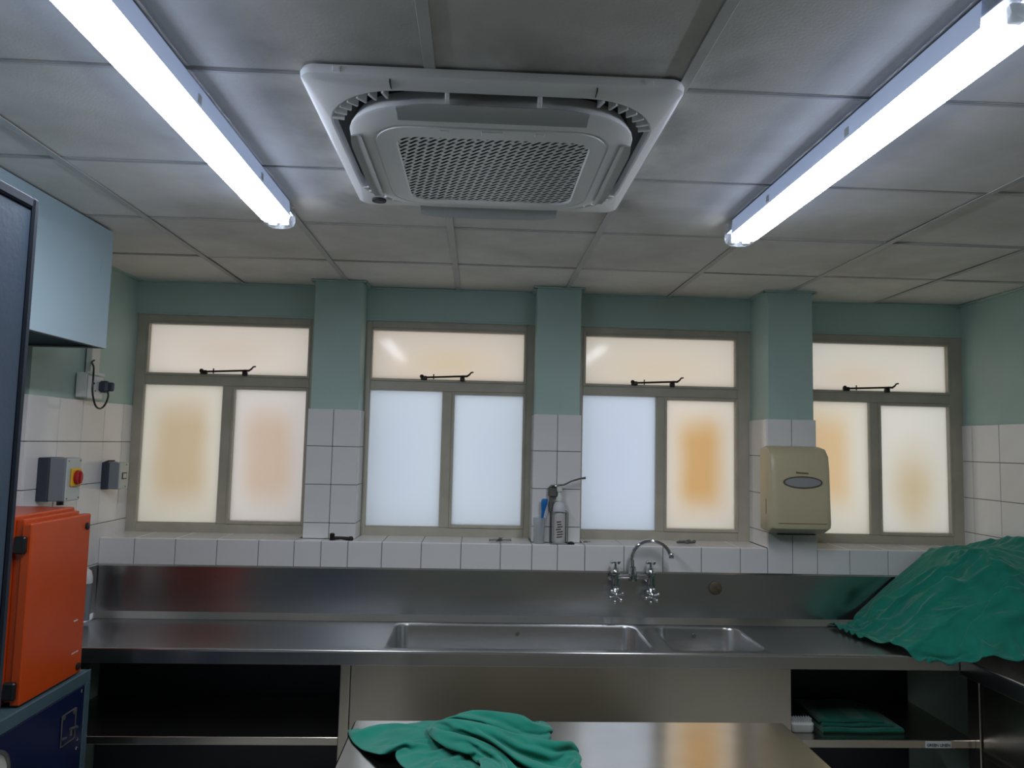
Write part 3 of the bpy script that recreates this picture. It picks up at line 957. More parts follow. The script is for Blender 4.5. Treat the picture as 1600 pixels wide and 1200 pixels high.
for t, w, d in ((0, .004, .003), (.35, .005, .003), (.62, .008, .004), (.85, .016, .005), (.97, .017, .005), (1.0, .012, .004)):
    c = Vector((.335, 3.912, ZS + .040)).lerp(Vector((.359, 3.918, ZS + .232)), t)
    rings.append([(c.x + w * math.cos(a), c.y + d * math.sin(a), c.z) for a in np.linspace(0, 2 * math.pi, 12, endpoint=False)])
obj('handle', MB().loft(rings, True, True), 'blue', br, smooth=True)
tag(obj('rubber_stopper', MB().lathe([(.010, 0), (.018, .001), (.019, .007), (.012, .012), (.004, .014)], .498, 3.895, 16, True, 'z', ZS).ball((.478, 3.897, ZS + .007), .007, 8, 6), 'black',
        loc=None, smooth=True), 'small black rubber stopper beside the soap bottle', 'stopper')
tag(obj('metal_washer', MB().lathe([(.014, 0), (.014, .003), (.007, .003), (.007, 0)], .590, 3.99, 16, False, 'z', ZS).ball((.612, 3.992, ZS + .003), .003, 6, 4), 'grey_metal', smooth=True),
    'tiny metal washer on the sill right of the middle pillar', 'washer')
# loose fittings on the sills
fm = MB()
fm.tube([(-.745, 3.905, ZS + .009), (-.70, 3.902, ZS + .012), (-.655, 3.905, ZS + .008)], [.010, .008, .010], 10)
fm.lathe([(.013, 0), (.013, .032), (.006, .036)], -.745, 3.905, 12, True, 'z', ZS)
fm.lathe([(.011, 0), (.013, .010), (.008, .020)], -.648, 3.905, 12, True, 'z', ZS)
tag(obj('broken_handle', fm, 'stay', smooth=True), 'dark broken metal handle lying below the left pillar', 'handle')
fm = MB()
cx, cy, cz = .128, 3.985, ZS + .007
fm.tube([(cx - .058, cy - .006, cz), (cx, cy, cz + .002), (cx + .060, cy + .012, cz)], [.006, .005, .006], 8)
fm.tube([(cx - .018, cy - .040, cz), (cx, cy, cz + .002), (cx + .014, cy + .040, cz)], [.006, .005, .006], 8)
fm.lathe([(.011, 0), (.011, .014), (.006, .018)], cx, cy, 12, True, 'z', ZS)
tag(obj('loose_tap_handle', fm, 'grey_metal', smooth=True), 'grey metal cross tap handle lying under the second window', 'tap handle')
fm = MB()
cx, cy = 1.135, 4.02
fm.tube([(cx - .045, cy - .012, ZS + .006), (cx, cy, ZS + .008), (cx + .05, cy - .004, ZS + .006)], [.006, .008, .006], 8)
fm.tube([(cx - .018, cy + .035, ZS + .006), (cx + .012, cy - .035, ZS + .006)], .006, 8)
fm.lathe([(.012, 0), (.012, .016), (.007, .020)], cx + .022, cy - .003, 12, True, 'z', ZS)
fm.ball((cx + .052, cy - .004, ZS + .010), .010, 8, 6)
tag(obj('loose_brass_fitting', fm, 'grey_metal', smooth=True), 'loose brass-coloured tap fitting under the third window', 'fitting')

# ================================================================== LEFT SIDE
# --- extractor hood boxed against the ceiling
hz = 2.160
hx = -1.566
hd = thing('extractor_hood', 'pale blue sheet metal hood boxed in under the ceiling at left', 'hood', (-1.80, 2.4, hz))
sk = MB()
sk.box(hx - .004, hx, 1.50, 3.131, hz, CE - .004, .001)
sk.box(XL2 + .004, hx - .004, 3.127, 3.131, hz, CE - .004)
sk.box(XL2 + .004, hx - .004, 1.50, 1.504, hz, CE - .004)
obj('skirt', sk, 'hood', hd)
lp = MB()
lp.box(hx - .030, hx - .0045, 1.505, 3.126, hz + .001, hz + .006, .001)
lp.box(XL2 + .004, hx - .031, 3.095, 3.126, hz + .001, hz + .006, .001)
obj('bottom_lip', lp, 'hood_dark', hd)
obj('baffle', MB().box(XL2 + .004, hx - .005, 1.505, 3.126, hz + .10, hz + .105), 'hood_dark', hd)
obj('wall_rail', MB().box(XL2 + .002, XL2 + .05, 1.6, 3.09, hz - .02, hz + .04, .004), 'hood_dark', hd)
obj('dent', MB().tube([(hx + .0012, 3.055, 2.52), (hx + .0014, 3.045, 2.48), (hx + .0012, 3.052, 2.445)], .002, 6), 'hood', hd)

# --- cable loop and clip under the hood
cb = thing('power_cable', 'black cable looping out of a white clip under the hood', 'cable', (XL - .02, 3.10, 2.13))
pts = []
for k in range(9):
    t = k / 8
    pts.append((XL2 + .03 + .045 * math.sin(math.pi * t * .6), 2.95 + .20 * t, 2.085 - .055 * math.sin(math.pi * min(1, t * 1.15)) + .05 * t))
obj('cord', MB().tube(pts, .006, 8), 'black', cb, smooth=True)
obj('cable_clip', MB().box(XL2 + .001, XL2 + .06, 3.145, 3.185, 2.11, 2.16, .005), 'white_pl', cb)

# --- trunking and socket outlet
tr = MB().box(XL, XL + .030, 3.615, 3.690, 2.095, CE - .01, .003)
tag(obj('cable_trunking', tr, 'trunk', loc=(XL, 3.65, 2.095)), 'cream vertical cable trunking above the wall socket', 'trunking')
so = thing('wall_socket', 'white double wall socket box on the left wall', 'socket', (XL, 3.60, 1.975))
obj('back_box', MB().box(XL, XL + .052, 3.540, 3.668, 1.976, 2.094, .004), 'white_pl', so)
obj('face_plate', MB().box(XL + .052, XL + .062, 3.538, 3.672, 1.972, 2.082, .004), 'white_pl', so)
obj('hood_cover', MB().box(XL + .050, XL + .068, 3.538, 3.672, 2.083, 2.100, .004), 'white_pl', so)
for (yy, zz, r) in ((3.585, 2.045, .0055), (3.570, 2.010, .0045), (3.600, 2.010, .0045)):
    obj('socket_hole', MB().lathe([(r, 0), (r, .0015)], XL + .0612, yy, 10, True, 'x', zz), 'black', so)
obj('switch_rocker', MB().box(XL + .062, XL + .066, 3.606, 3.620, 2.050, 2.072, .002), 'white_pl', so)
pl = thing('power_plug', 'dark grey plug with black cord in the wall socket', 'plug', (XL + .062, 3.64, 2.03))
obj('plug_body', MB().box(XL + .0625, XL + .105, 3.620, 3.662, 2.005, 2.062, .010), 'grey_base', pl)
obj('plug_grip', MB().box(XL + .100, XL + .128, 3.630, 3.652, 2.012, 2.055, .006), 'grey_base', pl)
pts = [(XL + .100, 3.641, 2.015), (XL + .104, 3.640, 1.985), (XL + .104, 3.615, 1.945), (XL + .105, 3.570, 1.925), (XL + .108, 3.518, 1.940),
       (XL + .110, 3.482, 2.000), (XL + .105, 3.490, 2.070), (XL + .08, 3.535, 2.120), (XL + .045, 3.585, 2.145), (XL + .032, 3.63, 2.16)]
P = [Vector(p) for p in pts]
sm = []
for i in range(len(P) - 1):
    p0, p1, p2, p3 = P[max(i - 1, 0)], P[i], P[i + 1], P[min(i + 2, len(P) - 1)]
    for k in range(5):
        t = k / 5
        sm.append(.5 * ((2 * p1) + (p2 - p0) * t + (2 * p0 - 5 * p1 + 4 * p2 - p3) * t * t + (3 * p1 - p0 - 3 * p2 + p3) * t ** 3))
sm.append(P[-1])
obj('cord', MB().tube(sm, .0045, 8), 'black', pl, smooth=True)

# --- isolators on the tiles
i1 = thing('rotary_isolator', 'grey isolator box with red and yellow rotary switch on the tiles', 'switch', (XL, 3.35, 1.51))
obj('base', MB().box(XL, XL + .050, 3.285, 3.405, 1.508, 1.698, .004), 'grey_base', i1)
obj('case', MB().box(XL + .050, XL + .118, 3.287, 3.403, 1.510, 1.697, .004), 'grey_mid', i1)
obj('front_cover', MB().box(XL + .118, XL + .126, 3.288, 3.402, 1.511, 1.696, .003), 'grey_box', i1)
for yy in (3.298, 3.392):
    for zz in (1.522, 1.685):
        obj('screw', MB().lathe([(.004, 0), (.004, .0015)], XL + .126, yy, 8, True, 'x', zz), 'grey_metal', i1)
obj('yellow_plate', MB().box(XL + .126, XL + .136, 3.312, 3.392, 1.572, 1.652, .004), 'yellow', i1)
obj('rotary_knob', MB().lathe([(.031, 0), (.032, .006), (.030, .012), (.025, .014)], XL + .136, 3.352, 22, True, 'x', 1.612), 'red', i1, smooth=True)
obj('knob_grip', MB().box(XL + .148, XL + .157, 3.345, 3.359, 1.586, 1.638, .003), 'red', i1)
obj('cable_gland', MB().lathe([(.014, 0), (.014, .016), (.010, .020)], XL + .075, 3.345, 12, True, 'z', 1.490), 'grey_base', i1, smooth=True)
i2 = thing('control_switch_box', 'small grey control box with square window on the tiles', 'switch', (XL, 3.87, 1.53))
obj('base', MB().box(XL, XL + .036, 3.830, 3.930, 1.527, 1.664, .004), 'grey_base', i2)
obj('case', MB().box(XL + .036, XL + .085, 3.832, 3.928, 1.529, 1.662, .004), 'grey_mid', i2)
obj('front_cover', MB().box(XL + .085, XL + .092, 3.833, 3.927, 1.530, 1.661, .003), 'grey_box', i2)
wd = obj('window_rim', MB().box(XL + .092, XL + .095, 3.858, 3.904, 1.578, 1.613, .001), 'grey_base', i2)
obj('window_insert', MB().box(XL + .095, XL + .096, 3.865, 3.897, 1.584, 1.607), 'grey_box', wd)
for yy, zz in ((3.90, 1.652), (3.90, 1.540)):
    obj('screw', MB().lathe([(.004, 0), (.004, .0015)], XL + .092, yy, 8, True, 'x', zz), 'grey_metal', i2)
obj('lead', MB().tube([(XL + .01, 3.84, 1.663), (XL + .02, 3.862, 1.670), (XL + .03, 3.90, 1.670)], .004, 6), 'black', i2)

# --- waste pipe in the corner behind the orange box
wp = thing('waste_pipe', 'grey pipe with white elbow in the corner behind the orange box', 'pipe', (XL + .035, 3.69, .93))
obj('pipe', MB().tube([(XL + .040, 3.69, .915), (XL + .040, 3.69, 1.10)], .020, 12), 'grey_mid', wp, smooth=True)
obj('elbow', MB().tube([(XL + .040, 3.69, 1.09), (XL + .040, 3.69, 1.115), (XL + .034, 3.692, 1.135), (XL + .018, 3.694, 1.145), (XL + .001, 3.694, 1.145)], .024, 12), 'white_pl', wp, smooth=True)

# --- blue steriliser cabinet and orange enclosure on top of it
bf = -1.523
bc = thing('blue_cabinet', 'low navy blue machine cabinet with grey-teal frame on the left', 'cabinet', (-1.80, 2.4, 0))
obj('body', MB().box(XL2 + .02, bf - .006, 1.72, 3.100, .02, .866, .004), 'teal_frame', bc)
fr = MB()
fr.box(bf - .006, bf, 1.72, 3.100, .822, .868, .002)
fr.box(bf - .006, bf, 3.064, 3.100, .02, .822, .002)
fr.box(bf - .006, bf, 1.72, 1.756, .02, .822, .002)
fr.box(bf - .006, bf, 1.756, 3.064, .02, .06, .002)
obj('front_frame', fr, 'teal_frame', bc)
dr = obj('access_panel', MB().box(bf - .010, bf - .002, 1.759, 3.061, .063, .819, .0015), 'navy', bc)
for yy, zz in ((3.043, .800), (3.034, .622), (3.029, .590), (1.79, .80)):
    obj('screw', MB().lathe([(.007, 0), (.006, .003), (.002, .004)], bf - .002, yy, 10, True, 'x', zz), 'chrome', dr, smooth=True)
ltc = MB()
ltc.box(bf - .002, bf + .001, 2.905, 3.000, .640, .752, .0008)
obj('latch_plate', ltc, 'navy', dr)
lr = MB()
for a, b in (((2.905, .752), (3.0, .752)), ((3.0, .752), (3.0, .640)), ((3.0, .640), (2.905, .640)), ((2.905, .640), (2.905, .752))):
    lr.tube([(bf + .002, a[0], a[1]), (bf + .002, b[0], b[1])], .0025, 6)
lr.lathe([(.010, 0), (.010, .004)], bf + .001, 2.915, 10, True, 'x', .745)
lr.lathe([(.012, 0), (.012, .004)], bf + .001, 2.990, 10, True, 'x', .742)
lr.tube([(bf + .010, 2.895, .672), (bf + .010, 2.925, .668)], .004, 6)
lr.tube([(bf + .010, 2.950, .690), (bf + .012, 2.985, .685), (bf + .010, 3.0, .680)], .005, 6)
lr.tube([(bf + .010, 2.958, .690), (bf + .012, 2.955, .665)], .004, 6)
obj('latch', lr, 'grey_metal', dr)
ga = obj('gauge', MB().lathe([(.085, 0), (.085, .012), (.075, .016), (.072, .010)], bf - .002, 2.508, 28, False, 'x', .700), 'grey_metal', bc, smooth=True)
obj('gauge_face', MB().lathe([(.074, 0), (.074, .008)], bf - .002, 2.508, 28, True, 'x', .700), 'gauge', ga)

ox = -1.540
ob = thing('orange_enclosure', 'bright orange electrical enclosure standing on the blue cabinet', 'electrical box', (-1.75, 2.85, .868))
obj('body', MB().box(XL2 + .16, ox - .062, 2.655, 3.045, .869, 1.512, .004), 'orange', ob)
obj('rim', MB().box(ox - .062, ox - .034, 2.672, 3.028, .880, 1.500, .003), 'orange', ob)
dd = MB().box(ox - .034, ox, 2.660, 3.052, .872, 1.487, .004)
dd_ = obj('door', dd, 'orange', ob)
for zz in (1.44, .90):
    obj('lock', MB().lathe([(.014, 0), (.014, .005), (.010, .007)], ox, 3.024, 14, True, 'x', zz), 'black', dd_, smooth=True)
for zz in (1.415, .925):
    obj('hinge', MB().box(ox - .052, ox - .010, 2.642, 2.662, zz - .03, zz + .03, .006), 'black', ob)
obj('hinge', MB().box(ox - .10, ox - .085, 2.64, 2.656, 1.50, 1.53, .004), 'black', ob)
sf = MB()
sf.box(ox, ox + .0006, 2.975, 3.003, 1.080, 1.085)
sf.loft([[(ox + .0004, 2.975, .9575), (ox + .0004, 2.975, .9615)], [(ox + .0006, 3.022, .958), (ox + .0006, 3.022, .9625)]], closed=False)
obj('scuff', sf, 'paper', dd_)

# --- tall slate cabinet at the picture's left edge
tc_ = thing('tall_cabinet', 'tall dark slate blue metal cabinet at the left edge', 'cabinet', (-1.15, .95, 0))
tx = -.840
obj('carcass', MB().box(-1.46, tx - .020, .50, 1.398, 0, 2.240, .006), 'slate', tc_)
fr = MB()
fr.box(tx - .020, tx, .50, .53, 0, 2.240, .004)
fr.box(tx - .020, tx, 1.383, 1.400, 0, 2.240, .004)
fr.box(tx - .020, tx, .53, 1.383, 2.218, 2.240, .004)
fr.box(tx - .020, tx, .53, 1.383, 0, .05, .004)
obj('door_frame', fr, 'slate_edge', tc_)
td = obj('door', MB().box(tx - .022, tx - .003, .532, 1.381, .052, 2.216, .003), 'slate', tc_)
obj('door_handle', MB().box(tx - .006, tx + .03, .58, .60, 1.0, 1.14, .006), 'grey_metal', td)


# ================================================================== LINEN: settled cloth as grids of points
# each row starts from its own first point and goes on by steps of 0.8 mm: first all x, then y, then z
HEAP_STEPS = [
145,17,0,12,16,18,8,16,13,11,20,14,17,10,5,8,17,18,17,16,11,8,7,2,17,18,17,21,17,15,17,7,14,17,17,20,19,15,11,12,11,11,8,8,8,5,5,-5,-17,12,5,16,11,17,19,13,13,13,13,14,13,11,12,11,12,10,9,7,8,5,10,-2,
149,3,14,8,15,12,15,12,16,15,13,18,13,4,18,11,14,13,17,19,13,14,1,9,11,14,19,19,17,16,5,18,16,11,15,17,17,15,11,9,9,9,10,10,7,2,4,-4,1,1,8,15,18,15,12,11,12,13,15,13,10,11,11,11,12,13,12,11,6,0,8,-3,
143,5,6,10,15,18,15,15,13,12,18,19,9,13,16,13,14,12,16,16,16,9,14,4,13,16,17,13,15,19,5,15,10,12,14,16,15,13,8,9,6,9,10,9,8,3,2,2,-3,7,14,16,13,15,11,10,12,12,13,10,11,11,11,11,12,12,13,13,5,2,2,3,
131,4,10,10,17,16,17,19,18,13,12,18,17,18,13,15,13,11,15,15,20,12,7,12,9,12,14,7,20,16,16,0,11,18,11,9,13,11,10,6,4,9,10,8,8,1,4,6,4,3,14,14,15,11,14,12,11,9,10,12,11,10,12,10,12,13,13,11,3,6,-2,4,
117,8,11,13,16,18,19,21,14,16,14,16,19,19,19,10,15,16,9,15,18,12,11,8,12,9,14,9,12,15,10,11,11,13,15,5,8,7,8,7,8,5,10,7,7,1,9,3,5,8,12,16,14,10,11,11,11,10,10,12,11,10,10,11,13,13,13,10,4,2,-2,3,
111,-1,13,18,19,21,21,20,18,13,17,13,17,19,17,17,17,20,10,10,17,14,11,11,16,-1,-1,14,19,9,7,5,14,13,16,12,1,3,10,8,7,5,7,4,7,5,8,4,12,2,14,16,12,7,11,11,10,14,8,12,10,12,10,11,12,13,13,12,11,-5,-3,-2,
108,11,7,16,19,20,21,17,13,17,14,20,20,19,16,18,18,16,16,12,12,14,12,11,12,8,-4,4,12,12,5,9,8,14,13,10,4,1,10,10,6,8,2,4,7,8,4,7,8,8,15,15,10,8,7,11,13,10,10,10,12,13,11,10,12,13,13,11,7,4,3,-12,
113,15,12,8,18,18,18,20,15,11,13,20,21,21,20,19,18,16,19,6,6,19,13,8,6,3,3,3,8,6,10,10,10,15,7,2,5,5,9,12,7,6,1,5,4,8,9,5,6,13,16,10,9,6,9,13,10,12,8,12,13,15,11,8,13,12,12,8,12,12,6,-8,
125,7,19,10,15,17,15,15,18,12,13,17,19,19,20,21,20,18,14,11,-1,11,7,7,5,4,4,5,5,9,11,10,12,14,3,7,9,7,3,8,7,6,2,4,2,11,10,3,6,17,11,10,7,6,12,12,12,12,11,12,13,11,10,11,12,11,10,11,13,12,4,4,
129,11,15,17,14,16,17,15,9,15,16,17,14,14,20,19,17,20,16,6,-6,5,8,10,3,7,10,8,-3,10,9,11,14,12,7,5,7,3,6,7,5,7,1,4,6,9,10,4,9,12,9,11,5,8,13,13,10,14,13,12,10,10,11,11,12,9,13,15,9,14,6,0,
143,9,13,16,16,16,13,10,14,16,18,14,16,14,13,15,19,15,17,10,-10,-5,11,7,1,7,10,9,13,10,-2,9,17,6,8,8,2,8,0,7,10,-1,7,1,12,5,14,1,9,8,10,10,4,11,14,11,13,13,11,12,10,9,12,13,9,13,15,13,13,10,5,10,
157,11,13,12,15,13,12,15,14,13,17,9,10,15,15,14,16,15,15,14,6,-12,-9,3,9,0,10,12,11,12,13,5,5,8,5,11,1,4,-1,8,10,3,3,3,12,10,13,3,9,8,6,6,5,12,13,12,12,12,12,12,10,13,11,10,12,14,14,16,10,8,10,3,
168,14,11,9,9,17,13,14,11,15,16,15,12,15,8,9,13,10,12,13,15,-11,-17,-4,6,5,9,11,10,14,11,7,5,8,7,10,-3,4,8,9,2,4,5,4,11,11,9,4,6,8,7,3,9,13,14,10,13,10,13,12,13,10,13,11,12,15,17,10,9,9,11,7,
179,15,13,10,4,15,12,10,16,16,11,17,16,10,16,4,3,17,3,8,13,5,-16,-15,-1,2,9,10,11,13,8,8,8,12,7,6,3,4,5,6,4,5,0,7,12,9,5,3,7,9,7,5,9,14,14,13,10,12,12,13,11,11,14,11,14,15,12,8,11,9,10,8,
183,14,17,16,7,8,9,14,16,10,17,14,12,16,14,10,-6,8,16,-1,3,13,-7,-16,-11,-2,9,11,6,8,8,10,12,10,8,7,0,7,7,9,-2,4,8,-1,9,10,3,2,10,8,6,6,12,14,13,11,12,12,11,14,10,13,15,12,13,12,10,10,13,8,7,11,
182,15,17,19,13,15,3,9,15,15,13,18,11,9,15,12,-4,0,15,13,-4,-3,9,-12,-14,-14,2,13,0,11,10,7,11,12,8,7,6,7,1,11,2,9,2,10,-10,11,4,1,10,6,10,6,12,17,12,11,10,11,14,11,11,16,15,12,12,9,10,11,11,8,9,10,
200,-7,15,19,18,19,13,11,13,15,14,10,14,3,-1,9,-1,13,7,16,13,1,-3,-3,-13,-15,-11,6,3,-1,9,9,10,10,10,5,9,12,-4,12,3,7,3,6,0,2,4,4,6,9,9,12,10,15,11,13,10,10,14,15,14,15,14,9,10,10,8,10,10,8,13,6,
200,2,4,15,19,17,14,15,15,13,12,9,8,2,-4,12,5,4,12,17,15,14,2,-3,-16,-15,-9,-1,-5,-8,4,9,10,12,9,5,13,6,1,16,4,-3,5,8,-1,2,2,6,9,11,6,12,12,13,11,11,14,10,16,14,13,12,14,11,8,12,7,8,8,9,12,7,
184,9,10,15,12,16,12,14,14,13,14,6,7,4,12,-2,12,4,12,16,15,11,7,-1,-4,-11,-8,-12,1,-15,-6,2,10,9,13,11,9,8,13,3,18,-7,-9,7,-4,3,10,8,11,6,9,5,12,16,8,13,12,14,17,11,13,11,12,11,11,8,8,10,11,6,10,7,
183,7,10,13,11,15,14,13,5,14,15,13,2,8,7,13,-3,12,16,8,10,12,11,13,-3,-2,-13,-13,-8,-4,-6,-7,2,7,16,1,9,10,11,12,13,2,-12,-7,3,1,14,8,9,13,2,12,7,10,14,13,9,15,17,12,9,10,11,12,9,7,9,13,12,6,7,8,
170,9,9,12,13,16,13,17,14,1,16,13,14,6,2,6,15,1,9,9,7,12,14,16,14,-9,-8,-8,-2,-6,-9,-3,0,8,3,-3,-3,7,13,14,8,9,-1,-13,4,-6,14,9,10,9,8,10,9,10,13,5,14,16,12,12,7,11,12,10,9,8,9,14,11,8,9,9,
171,3,10,14,9,17,10,14,16,7,9,16,11,5,13,-4,13,10,-2,11,12,12,12,13,13,9,1,-6,-2,-8,-4,-5,-7,8,9,-2,-7,3,-3,8,16,-1,16,-7,-9,-4,11,3,8,10,9,9,7,14,10,10,13,11,12,13,7,10,11,10,10,9,11,11,11,8,7,8,
157,12,14,13,9,17,3,13,11,11,13,15,10,17,12,-2,-5,11,7,4,12,8,14,15,12,12,17,4,-5,-3,-5,-7,-7,0,13,-1,-3,-1,-11,3,0,2,13,11,5,-5,3,-15,4,10,14,5,12,11,12,13,8,9,10,12,8,10,9,11,13,10,9,11,10,7,6,7,
150,11,9,14,15,16,15,1,5,13,15,16,12,14,16,2,-7,2,13,8,7,10,17,8,14,13,14,10,12,-2,-6,-4,-7,-1,10,4,-7,-6,-3,2,-2,-6,4,9,10,8,-11,-16,2,1,16,6,12,11,16,9,6,6,9,12,9,10,11,9,11,10,9,11,10,6,5,7,
140,9,11,16,15,13,17,15,9,2,8,16,15,15,15,7,0,1,1,15,4,9,14,13,12,6,14,19,17,7,-1,-10,-4,2,-2,8,-4,1,-1,-2,-1,-6,0,10,-1,6,-11,-9,-5,1,5,1,15,15,11,6,6,5,9,15,12,8,9,8,10,9,10,9,9,5,6,7,
130,7,11,17,15,13,17,17,17,15,4,1,13,17,14,12,3,2,-1,9,18,9,1,15,16,12,5,18,15,10,11,-11,5,3,-2,3,2,-1,2,-3,-7,-1,-1,3,5,-1,-6,-8,-2,-6,1,-3,7,8,13,1,11,3,18,2,11,10,7,10,7,11,9,9,7,5,6,6,
119,6,12,16,16,18,17,17,15,15,14,7,0,10,17,15,4,4,3,8,11,19,13,1,15,17,10,11,13,7,15,6,2,4,-1,0,2,3,1,-5,-4,-4,-3,3,-3,4,-2,-7,-6,-7,-2,5,-11,-5,13,7,7,8,12,11,11,0,7,8,9,8,11,8,6,6,5,5,
109,5,12,17,18,17,17,14,15,16,12,15,12,4,5,17,15,11,7,0,4,12,19,16,3,13,19,16,5,17,18,6,4,3,2,-1,2,0,2,-4,-1,-5,-2,-4,0,-2,-3,-3,-8,-5,1,-7,-8,-17,11,-2,9,7,15,9,6,7,5,6,10,6,9,7,6,8,4,4,
97,8,11,18,18,17,18,19,16,11,12,14,8,13,10,8,14,15,14,9,5,0,14,15,20,12,8,13,17,18,17,15,6,3,0,-1,2,-1,-1,0,-2,-5,0,-7,-6,-3,-4,-2,0,-5,-5,-10,-13,-19,-1,12,5,12,-3,4,6,8,7,7,6,7,9,7,7,5,5,4,
85,10,13,18,19,17,18,19,20,18,13,7,7,10,7,12,14,12,14,12,9,11,10,14,15,18,7,12,16,19,19,19,13,5,-1,-1,4,-3,-3,-1,-1,-2,-2,-6,-9,-7,-1,0,-2,-4,-10,-14,-15,-19,4,12,-1,-7,-5,3,11,9,4,6,7,9,6,6,5,9,3,3,
90,8,5,17,19,19,19,18,19,18,14,16,9,-5,11,5,10,14,13,14,11,13,19,19,13,13,15,12,9,21,20,20,18,14,0,-5,6,-1,-4,-3,1,-7,2,-14,-13,2,3,-2,-7,-13,-13,-11,-17,-13,7,-6,-9,-9,5,9,1,3,12,8,10,2,8,1,5,7,2,6,
97,8,14,8,10,18,19,17,20,20,14,6,12,13,9,4,3,6,12,13,14,19,19,19,17,16,10,18,13,16,18,19,21,18,8,-5,1,1,-6,0,1,-10,-8,-5,-12,-4,-9,-9,-9,-8,-12,-6,-4,-10,-15,-9,-9,-4,-2,4,4,5,9,10,8,5,6,6,4,0,2,8,
88,16,18,16,10,7,17,18,19,18,8,11,11,12,16,15,10,5,4,9,8,14,16,18,17,18,18,19,18,19,17,17,17,20,17,1,-6,3,-4,-5,1,-8,-11,-4,-9,-12,-12,-5,-9,-12,-7,-6,-14,-16,-16,-10,-11,-5,-7,4,4,7,10,13,3,5,7,7,2,3,-2,8,
98,9,9,15,14,18,17,17,13,8,10,8,13,9,17,17,17,15,11,5,8,12,11,16,18,17,15,19,19,19,21,18,16,18,19,10,-3,-2,-1,-8,-5,-13,0,-10,-7,-12,-8,-8,-5,-13,-15,-18,-13,-17,-16,-14,-14,-8,-7,1,6,9,13,11,-1,11,8,6,3,3,-3,5,
93,7,14,11,17,17,16,14,8,11,14,9,5,12,17,17,17,17,13,13,15,15,11,10,17,15,15,15,18,20,20,20,19,18,16,17,4,-5,-2,-5,-7,-11,-10,-4,-6,-14,-8,-10,-12,-18,-16,-14,-16,-12,-18,-16,-14,-1,-8,-6,-4,10,12,11,0,12,4,7,3,6,0,4,
79,19,14,9,19,8,16,12,13,10,11,13,13,16,16,16,14,6,13,16,17,17,18,15,18,15,14,17,16,15,17,19,20,21,18,11,13,-1,2,-15,-7,-11,-5,-9,-19,-6,-11,-17,-15,-15,-11,-15,-10,-18,-10,-18,0,-4,-10,-12,1,-9,9,8,9,5,2,9,2,10,12,8,
83,14,14,11,11,8,11,11,13,11,12,12,14,16,16,16,17,17,16,16,14,18,19,13,16,18,17,19,18,16,16,14,16,17,19,13,7,11,2,-9,-5,-13,-9,-13,-14,-18,-17,-18,-14,-13,-16,-9,-16,-16,-11,-14,-12,2,2,-13,-11,-8,4,11,7,7,4,4,11,15,15,9,
83,15,2,9,11,12,11,7,11,11,13,14,13,16,17,17,17,17,17,18,17,19,17,15,17,18,19,19,20,20,18,17,15,14,12,16,9,2,12,-1,-4,-14,-11,-17,-16,-18,-19,-17,-18,-14,-14,-18,-18,-17,-14,-6,-10,-3,-5,-12,-4,-2,4,2,8,2,6,11,12,15,11,15,
75,7,4,7,13,13,13,10,3,13,14,16,17,19,19,19,18,17,14,15,15,16,18,19,19,19,15,20,20,20,15,16,18,16,14,13,14,-3,10,16,-2,-17,-20,-15,-17,-16,-18,-18,-15,-18,-16,-14,-16,-16,-16,-15,-14,-5,-10,-13,-5,2,6,11,-1,5,0,13,10,14,15,12,
62,2,8,8,13,11,15,10,11,14,17,19,18,18,18,17,17,16,17,17,15,14,15,16,17,19,19,20,19,19,17,12,18,16,15,15,4,9,5,18,2,-17,-18,-19,-18,-14,-11,-15,-18,-19,-20,-20,-16,-15,-17,-17,-10,-12,-12,-14,0,12,5,-4,4,-1,11,11,8,15,11,9,
45,9,8,17,6,6,15,17,20,19,16,19,19,19,18,17,15,12,13,15,15,17,18,17,14,17,18,19,19,20,21,10,9,15,16,16,16,0,5,12,3,-11,-17,-17,-19,-17,-15,-10,-16,-16,-20,-20,-20,-20,-13,-19,-11,-13,-18,-14,2,13,10,7,-10,3,6,12,15,6,9,14,
35,7,11,16,13,16,11,17,18,19,21,19,19,18,18,16,16,15,14,15,15,14,15,16,18,17,18,18,17,17,16,15,14,15,13,12,9,4,8,10,-4,-10,-14,-16,-10,-15,-16,-16,-16,-17,-19,-19,-20,-20,-19,-16,-15,-15,-14,-9,-3,5,12,3,-7,1,6,16,12,9,10,10,
20,9,16,16,20,19,12,15,20,20,18,17,17,17,17,17,17,15,14,15,15,15,16,15,17,16,15,15,16,15,15,17,15,14,12,8,11,7,5,14,-5,0,-14,-17,-13,-12,-14,-11,-18,-19,-19,-20,-21,-20,-21,-20,-18,-12,-12,-4,-11,-1,14,-1,4,-3,10,15,5,7,14,15,
15,9,17,17,18,18,18,17,17,12,17,17,17,17,18,18,18,13,14,15,15,15,15,16,16,16,16,18,16,14,14,13,13,12,15,14,11,8,10,8,-7,-6,-2,-12,-14,-13,-13,-18,-14,-19,-20,-19,-20,-21,-20,-21,-21,-19,-14,-4,-6,6,4,-5,3,9,8,5,9,9,12,12,
3,15,15,19,18,14,17,18,18,17,15,14,19,17,19,18,16,15,15,16,15,15,18,17,16,13,13,13,11,14,14,14,15,18,14,10,6,16,14,0,-7,-5,-4,-1,-16,-19,-15,-6,-18,-20,-19,-15,-20,-20,-21,-20,-20,-18,-15,-12,-2,-4,1,6,-3,7,4,12,5,11,10,12,
0,12,18,19,17,18,8,17,18,18,19,16,14,19,18,16,18,19,18,16,15,14,13,12,13,13,11,12,13,14,14,18,19,15,8,8,15,14,6,-1,-1,-8,-3,-4,-5,-16,-18,-11,-13,-17,-18,-14,-16,-19,-19,-20,-20,-20,-17,-17,-8,3,-11,7,4,5,12,6,1,14,6,7,
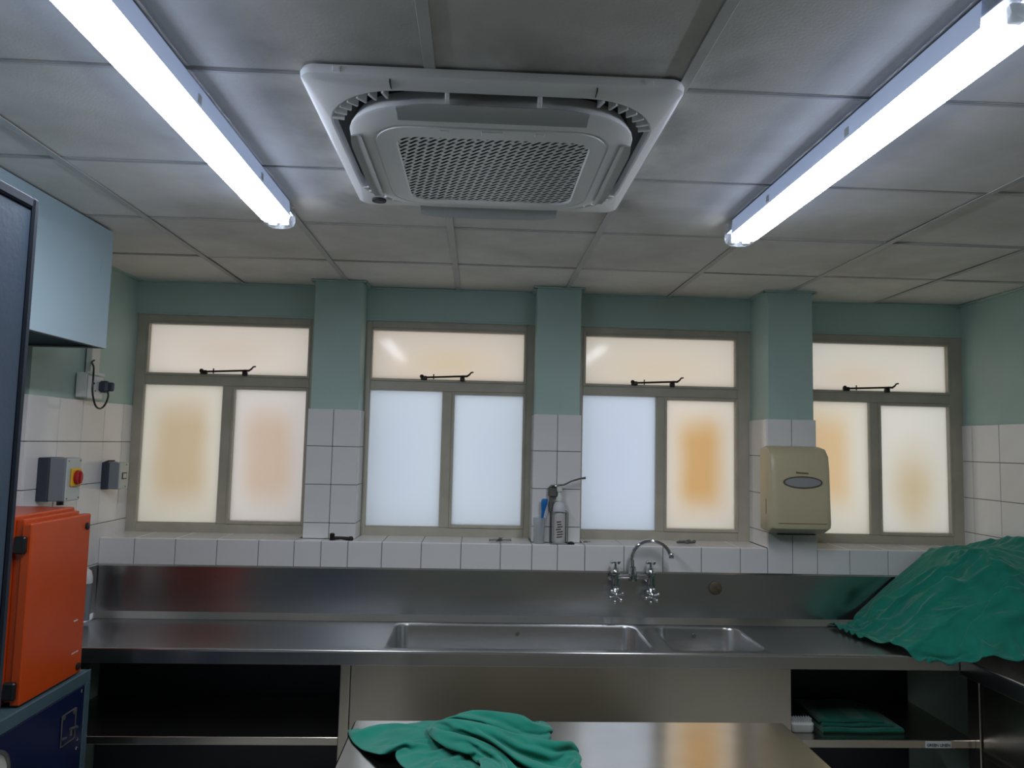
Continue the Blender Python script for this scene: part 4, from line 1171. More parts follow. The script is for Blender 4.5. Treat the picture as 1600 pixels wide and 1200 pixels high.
6,9,20,15,14,13,14,16,17,16,18,19,17,17,17,17,17,15,15,13,14,13,14,12,12,11,12,13,13,16,19,17,17,10,8,10,16,13,0,-2,2,-7,-5,-6,-2,-9,-16,-16,-14,-14,-16,-17,-15,-16,-18,-16,-16,-17,-18,-18,-10,-11,8,4,-8,1,9,7,7,13,8,13,
17,8,14,17,10,12,15,13,18,17,17,13,17,17,15,15,14,16,15,15,12,12,11,12,13,10,12,14,18,18,18,16,12,7,12,13,15,6,-1,-2,3,-6,-5,-8,-2,-3,-14,-16,-15,-15,-15,-16,-17,-14,-15,-17,-16,-15,-15,-16,-12,0,-5,-3,-2,-3,9,2,12,11,11,7,
19,9,7,20,11,12,12,10,16,16,15,16,14,14,15,15,16,16,16,11,12,14,15,10,9,10,16,17,18,17,18,19,13,5,6,13,12,2,-2,-2,4,-1,-9,-5,1,-9,-8,-16,-16,-15,-14,-15,-17,-17,-14,-14,-17,-15,-15,-15,-11,-4,-6,-5,0,-1,6,5,13,12,12,14,
23,11,3,11,12,13,13,7,16,12,14,16,12,15,16,16,15,15,14,14,14,14,10,8,13,17,14,18,16,18,19,13,8,4,10,13,9,-1,-2,-2,5,-1,-4,3,-10,-8,-7,-13,-16,-16,-13,-16,-16,-16,-16,-15,-14,-15,-13,-12,-6,-10,-7,-8,-8,4,9,9,13,13,9,17,
20,14,12,-7,18,14,8,5,15,12,16,15,9,16,15,15,14,16,15,13,13,13,9,15,19,10,18,15,16,20,13,7,7,9,10,10,8,-2,-3,-1,4,0,-1,2,-9,-8,-9,-8,-15,-16,-14,-14,-16,-16,-17,-16,-15,-13,-14,-13,-5,-8,-9,-8,-5,7,11,4,20,17,6,9,
33,7,16,-6,1,10,8,9,14,8,18,11,9,16,16,16,15,16,13,14,12,11,13,18,13,16,15,15,19,13,9,6,8,10,10,8,7,0,-3,3,-1,-1,0,2,-8,-7,-10,-7,-11,-15,-16,-13,-16,-15,-17,-17,-16,-14,-13,-7,-9,-8,-11,-9,4,3,7,15,15,14,14,13,
54,-8,8,-6,-7,9,13,11,13,9,12,6,15,17,16,15,13,14,12,13,11,14,18,12,17,19,11,19,14,11,4,8,8,9,10,8,5,-1,7,-3,3,-6,-2,1,-1,-8,-12,-9,-5,-14,-17,-14,-13,-17,-16,-16,-17,-16,-14,-5,-5,1,-15,-16,0,5,13,15,14,15,12,19,
68,-10,-11,6,-11,5,8,9,11,10,11,10,16,15,12,14,15,12,12,13,13,17,14,17,19,11,18,17,10,5,7,5,11,11,8,6,5,-1,9,-2,11,-10,-10,2,-1,-7,-11,-11,-6,-7,-16,-17,-12,-15,-15,-17,-17,-17,-11,-13,-3,-1,-8,-15,-4,11,16,13,17,8,16,18,
80,-10,-11,-9,-9,-6,6,12,8,12,15,16,13,7,11,15,13,12,13,16,15,17,15,17,15,14,18,11,7,8,3,11,9,11,8,6,9,-5,8,6,7,-10,-11,-1,-2,-9,-6,-14,-8,-5,-9,-18,-15,-9,-17,-17,-16,-18,-14,-7,-14,2,-6,-9,-3,9,12,13,16,15,13,17,
96,-15,-7,-11,-13,-15,-7,12,8,16,16,15,7,6,13,15,12,14,18,17,14,13,16,16,15,18,14,7,12,1,11,10,7,12,10,5,7,5,6,15,-10,-11,-9,-6,6,-9,-12,-11,-15,-4,-4,-14,-18,-13,-10,-16,-17,-17,-19,-7,-1,-8,-13,8,4,-7,8,14,15,15,15,17,
103,-11,-9,-15,-9,-19,-9,2,9,15,13,10,5,9,15,16,14,16,15,12,14,16,16,16,17,16,10,11,5,4,11,15,12,8,9,4,11,9,9,9,-15,-6,-7,-11,9,-11,-15,-9,-17,-11,-4,-5,-17,-18,-8,-15,-17,-16,-17,-16,-4,-3,-9,0,6,2,0,16,16,16,16,17,
106,-2,-12,-12,-15,-12,-10,1,6,-3,8,9,6,14,16,17,12,14,13,16,17,13,17,14,16,12,11,8,6,4,15,12,13,10,6,10,13,9,8,10,-17,-6,-7,-10,5,-8,-12,-15,-11,-17,-10,-2,-12,-14,-12,-13,-18,-17,-16,-14,-14,-4,-4,2,4,3,8,14,15,13,15,15,
122,-12,-11,-11,-14,-4,-11,-10,-11,-6,9,11,11,17,12,13,18,13,14,12,16,14,16,12,14,12,8,8,9,9,15,9,11,13,9,7,13,9,15,11,-17,-14,-5,-7,-3,-7,-9,-16,-11,-11,-17,-6,-9,-15,-12,-12,-13,-19,-18,-14,-12,-13,-1,2,3,6,11,13,13,15,14,13,
135,-10,-15,-12,-17,-10,-9,-19,-11,5,7,8,13,8,13,16,14,8,14,16,15,15,18,9,12,7,13,12,12,6,10,10,11,14,5,13,16,16,17,3,-18,-16,-7,-2,-9,-9,-9,-15,-15,-3,-16,-15,-8,-14,-15,-12,-12,-14,-15,-16,-17,-10,-2,1,7,9,10,12,15,12,12,15,
148,-13,-16,-17,-12,-5,-15,-16,-13,-1,3,14,6,12,15,16,9,7,8,20,13,17,14,15,5,14,8,14,12,9,1,10,12,15,-1,19,19,18,19,-4,-16,-13,-9,-6,-7,-13,-13,-5,-16,-9,-10,-18,-11,-15,-13,-16,-11,-13,-14,-7,-10,-15,-1,1,12,11,11,6,4,12,13,14,
161,-17,-16,-15,-13,-5,-15,-15,-12,-3,8,4,10,10,5,10,4,7,17,17,18,11,15,15,11,3,15,11,11,11,6,7,10,11,12,14,17,16,17,-5,-11,-11,-11,-14,-9,-7,-12,-11,-5,-13,-12,-17,-15,-14,-13,-13,-14,-14,-14,-8,7,-3,-7,-2,7,9,11,14,10,9,14,14,
170,-18,-17,-16,-6,-9,-13,-13,-11,-3,-4,11,6,-5,15,10,-1,14,10,18,17,13,12,9,15,12,11,1,12,10,12,10,11,3,15,15,18,12,14,-1,-15,-11,-11,-6,-13,-13,-6,-13,-11,-7,-11,-13,-19,-15,-10,-16,-16,-10,-2,-13,2,13,-1,-3,8,5,8,12,13,13,15,12,
168,-13,-10,-10,-8,-12,-10,-8,-12,-12,-2,9,-11,1,16,2,14,16,3,20,2,14,15,11,13,19,4,11,-4,15,8,10,12,17,9,18,10,12,10,-4,-7,-9,-14,-4,-15,-13,-6,-12,-3,-14,-15,-15,-7,-15,-17,-16,-12,-5,-3,-4,4,0,12,3,5,3,9,12,12,14,13,15,
171,-9,-6,-7,-8,-11,-11,-9,-11,-14,-2,3,-14,-3,17,12,8,12,11,6,9,7,14,16,12,12,6,15,7,-5,7,14,18,14,16,16,10,6,1,-2,-4,-11,-10,-6,-14,-6,-13,-9,-11,-8,-12,-18,-8,-9,-11,-16,-11,-10,9,5,-3,-12,11,15,5,7,0,14,16,13,14,15,
188,-8,-6,-8,-9,-12,-17,-5,-15,-11,-9,-4,-6,2,14,11,8,-3,10,12,6,3,15,20,17,11,6,6,13,-10,5,17,17,18,16,10,14,-1,-6,4,-5,4,-16,7,-18,-17,-12,-16,4,-12,-15,-16,-10,-14,6,-9,-14,-5,5,11,-5,-10,-3,13,8,6,8,12,15,16,15,16,
169,0,-11,6,-1,-5,10,2,-10,10,1,8,-5,-13,6,3,7,6,5,-6,-12,10,9,15,6,5,9,0,5,-5,2,-4,-16,-12,1,-4,6,12,17,17,17,17,19,19,19,20,18,16,7,4,14,3,-8,-9,-2,15,15,15,15,15,16,17,17,18,17,18,19,20,19,19,16,14,
161,2,-12,-6,1,6,-1,2,-4,4,4,2,-4,-4,-2,1,11,7,1,1,-2,1,8,13,8,8,5,3,-4,-1,3,0,0,-13,-7,9,12,11,14,15,17,17,18,18,16,17,18,12,15,9,6,-5,-8,-4,13,15,15,15,13,14,16,16,18,17,17,16,17,16,19,18,13,9,
159,-12,-5,-8,-1,0,1,4,-6,5,3,-1,-3,1,-3,1,9,4,3,2,5,-3,10,10,7,8,7,0,-3,-2,0,4,6,7,-1,8,11,12,12,14,15,18,17,18,14,13,17,15,13,16,5,-10,-12,8,15,14,15,14,9,16,15,18,17,18,17,15,14,13,18,18,14,-9,
145,0,-13,-10,-2,8,-7,-1,1,-1,5,-1,2,1,-6,0,7,5,-1,4,7,5,4,10,3,9,6,6,-3,-5,1,16,8,1,15,8,12,14,13,12,13,16,16,18,15,8,15,17,18,13,-2,-14,2,13,15,14,13,11,11,16,16,17,17,17,16,14,11,14,17,15,9,-8,
143,-9,-15,-6,-1,-4,-2,0,1,-2,2,4,-3,-1,-2,5,-1,8,1,8,7,-4,12,1,8,13,2,12,-7,5,8,14,15,10,8,11,11,13,9,15,14,15,16,13,15,9,13,13,12,3,3,2,12,12,10,9,12,15,14,15,17,16,17,18,14,14,12,12,12,8,13,-11,
143,-19,-15,-9,-8,-4,0,1,1,3,-4,5,-4,0,-2,5,8,0,10,0,6,10,-1,11,4,9,18,12,1,-1,15,14,13,16,8,12,7,7,9,17,15,16,14,11,14,11,16,7,15,-4,8,13,8,3,8,11,17,12,18,16,16,15,18,16,17,15,8,16,13,-9,9,-4,
133,-12,-18,-3,-3,-1,-3,-8,-6,-5,5,-3,-1,-1,0,4,4,3,8,4,5,7,5,5,12,15,16,9,9,11,17,15,14,7,11,15,8,3,14,14,14,13,10,14,9,15,16,14,8,6,7,9,12,2,4,11,13,17,18,16,15,17,16,18,16,13,14,14,-1,-5,-9,2,
113,2,-11,10,-3,-8,-6,-1,-11,-13,-12,-2,0,-1,0,3,2,6,6,7,6,3,7,11,14,17,17,17,14,15,17,16,12,-5,16,16,5,12,14,14,15,14,6,12,10,16,16,13,6,11,5,11,11,-4,6,14,16,16,18,16,16,14,16,19,14,15,17,7,-8,-14,-9,-8,
100,-3,4,5,11,-1,-10,-15,-6,-11,-14,-10,-7,1,1,1,0,5,11,9,18,3,8,13,12,15,19,20,16,15,13,17,2,2,18,15,14,12,14,11,12,19,8,12,7,14,8,14,16,6,9,13,4,-4,13,12,17,15,16,17,15,16,17,15,16,17,12,-6,-14,-8,-2,0,
83,-2,4,9,9,11,2,-9,-14,-11,-10,-12,-10,-3,-1,7,2,0,1,13,13,18,10,13,13,13,17,19,18,16,13,12,7,5,15,12,17,11,11,16,10,16,12,14,10,7,12,14,13,7,8,15,-3,5,12,13,16,13,15,17,17,17,16,15,15,13,-2,-11,-5,5,0,-16,
73,-6,3,9,8,13,5,4,-1,-10,-11,-10,-10,-11,-12,-1,7,11,8,2,16,18,14,16,9,16,16,17,10,18,19,17,9,3,14,11,12,18,3,18,16,11,15,13,15,5,8,14,14,0,15,14,-8,11,12,13,15,15,16,14,18,17,14,14,14,-2,-10,2,10,3,-14,-13,
73,-8,5,-4,10,7,9,7,9,2,-8,-13,-14,-12,-8,-8,2,11,12,13,13,13,12,16,14,15,16,13,16,15,14,18,7,13,15,13,9,16,4,16,14,16,14,14,11,12,10,-3,10,13,13,14,-3,10,13,14,14,15,15,14,15,12,14,12,2,5,1,11,2,-12,-14,-14,
80,-6,-11,3,-5,5,9,11,10,6,8,-8,-16,-10,-3,-7,-3,12,14,11,12,9,9,13,15,18,15,15,17,12,13,17,11,14,16,17,-1,17,10,15,12,15,17,10,14,13,11,-10,9,10,13,15,9,11,9,14,13,14,12,13,9,16,8,13,3,11,11,2,-12,-16,-12,-16,
69,7,-10,-4,-4,4,-2,10,9,8,11,7,-5,-10,-4,-3,-1,3,16,15,11,12,9,10,12,16,15,13,14,10,18,18,14,16,13,12,8,11,15,5,18,15,13,17,12,13,2,-9,14,13,9,13,13,9,13,11,17,12,8,13,13,11,5,15,12,12,4,-11,-16,-17,-11,-17,
56,4,1,-6,-3,-1,-4,9,9,8,9,13,11,-2,-2,-4,1,2,8,18,17,12,10,10,10,12,16,14,1,18,18,17,15,16,15,16,4,11,13,12,10,15,15,15,16,12,-6,-3,15,14,9,13,10,13,8,14,17,10,9,11,14,9,12,14,13,6,-8,-17,-13,-15,-16,-13,
42,2,-2,-3,0,4,-9,7,10,12,16,8,8,18,7,-2,0,3,3,12,18,17,12,8,11,11,14,15,-3,18,17,18,16,17,13,9,13,11,11,5,20,13,13,17,8,17,-11,6,15,8,16,5,14,8,16,16,16,7,13,9,14,13,10,14,10,-8,-17,-14,-16,-9,-13,-17,
39,-11,-3,-3,1,2,5,0,11,12,12,13,13,18,16,-2,2,11,6,8,13,16,15,9,14,8,15,4,9,15,17,17,17,15,16,8,10,14,5,11,11,18,17,14,14,6,-3,9,10,13,13,10,12,10,10,10,16,15,10,13,13,13,13,10,-8,-13,-14,-16,-15,-9,-16,-13,
41,-14,-17,5,3,-6,3,7,9,13,13,17,18,19,14,13,1,7,11,9,13,12,13,13,11,10,11,10,8,11,17,18,17,16,10,8,10,14,14,7,8,15,19,14,13,11,-3,11,9,12,10,15,11,7,10,14,15,15,13,10,14,14,8,-7,-11,-10,-12,-18,-17,-11,-17,-13,
42,-16,-18,8,3,1,0,9,12,14,14,14,16,14,15,12,11,8,10,12,11,14,13,12,12,9,10,13,4,11,16,18,17,15,8,6,16,13,13,9,11,12,14,16,9,8,10,10,2,13,16,7,15,12,6,15,16,14,9,15,14,15,-7,-11,-13,-14,-11,-16,-16,-15,-17,-14,
27,0,-10,7,4,2,9,4,12,13,14,13,14,13,13,12,14,8,6,15,15,15,14,10,9,6,10,12,14,5,16,17,18,17,8,6,16,14,12,12,5,12,14,15,11,11,10,8,6,12,15,10,12,12,6,14,14,13,11,13,15,6,-15,-13,-14,-14,-13,-14,-16,-16,-16,-15,
23,-3,11,-10,15,11,3,9,10,15,12,13,13,14,10,13,12,8,9,15,15,15,12,12,10,1,12,8,14,6,17,12,15,16,11,7,19,19,15,13,-1,12,14,15,14,12,0,17,9,9,11,17,10,12,6,10,15,11,14,12,7,-8,-10,-12,-17,-15,-17,-12,-15,-18,-17,-15,
4,7,13,11,12,7,11,9,10,14,14,9,15,12,9,13,14,12,6,14,14,15,14,10,9,3,6,2,15,12,15,17,14,7,8,13,16,19,20,12,8,10,12,13,10,18,2,12,12,12,9,4,16,12,12,8,13,17,15,12,-4,-13,-13,-15,-12,-17,-16,-16,-17,-16,-18,-16,
0,9,11,14,16,6,18,12,11,13,15,4,14,12,12,15,13,14,9,13,13,14,13,13,3,7,-3,6,15,12,9,16,13,19,2,7,16,17,15,17,13,18,3,8,15,18,17,4,10,15,5,9,11,13,16,12,9,14,18,8,-11,-16,-16,-13,-15,-18,-19,-15,-14,-18,-16,-18,
17,9,9,12,12,11,12,14,13,12,8,12,14,14,12,14,14,13,12,12,14,11,10,15,-3,11,-4,8,1,17,19,9,9,15,4,14,9,18,15,14,19,16,10,9,14,15,9,5,17,15,9,10,6,15,8,15,16,17,15,1,-18,-18,-16,-15,-16,-17,-16,-12,-15,-19,-18,-19,
35,7,9,11,12,12,12,12,11,13,11,10,13,13,13,14,15,14,13,10,13,11,11,11,2,-1,8,1,8,9,15,6,8,14,16,2,15,16,14,15,19,15,12,9,15,12,6,15,17,16,11,4,12,8,13,12,18,17,6,-10,-11,-17,-18,-17,-14,-16,-13,-17,-16,-17,-19,-19,
53,6,9,11,12,12,11,11,12,9,12,14,11,12,14,13,14,15,14,12,9,7,17,11,5,-1,-15,10,15,-7,11,5,17,14,14,1,16,18,19,15,15,11,19,12,10,7,19,13,13,18,7,13,10,12,11,12,4,14,-3,4,-16,-17,-19,-10,-17,-14,-16,-12,-20,-20,-19,-19,
70,6,9,11,11,11,2,12,14,14,12,13,14,13,12,13,13,14,14,12,11,6,5,15,5,-3,-1,0,-4,-8,7,16,17,15,12,11,11,16,19,15,19,14,10,13,11,15,19,13,15,17,16,6,9,13,7,6,14,-4,8,-4,-12,-16,-14,-17,-14,-16,-13,-19,-20,-20,-17,-18,
88,6,8,11,6,9,4,14,14,13,13,14,10,14,17,12,12,11,12,14,12,-1,0,3,17,10,-1,-1,-11,-10,-2,17,16,17,11,9,17,18,14,18,19,12,16,14,11,18,17,17,16,15,15,12,13,-2,13,2,6,7,5,-8,-19,-17,-13,-12,-14,-17,-18,-19,-19,-16,-17,-18,
105,7,9,7,5,5,7,8,12,17,15,11,12,9,17,18,15,13,11,9,9,7,1,-7,5,15,16,-4,-8,-9,-8,4,16,19,13,12,12,19,20,11,16,17,16,17,15,16,18,16,14,17,16,17,5,0,17,3,8,4,-2,-18,-17,-16,-6,-17,-18,-18,-19,-14,-15,-18,-17,-18,
122,8,9,7,6,5,6,6,7,8,14,17,13,13,14,16,16,17,14,12,7,3,-3,-1,6,2,14,5,-5,-6,-6,-1,6,15,18,9,13,18,16,18,13,18,18,17,12,11,20,18,20,17,14,11,-5,3,21,11,12,2,-9,-19,-16,-12,-14,-14,-18,-18,-18,-16,-12,-15,-17,-15,
137,6,14,9,5,5,5,5,7,6,10,13,15,15,15,16,17,15,15,9,2,6,4,0,8,3,-14,12,13,-4,-3,-2,0,5,17,16,10,12,16,20,14,15,21,8,9,17,20,19,17,12,11,10,0,14,19,17,8,-4,-11,-18,-13,-14,-14,-15,-18,-18,-16,-13,-16,-16,-13,-2,
143,9,3,16,15,8,5,6,4,6,10,12,11,10,14,18,19,17,10,9,10,4,4,6,1,3,-5,0,9,5,2,0,-3,1,10,17,14,13,11,16,15,11,14,11,13,16,16,15,13,10,13,15,17,14,11,5,6,-4,-6,-11,-17,-17,-14,-10,-13,-17,-14,-15,-16,-16,-14,7,
161,-1,7,0,16,17,10,10,-3,9,14,12,11,10,12,11,14,17,18,11,11,6,4,4,1,2,2,-2,2,1,6,5,3,-1,2,15,18,10,12,16,13,14,11,11,9,15,15,16,7,11,16,11,11,9,11,9,5,-3,3,-14,-13,-16,-13,-10,-14,-17,-17,-8,-18,-18,-11,11,
171,0,-1,7,6,6,12,12,15,11,12,16,14,8,12,11,11,11,11,14,13,9,9,4,2,2,4,0,1,3,0,3,7,2,1,7,17,14,12,13,13,12,11,11,14,12,16,10,13,9,5,-2,13,10,12,11,4,2,1,-8,-17,-17,-9,-17,-7,-14,-16,-19,-11,-6,-13,7,
179,3,-2,10,2,7,11,12,16,13,11,16,16,12,11,11,11,11,12,2,7,7,7,5,6,10,4,8,5,1,2,1,2,4,5,4,11,16,14,10,14,3,14,12,12,4,10,8,9,6,8,5,12,12,4,10,6,8,1,-9,-16,-15,-13,-9,-9,-12,-18,-17,-12,-3,-8,-4,
188,4,5,2,7,8,13,9,13,14,15,9,9,12,12,13,13,17,13,4,4,7,5,-11,2,5,10,13,8,13,8,3,-1,2,5,7,8,12,17,6,4,11,14,17,-4,-4,5,8,11,6,7,6,14,6,16,1,14,3,0,-8,-16,-13,-3,-11,-16,-9,-15,-9,-18,-5,12,-15,
199,5,11,0,7,10,11,10,7,13,14,15,11,12,12,12,12,11,9,9,9,1,2,2,1,-1,-3,7,8,12,10,13,10,7,4,6,9,8,13,6,4,11,12,0,-3,-5,2,9,12,4,5,9,9,12,10,10,8,8,-2,-5,-9,-13,-11,-12,-12,-17,-6,-5,-10,3,2,-1,
201,7,17,3,7,10,8,6,13,12,15,15,13,13,12,11,10,10,10,8,6,4,-1,8,5,-1,-4,5,4,5,7,11,13,13,13,8,7,8,6,11,3,7,-7,2,5,2,4,8,8,5,0,2,8,10,13,16,13,8,-14,3,-1,-17,-17,-13,-15,-16,-8,-7,-1,6,10,7,
215,1,3,16,13,9,-4,14,18,13,13,12,8,8,8,7,7,10,12,11,11,6,-1,2,2,7,11,5,4,3,9,12,10,12,14,12,9,8,5,7,6,-1,-2,6,4,2,7,7,8,5,-2,0,5,10,12,10,9,5,-1,-6,-3,-17,-20,-13,-15,-12,-18,2,5,11,14,2,
219,-3,9,17,13,5,6,10,12,11,6,5,11,9,9,5,8,10,10,8,12,9,12,8,7,6,6,1,7,7,5,13,8,12,15,10,13,10,7,11,2,-2,1,4,3,5,9,5,3,2,-1,-2,1,4,4,6,13,13,-2,2,-13,-13,-17,-17,-10,-10,-8,-2,12,4,13,1,
218,10,2,11,11,11,9,5,4,4,5,7,7,8,8,9,10,10,10,11,11,10,7,10,11,9,9,8,7,4,2,17,18,13,13,12,8,14,13,11,-6,2,-2,9,4,4,4,6,3,2,1,-2,2,-3,2,-3,1,12,10,2,-16,-16,-17,-13,-16,-5,-6,11,9,11,10,11,
216,17,11,-1,-6,8,9,4,4,4,5,7,8,8,8,9,10,10,11,10,11,10,11,10,8,9,9,10,10,10,12,14,15,15,15,17,15,13,6,-4,10,1,0,3,11,10,8,5,4,1,-3,2,0,-3,1,0,-6,-3,2,-2,-13,-14,-13,-13,-5,-4,2,8,9,9,12,4,
220,13,0,0,-1,-3,14,3,2,5,9,10,12,7,7,8,8,10,10,10,11,10,11,10,11,12,14,13,14,13,14,12,13,15,17,11,6,6,-3,1,13,14,9,-5,6,5,14,12,8,6,2,-1,-1,-1,0,-3,-5,-8,-6,-15,-12,-8,-4,-15,-5,2,0,8,7,11,12,12,
213,8,-3,1,2,8,10,9,10,8,10,10,8,10,9,9,7,10,10,11,10,10,11,9,11,11,11,9,10,15,15,16,16,13,1,1,7,6,-7,4,16,18,11,4,7,-1,14,3,8,6,8,5,-1,-1,-1,-1,-2,-4,-9,-14,-7,-3,-10,-20,-10,1,16,-4,13,15,10,11,
227,-1,3,3,2,10,11,11,10,8,8,11,9,8,8,9,10,10,10,8,11,10,8,8,10,11,8,12,11,16,15,14,6,-4,1,9,8,-6,-5,11,19,17,10,6,9,0,6,12,4,3,6,-4,1,-1,-1,-2,0,-4,-5,3,-2,-5,-13,-14,-16,-1,16,6,12,15,9,10,
238,6,5,3,-2,4,17,11,11,10,7,10,10,8,7,11,9,6,8,10,11,11,7,6,2,8,12,15,16,16,13,-1,-7,-2,11,12,-7,-7,6,15,13,18,11,9,-5,10,2,13,4,8,10,-11,-9,1,1,0,-2,-4,-7,1,2,-4,-5,-1,-13,-10,10,16,15,1,16,13,
255,5,-3,8,4,-2,7,12,12,12,10,8,9,11,9,10,10,9,8,7,4,3,4,6,10,15,15,17,15,6,-4,-5,-2,8,12,2,-10,-3,15,15,9,15,13,17,-8,-6,9,9,11,3,5,10,-5,-10,-6,-5,-4,-4,-4,3,-2,2,-12,1,2,-2,12,17,15,2,11,10,
271,2,-1,5,10,-3,0,6,9,11,12,14,12,12,11,10,6,1,1,2,4,7,11,13,14,15,16,14,0,-5,-5,-1,5,15,3,-3,-12,7,19,15,2,14,17,18,-1,-19,1,10,12,10,1,7,11,4,-10,-11,-10,-2,-10,-9,-4,6,-6,-1,14,9,10,15,5,4,12,4,
286,2,-1,5,9,1,0,5,8,9,12,13,13,10,5,2,-1,0,2,10,11,14,12,13,14,13,9,-2,-6,-4,-1,-4,11,18,6,-14,-10,16,20,16,-1,10,16,16,3,-8,-15,7,12,13,6,1,9,12,8,-6,-11,-12,-10,-6,-2,-5,-3,1,5,17,11,12,6,14,11,-1,
298,3,-3,-3,12,13,1,5,7,8,8,5,11,4,-1,0,3,6,12,14,14,13,10,10,14,4,-4,-6,-5,-1,-3,10,16,17,-10,-14,-2,19,18,17,-4,9,13,10,13,2,-16,-9,8,13,12,6,1,10,13,10,-2,-12,-12,0,-2,-5,-6,-7,-1,13,16,16,14,-3,11,4,
319,-7,-7,7,1,15,11,4,1,14,6,0,-6,1,3,7,10,10,13,15,14,11,9,14,1,-9,-4,-7,-5,-2,10,17,14,0,-7,-13,5,18,17,18,-6,9,12,8,10,15,-11,-13,-10,12,12,12,2,4,11,13,13,0,-13,-14,-6,-3,3,-8,7,13,14,7,0,6,16,14,
331,-10,-2,8,3,9,6,13,1,9,7,-3,-6,1,4,12,12,10,5,9,14,17,14,3,-10,-7,-6,-8,-2,8,14,12,18,-4,-15,-9,11,15,17,6,3,8,15,2,16,16,-4,-16,-15,-2,12,13,7,-1,10,12,14,12,1,-8,-9,-9,-7,2,8,14,15,9,-4,9,6,1,
324,-3,9,3,10,12,2,7,10,9,7,-10,1,-3,10,10,8,2,10,14,15,13,3,-7,-9,-7,-9,-3,8,13,9,17,13,-13,-14,-2,14,8,8,12,18,-4,17,0,18,17,1,-17,-15,-13,5,13,10,7,-1,13,12,13,12,3,0,-7,-7,-7,3,14,9,9,12,10,4,7,
316,16,12,3,5,0,15,8,11,9,5,-6,-3,3,3,2,3,12,16,14,13,2,-6,-6,-7,-11,-6,5,14,7,14,15,5,-16,-12,9,12,8,2,18,12,5,6,13,7,12,12,-14,-18,-16,-4,9,14,10,-5,10,12,11,11,10,0,1,9,-6,3,11,10,8,10,12,8,2,
330,10,10,10,3,1,14,12,7,10,4,-3,-2,-9,-4,7,12,15,14,6,3,-5,-8,-1,-9,-8,0,13,10,12,10,11,-1,-11,2,-1,10,15,3,16,14,-6,1,15,12,8,14,-3,-17,-17,-14,3,11,13,0,6,12,8,10,8,7,12,12,-1,8,8,10,11,9,9,9,7,
339,11,9,14,3,0,13,15,7,3,5,3,-9,-12,0,5,16,12,-3,5,-1,-3,-1,-8,-6,-4,10,14,15,4,14,10,-16,4,11,-11,13,11,15,8,12,-12,-5,18,7,10,12,1,-5,-18,-17,-8,9,14,10,1,11,9,0,11,9,17,14,9,14,7,9,12,7,9,12,10,
353,5,13,7,8,4,13,14,4,5,9,-7,-11,-4,3,6,2,-4,7,7,-9,-2,-5,-5,-4,7,16,16,9,9,13,3,-10,11,-6,-8,9,14,14,11,7,-15,3,10,10,5,5,3,7,-11,-16,-15,4,9,14,4,5,10,7,9,12,10,14,18,16,15,10,9,8,11,13,11,
365,6,8,9,0,11,11,6,12,11,-7,0,-5,2,2,-7,-12,7,13,-6,-14,5,-13,5,2,15,17,12,7,14,12,-10,-2,16,-17,-11,11,17,17,7,4,-15,7,5,16,1,-10,9,13,1,-16,-13,-12,8,16,14,0,5,10,13,12,11,13,18,20,19,13,11,11,11,9,9,
371,12,10,6,2,6,2,16,11,-1,5,4,1,1,-13,-13,-1,4,3,-15,4,-11,2,2,13,16,10,7,16,16,3,-15,8,11,-13,-6,7,12,4,5,6,-5,9,3,10,6,-13,4,14,9,-8,-12,-14,-4,12,15,15,-2,4,13,16,16,15,18,20,19,17,14,9,8,11,11,
384,6,9,12,6,-4,12,6,12,7,6,6,0,-12,-11,-3,-3,-7,-12,-3,-1,-4,8,9,9,16,4,12,14,15,-8,-12,12,6,-12,3,-6,3,0,7,7,7,4,18,-6,13,-13,-3,14,13,2,-7,-15,-9,-1,13,15,12,6,7,9,17,20,20,19,18,17,15,11,12,15,6,
393,11,5,12,10,-8,12,10,14,7,7,4,-12,-12,1,0,-7,-14,-14,5,-8,6,8,9,8,11,8,14,6,12,-13,-10,14,-6,-8,-6,-5,-1,-3,8,10,7,13,16,-8,16,-2,-6,8,16,8,0,-16,-14,-11,7,15,14,13,17,13,0,19,20,17,17,17,18,18,18,16,15,
408,10,4,-1,3,9,14,14,14,8,-2,-6,-10,5,1,-7,-15,-11,1,-3,-2,5,4,11,6,12,11,9,10,-2,-13,-13,4,-9,-5,-5,-3,-6,-7,10,7,15,17,15,-7,7,11,-7,10,9,13,6,-7,-15,-13,-10,12,15,15,17,17,8,15,14,19,17,17,14,16,18,15,15,
417,4,-6,-3,15,13,15,17,18,1,-13,-10,9,7,3,-12,-13,-8,-1,-3,3,2,2,9,2,6,14,15,-1,-15,-5,-15,-5,-5,-6,-9,0,-6,-7,12,10,15,17,9,-4,7,11,-3,7,9,8,11,2,-5,-15,-10,0,17,18,10,18,11,17,12,13,17,18,16,16,14,13,15,
403,5,-1,12,18,17,12,17,14,-10,-10,4,6,11,-1,-17,-6,-5,3,-4,-9,4,11,9,-8,8,10,-1,1,-6,-16,-9,-12,-1,-6,5,-12,-15,-4,16,15,15,8,4,9,-2,8,5,12,-1,8,9,4,-1,4,-8,-13,16,16,16,17,16,0,19,12,16,17,12,15,12,14,13,
392,6,17,16,17,16,9,15,-1,-12,10,10,3,14,-7,-13,-10,5,0,-8,-7,-3,15,7,-1,2,-9,-4,-1,-3,-13,-10,-12,-6,0,0,3,-13,-10,17,12,11,4,11,-1,-2,9,13,15,-5,7,4,5,8,9,-11,-8,16,14,15,19,12,12,2,15,18,17,9,7,12,12,13,
393,9,19,20,18,18,7,0,-6,-4,1,20,13,12,-2,-15,-14,-8,11,-13,3,-1,8,1,2,-4,6,-11,-15,-7,-14,-8,-10,-11,6,0,5,-5,-9,8,14,9,0,10,-1,4,14,2,15,6,8,-4,-2,8,9,2,8,8,16,10,20,18,8,5,14,10,12,11,5,2,12,13,
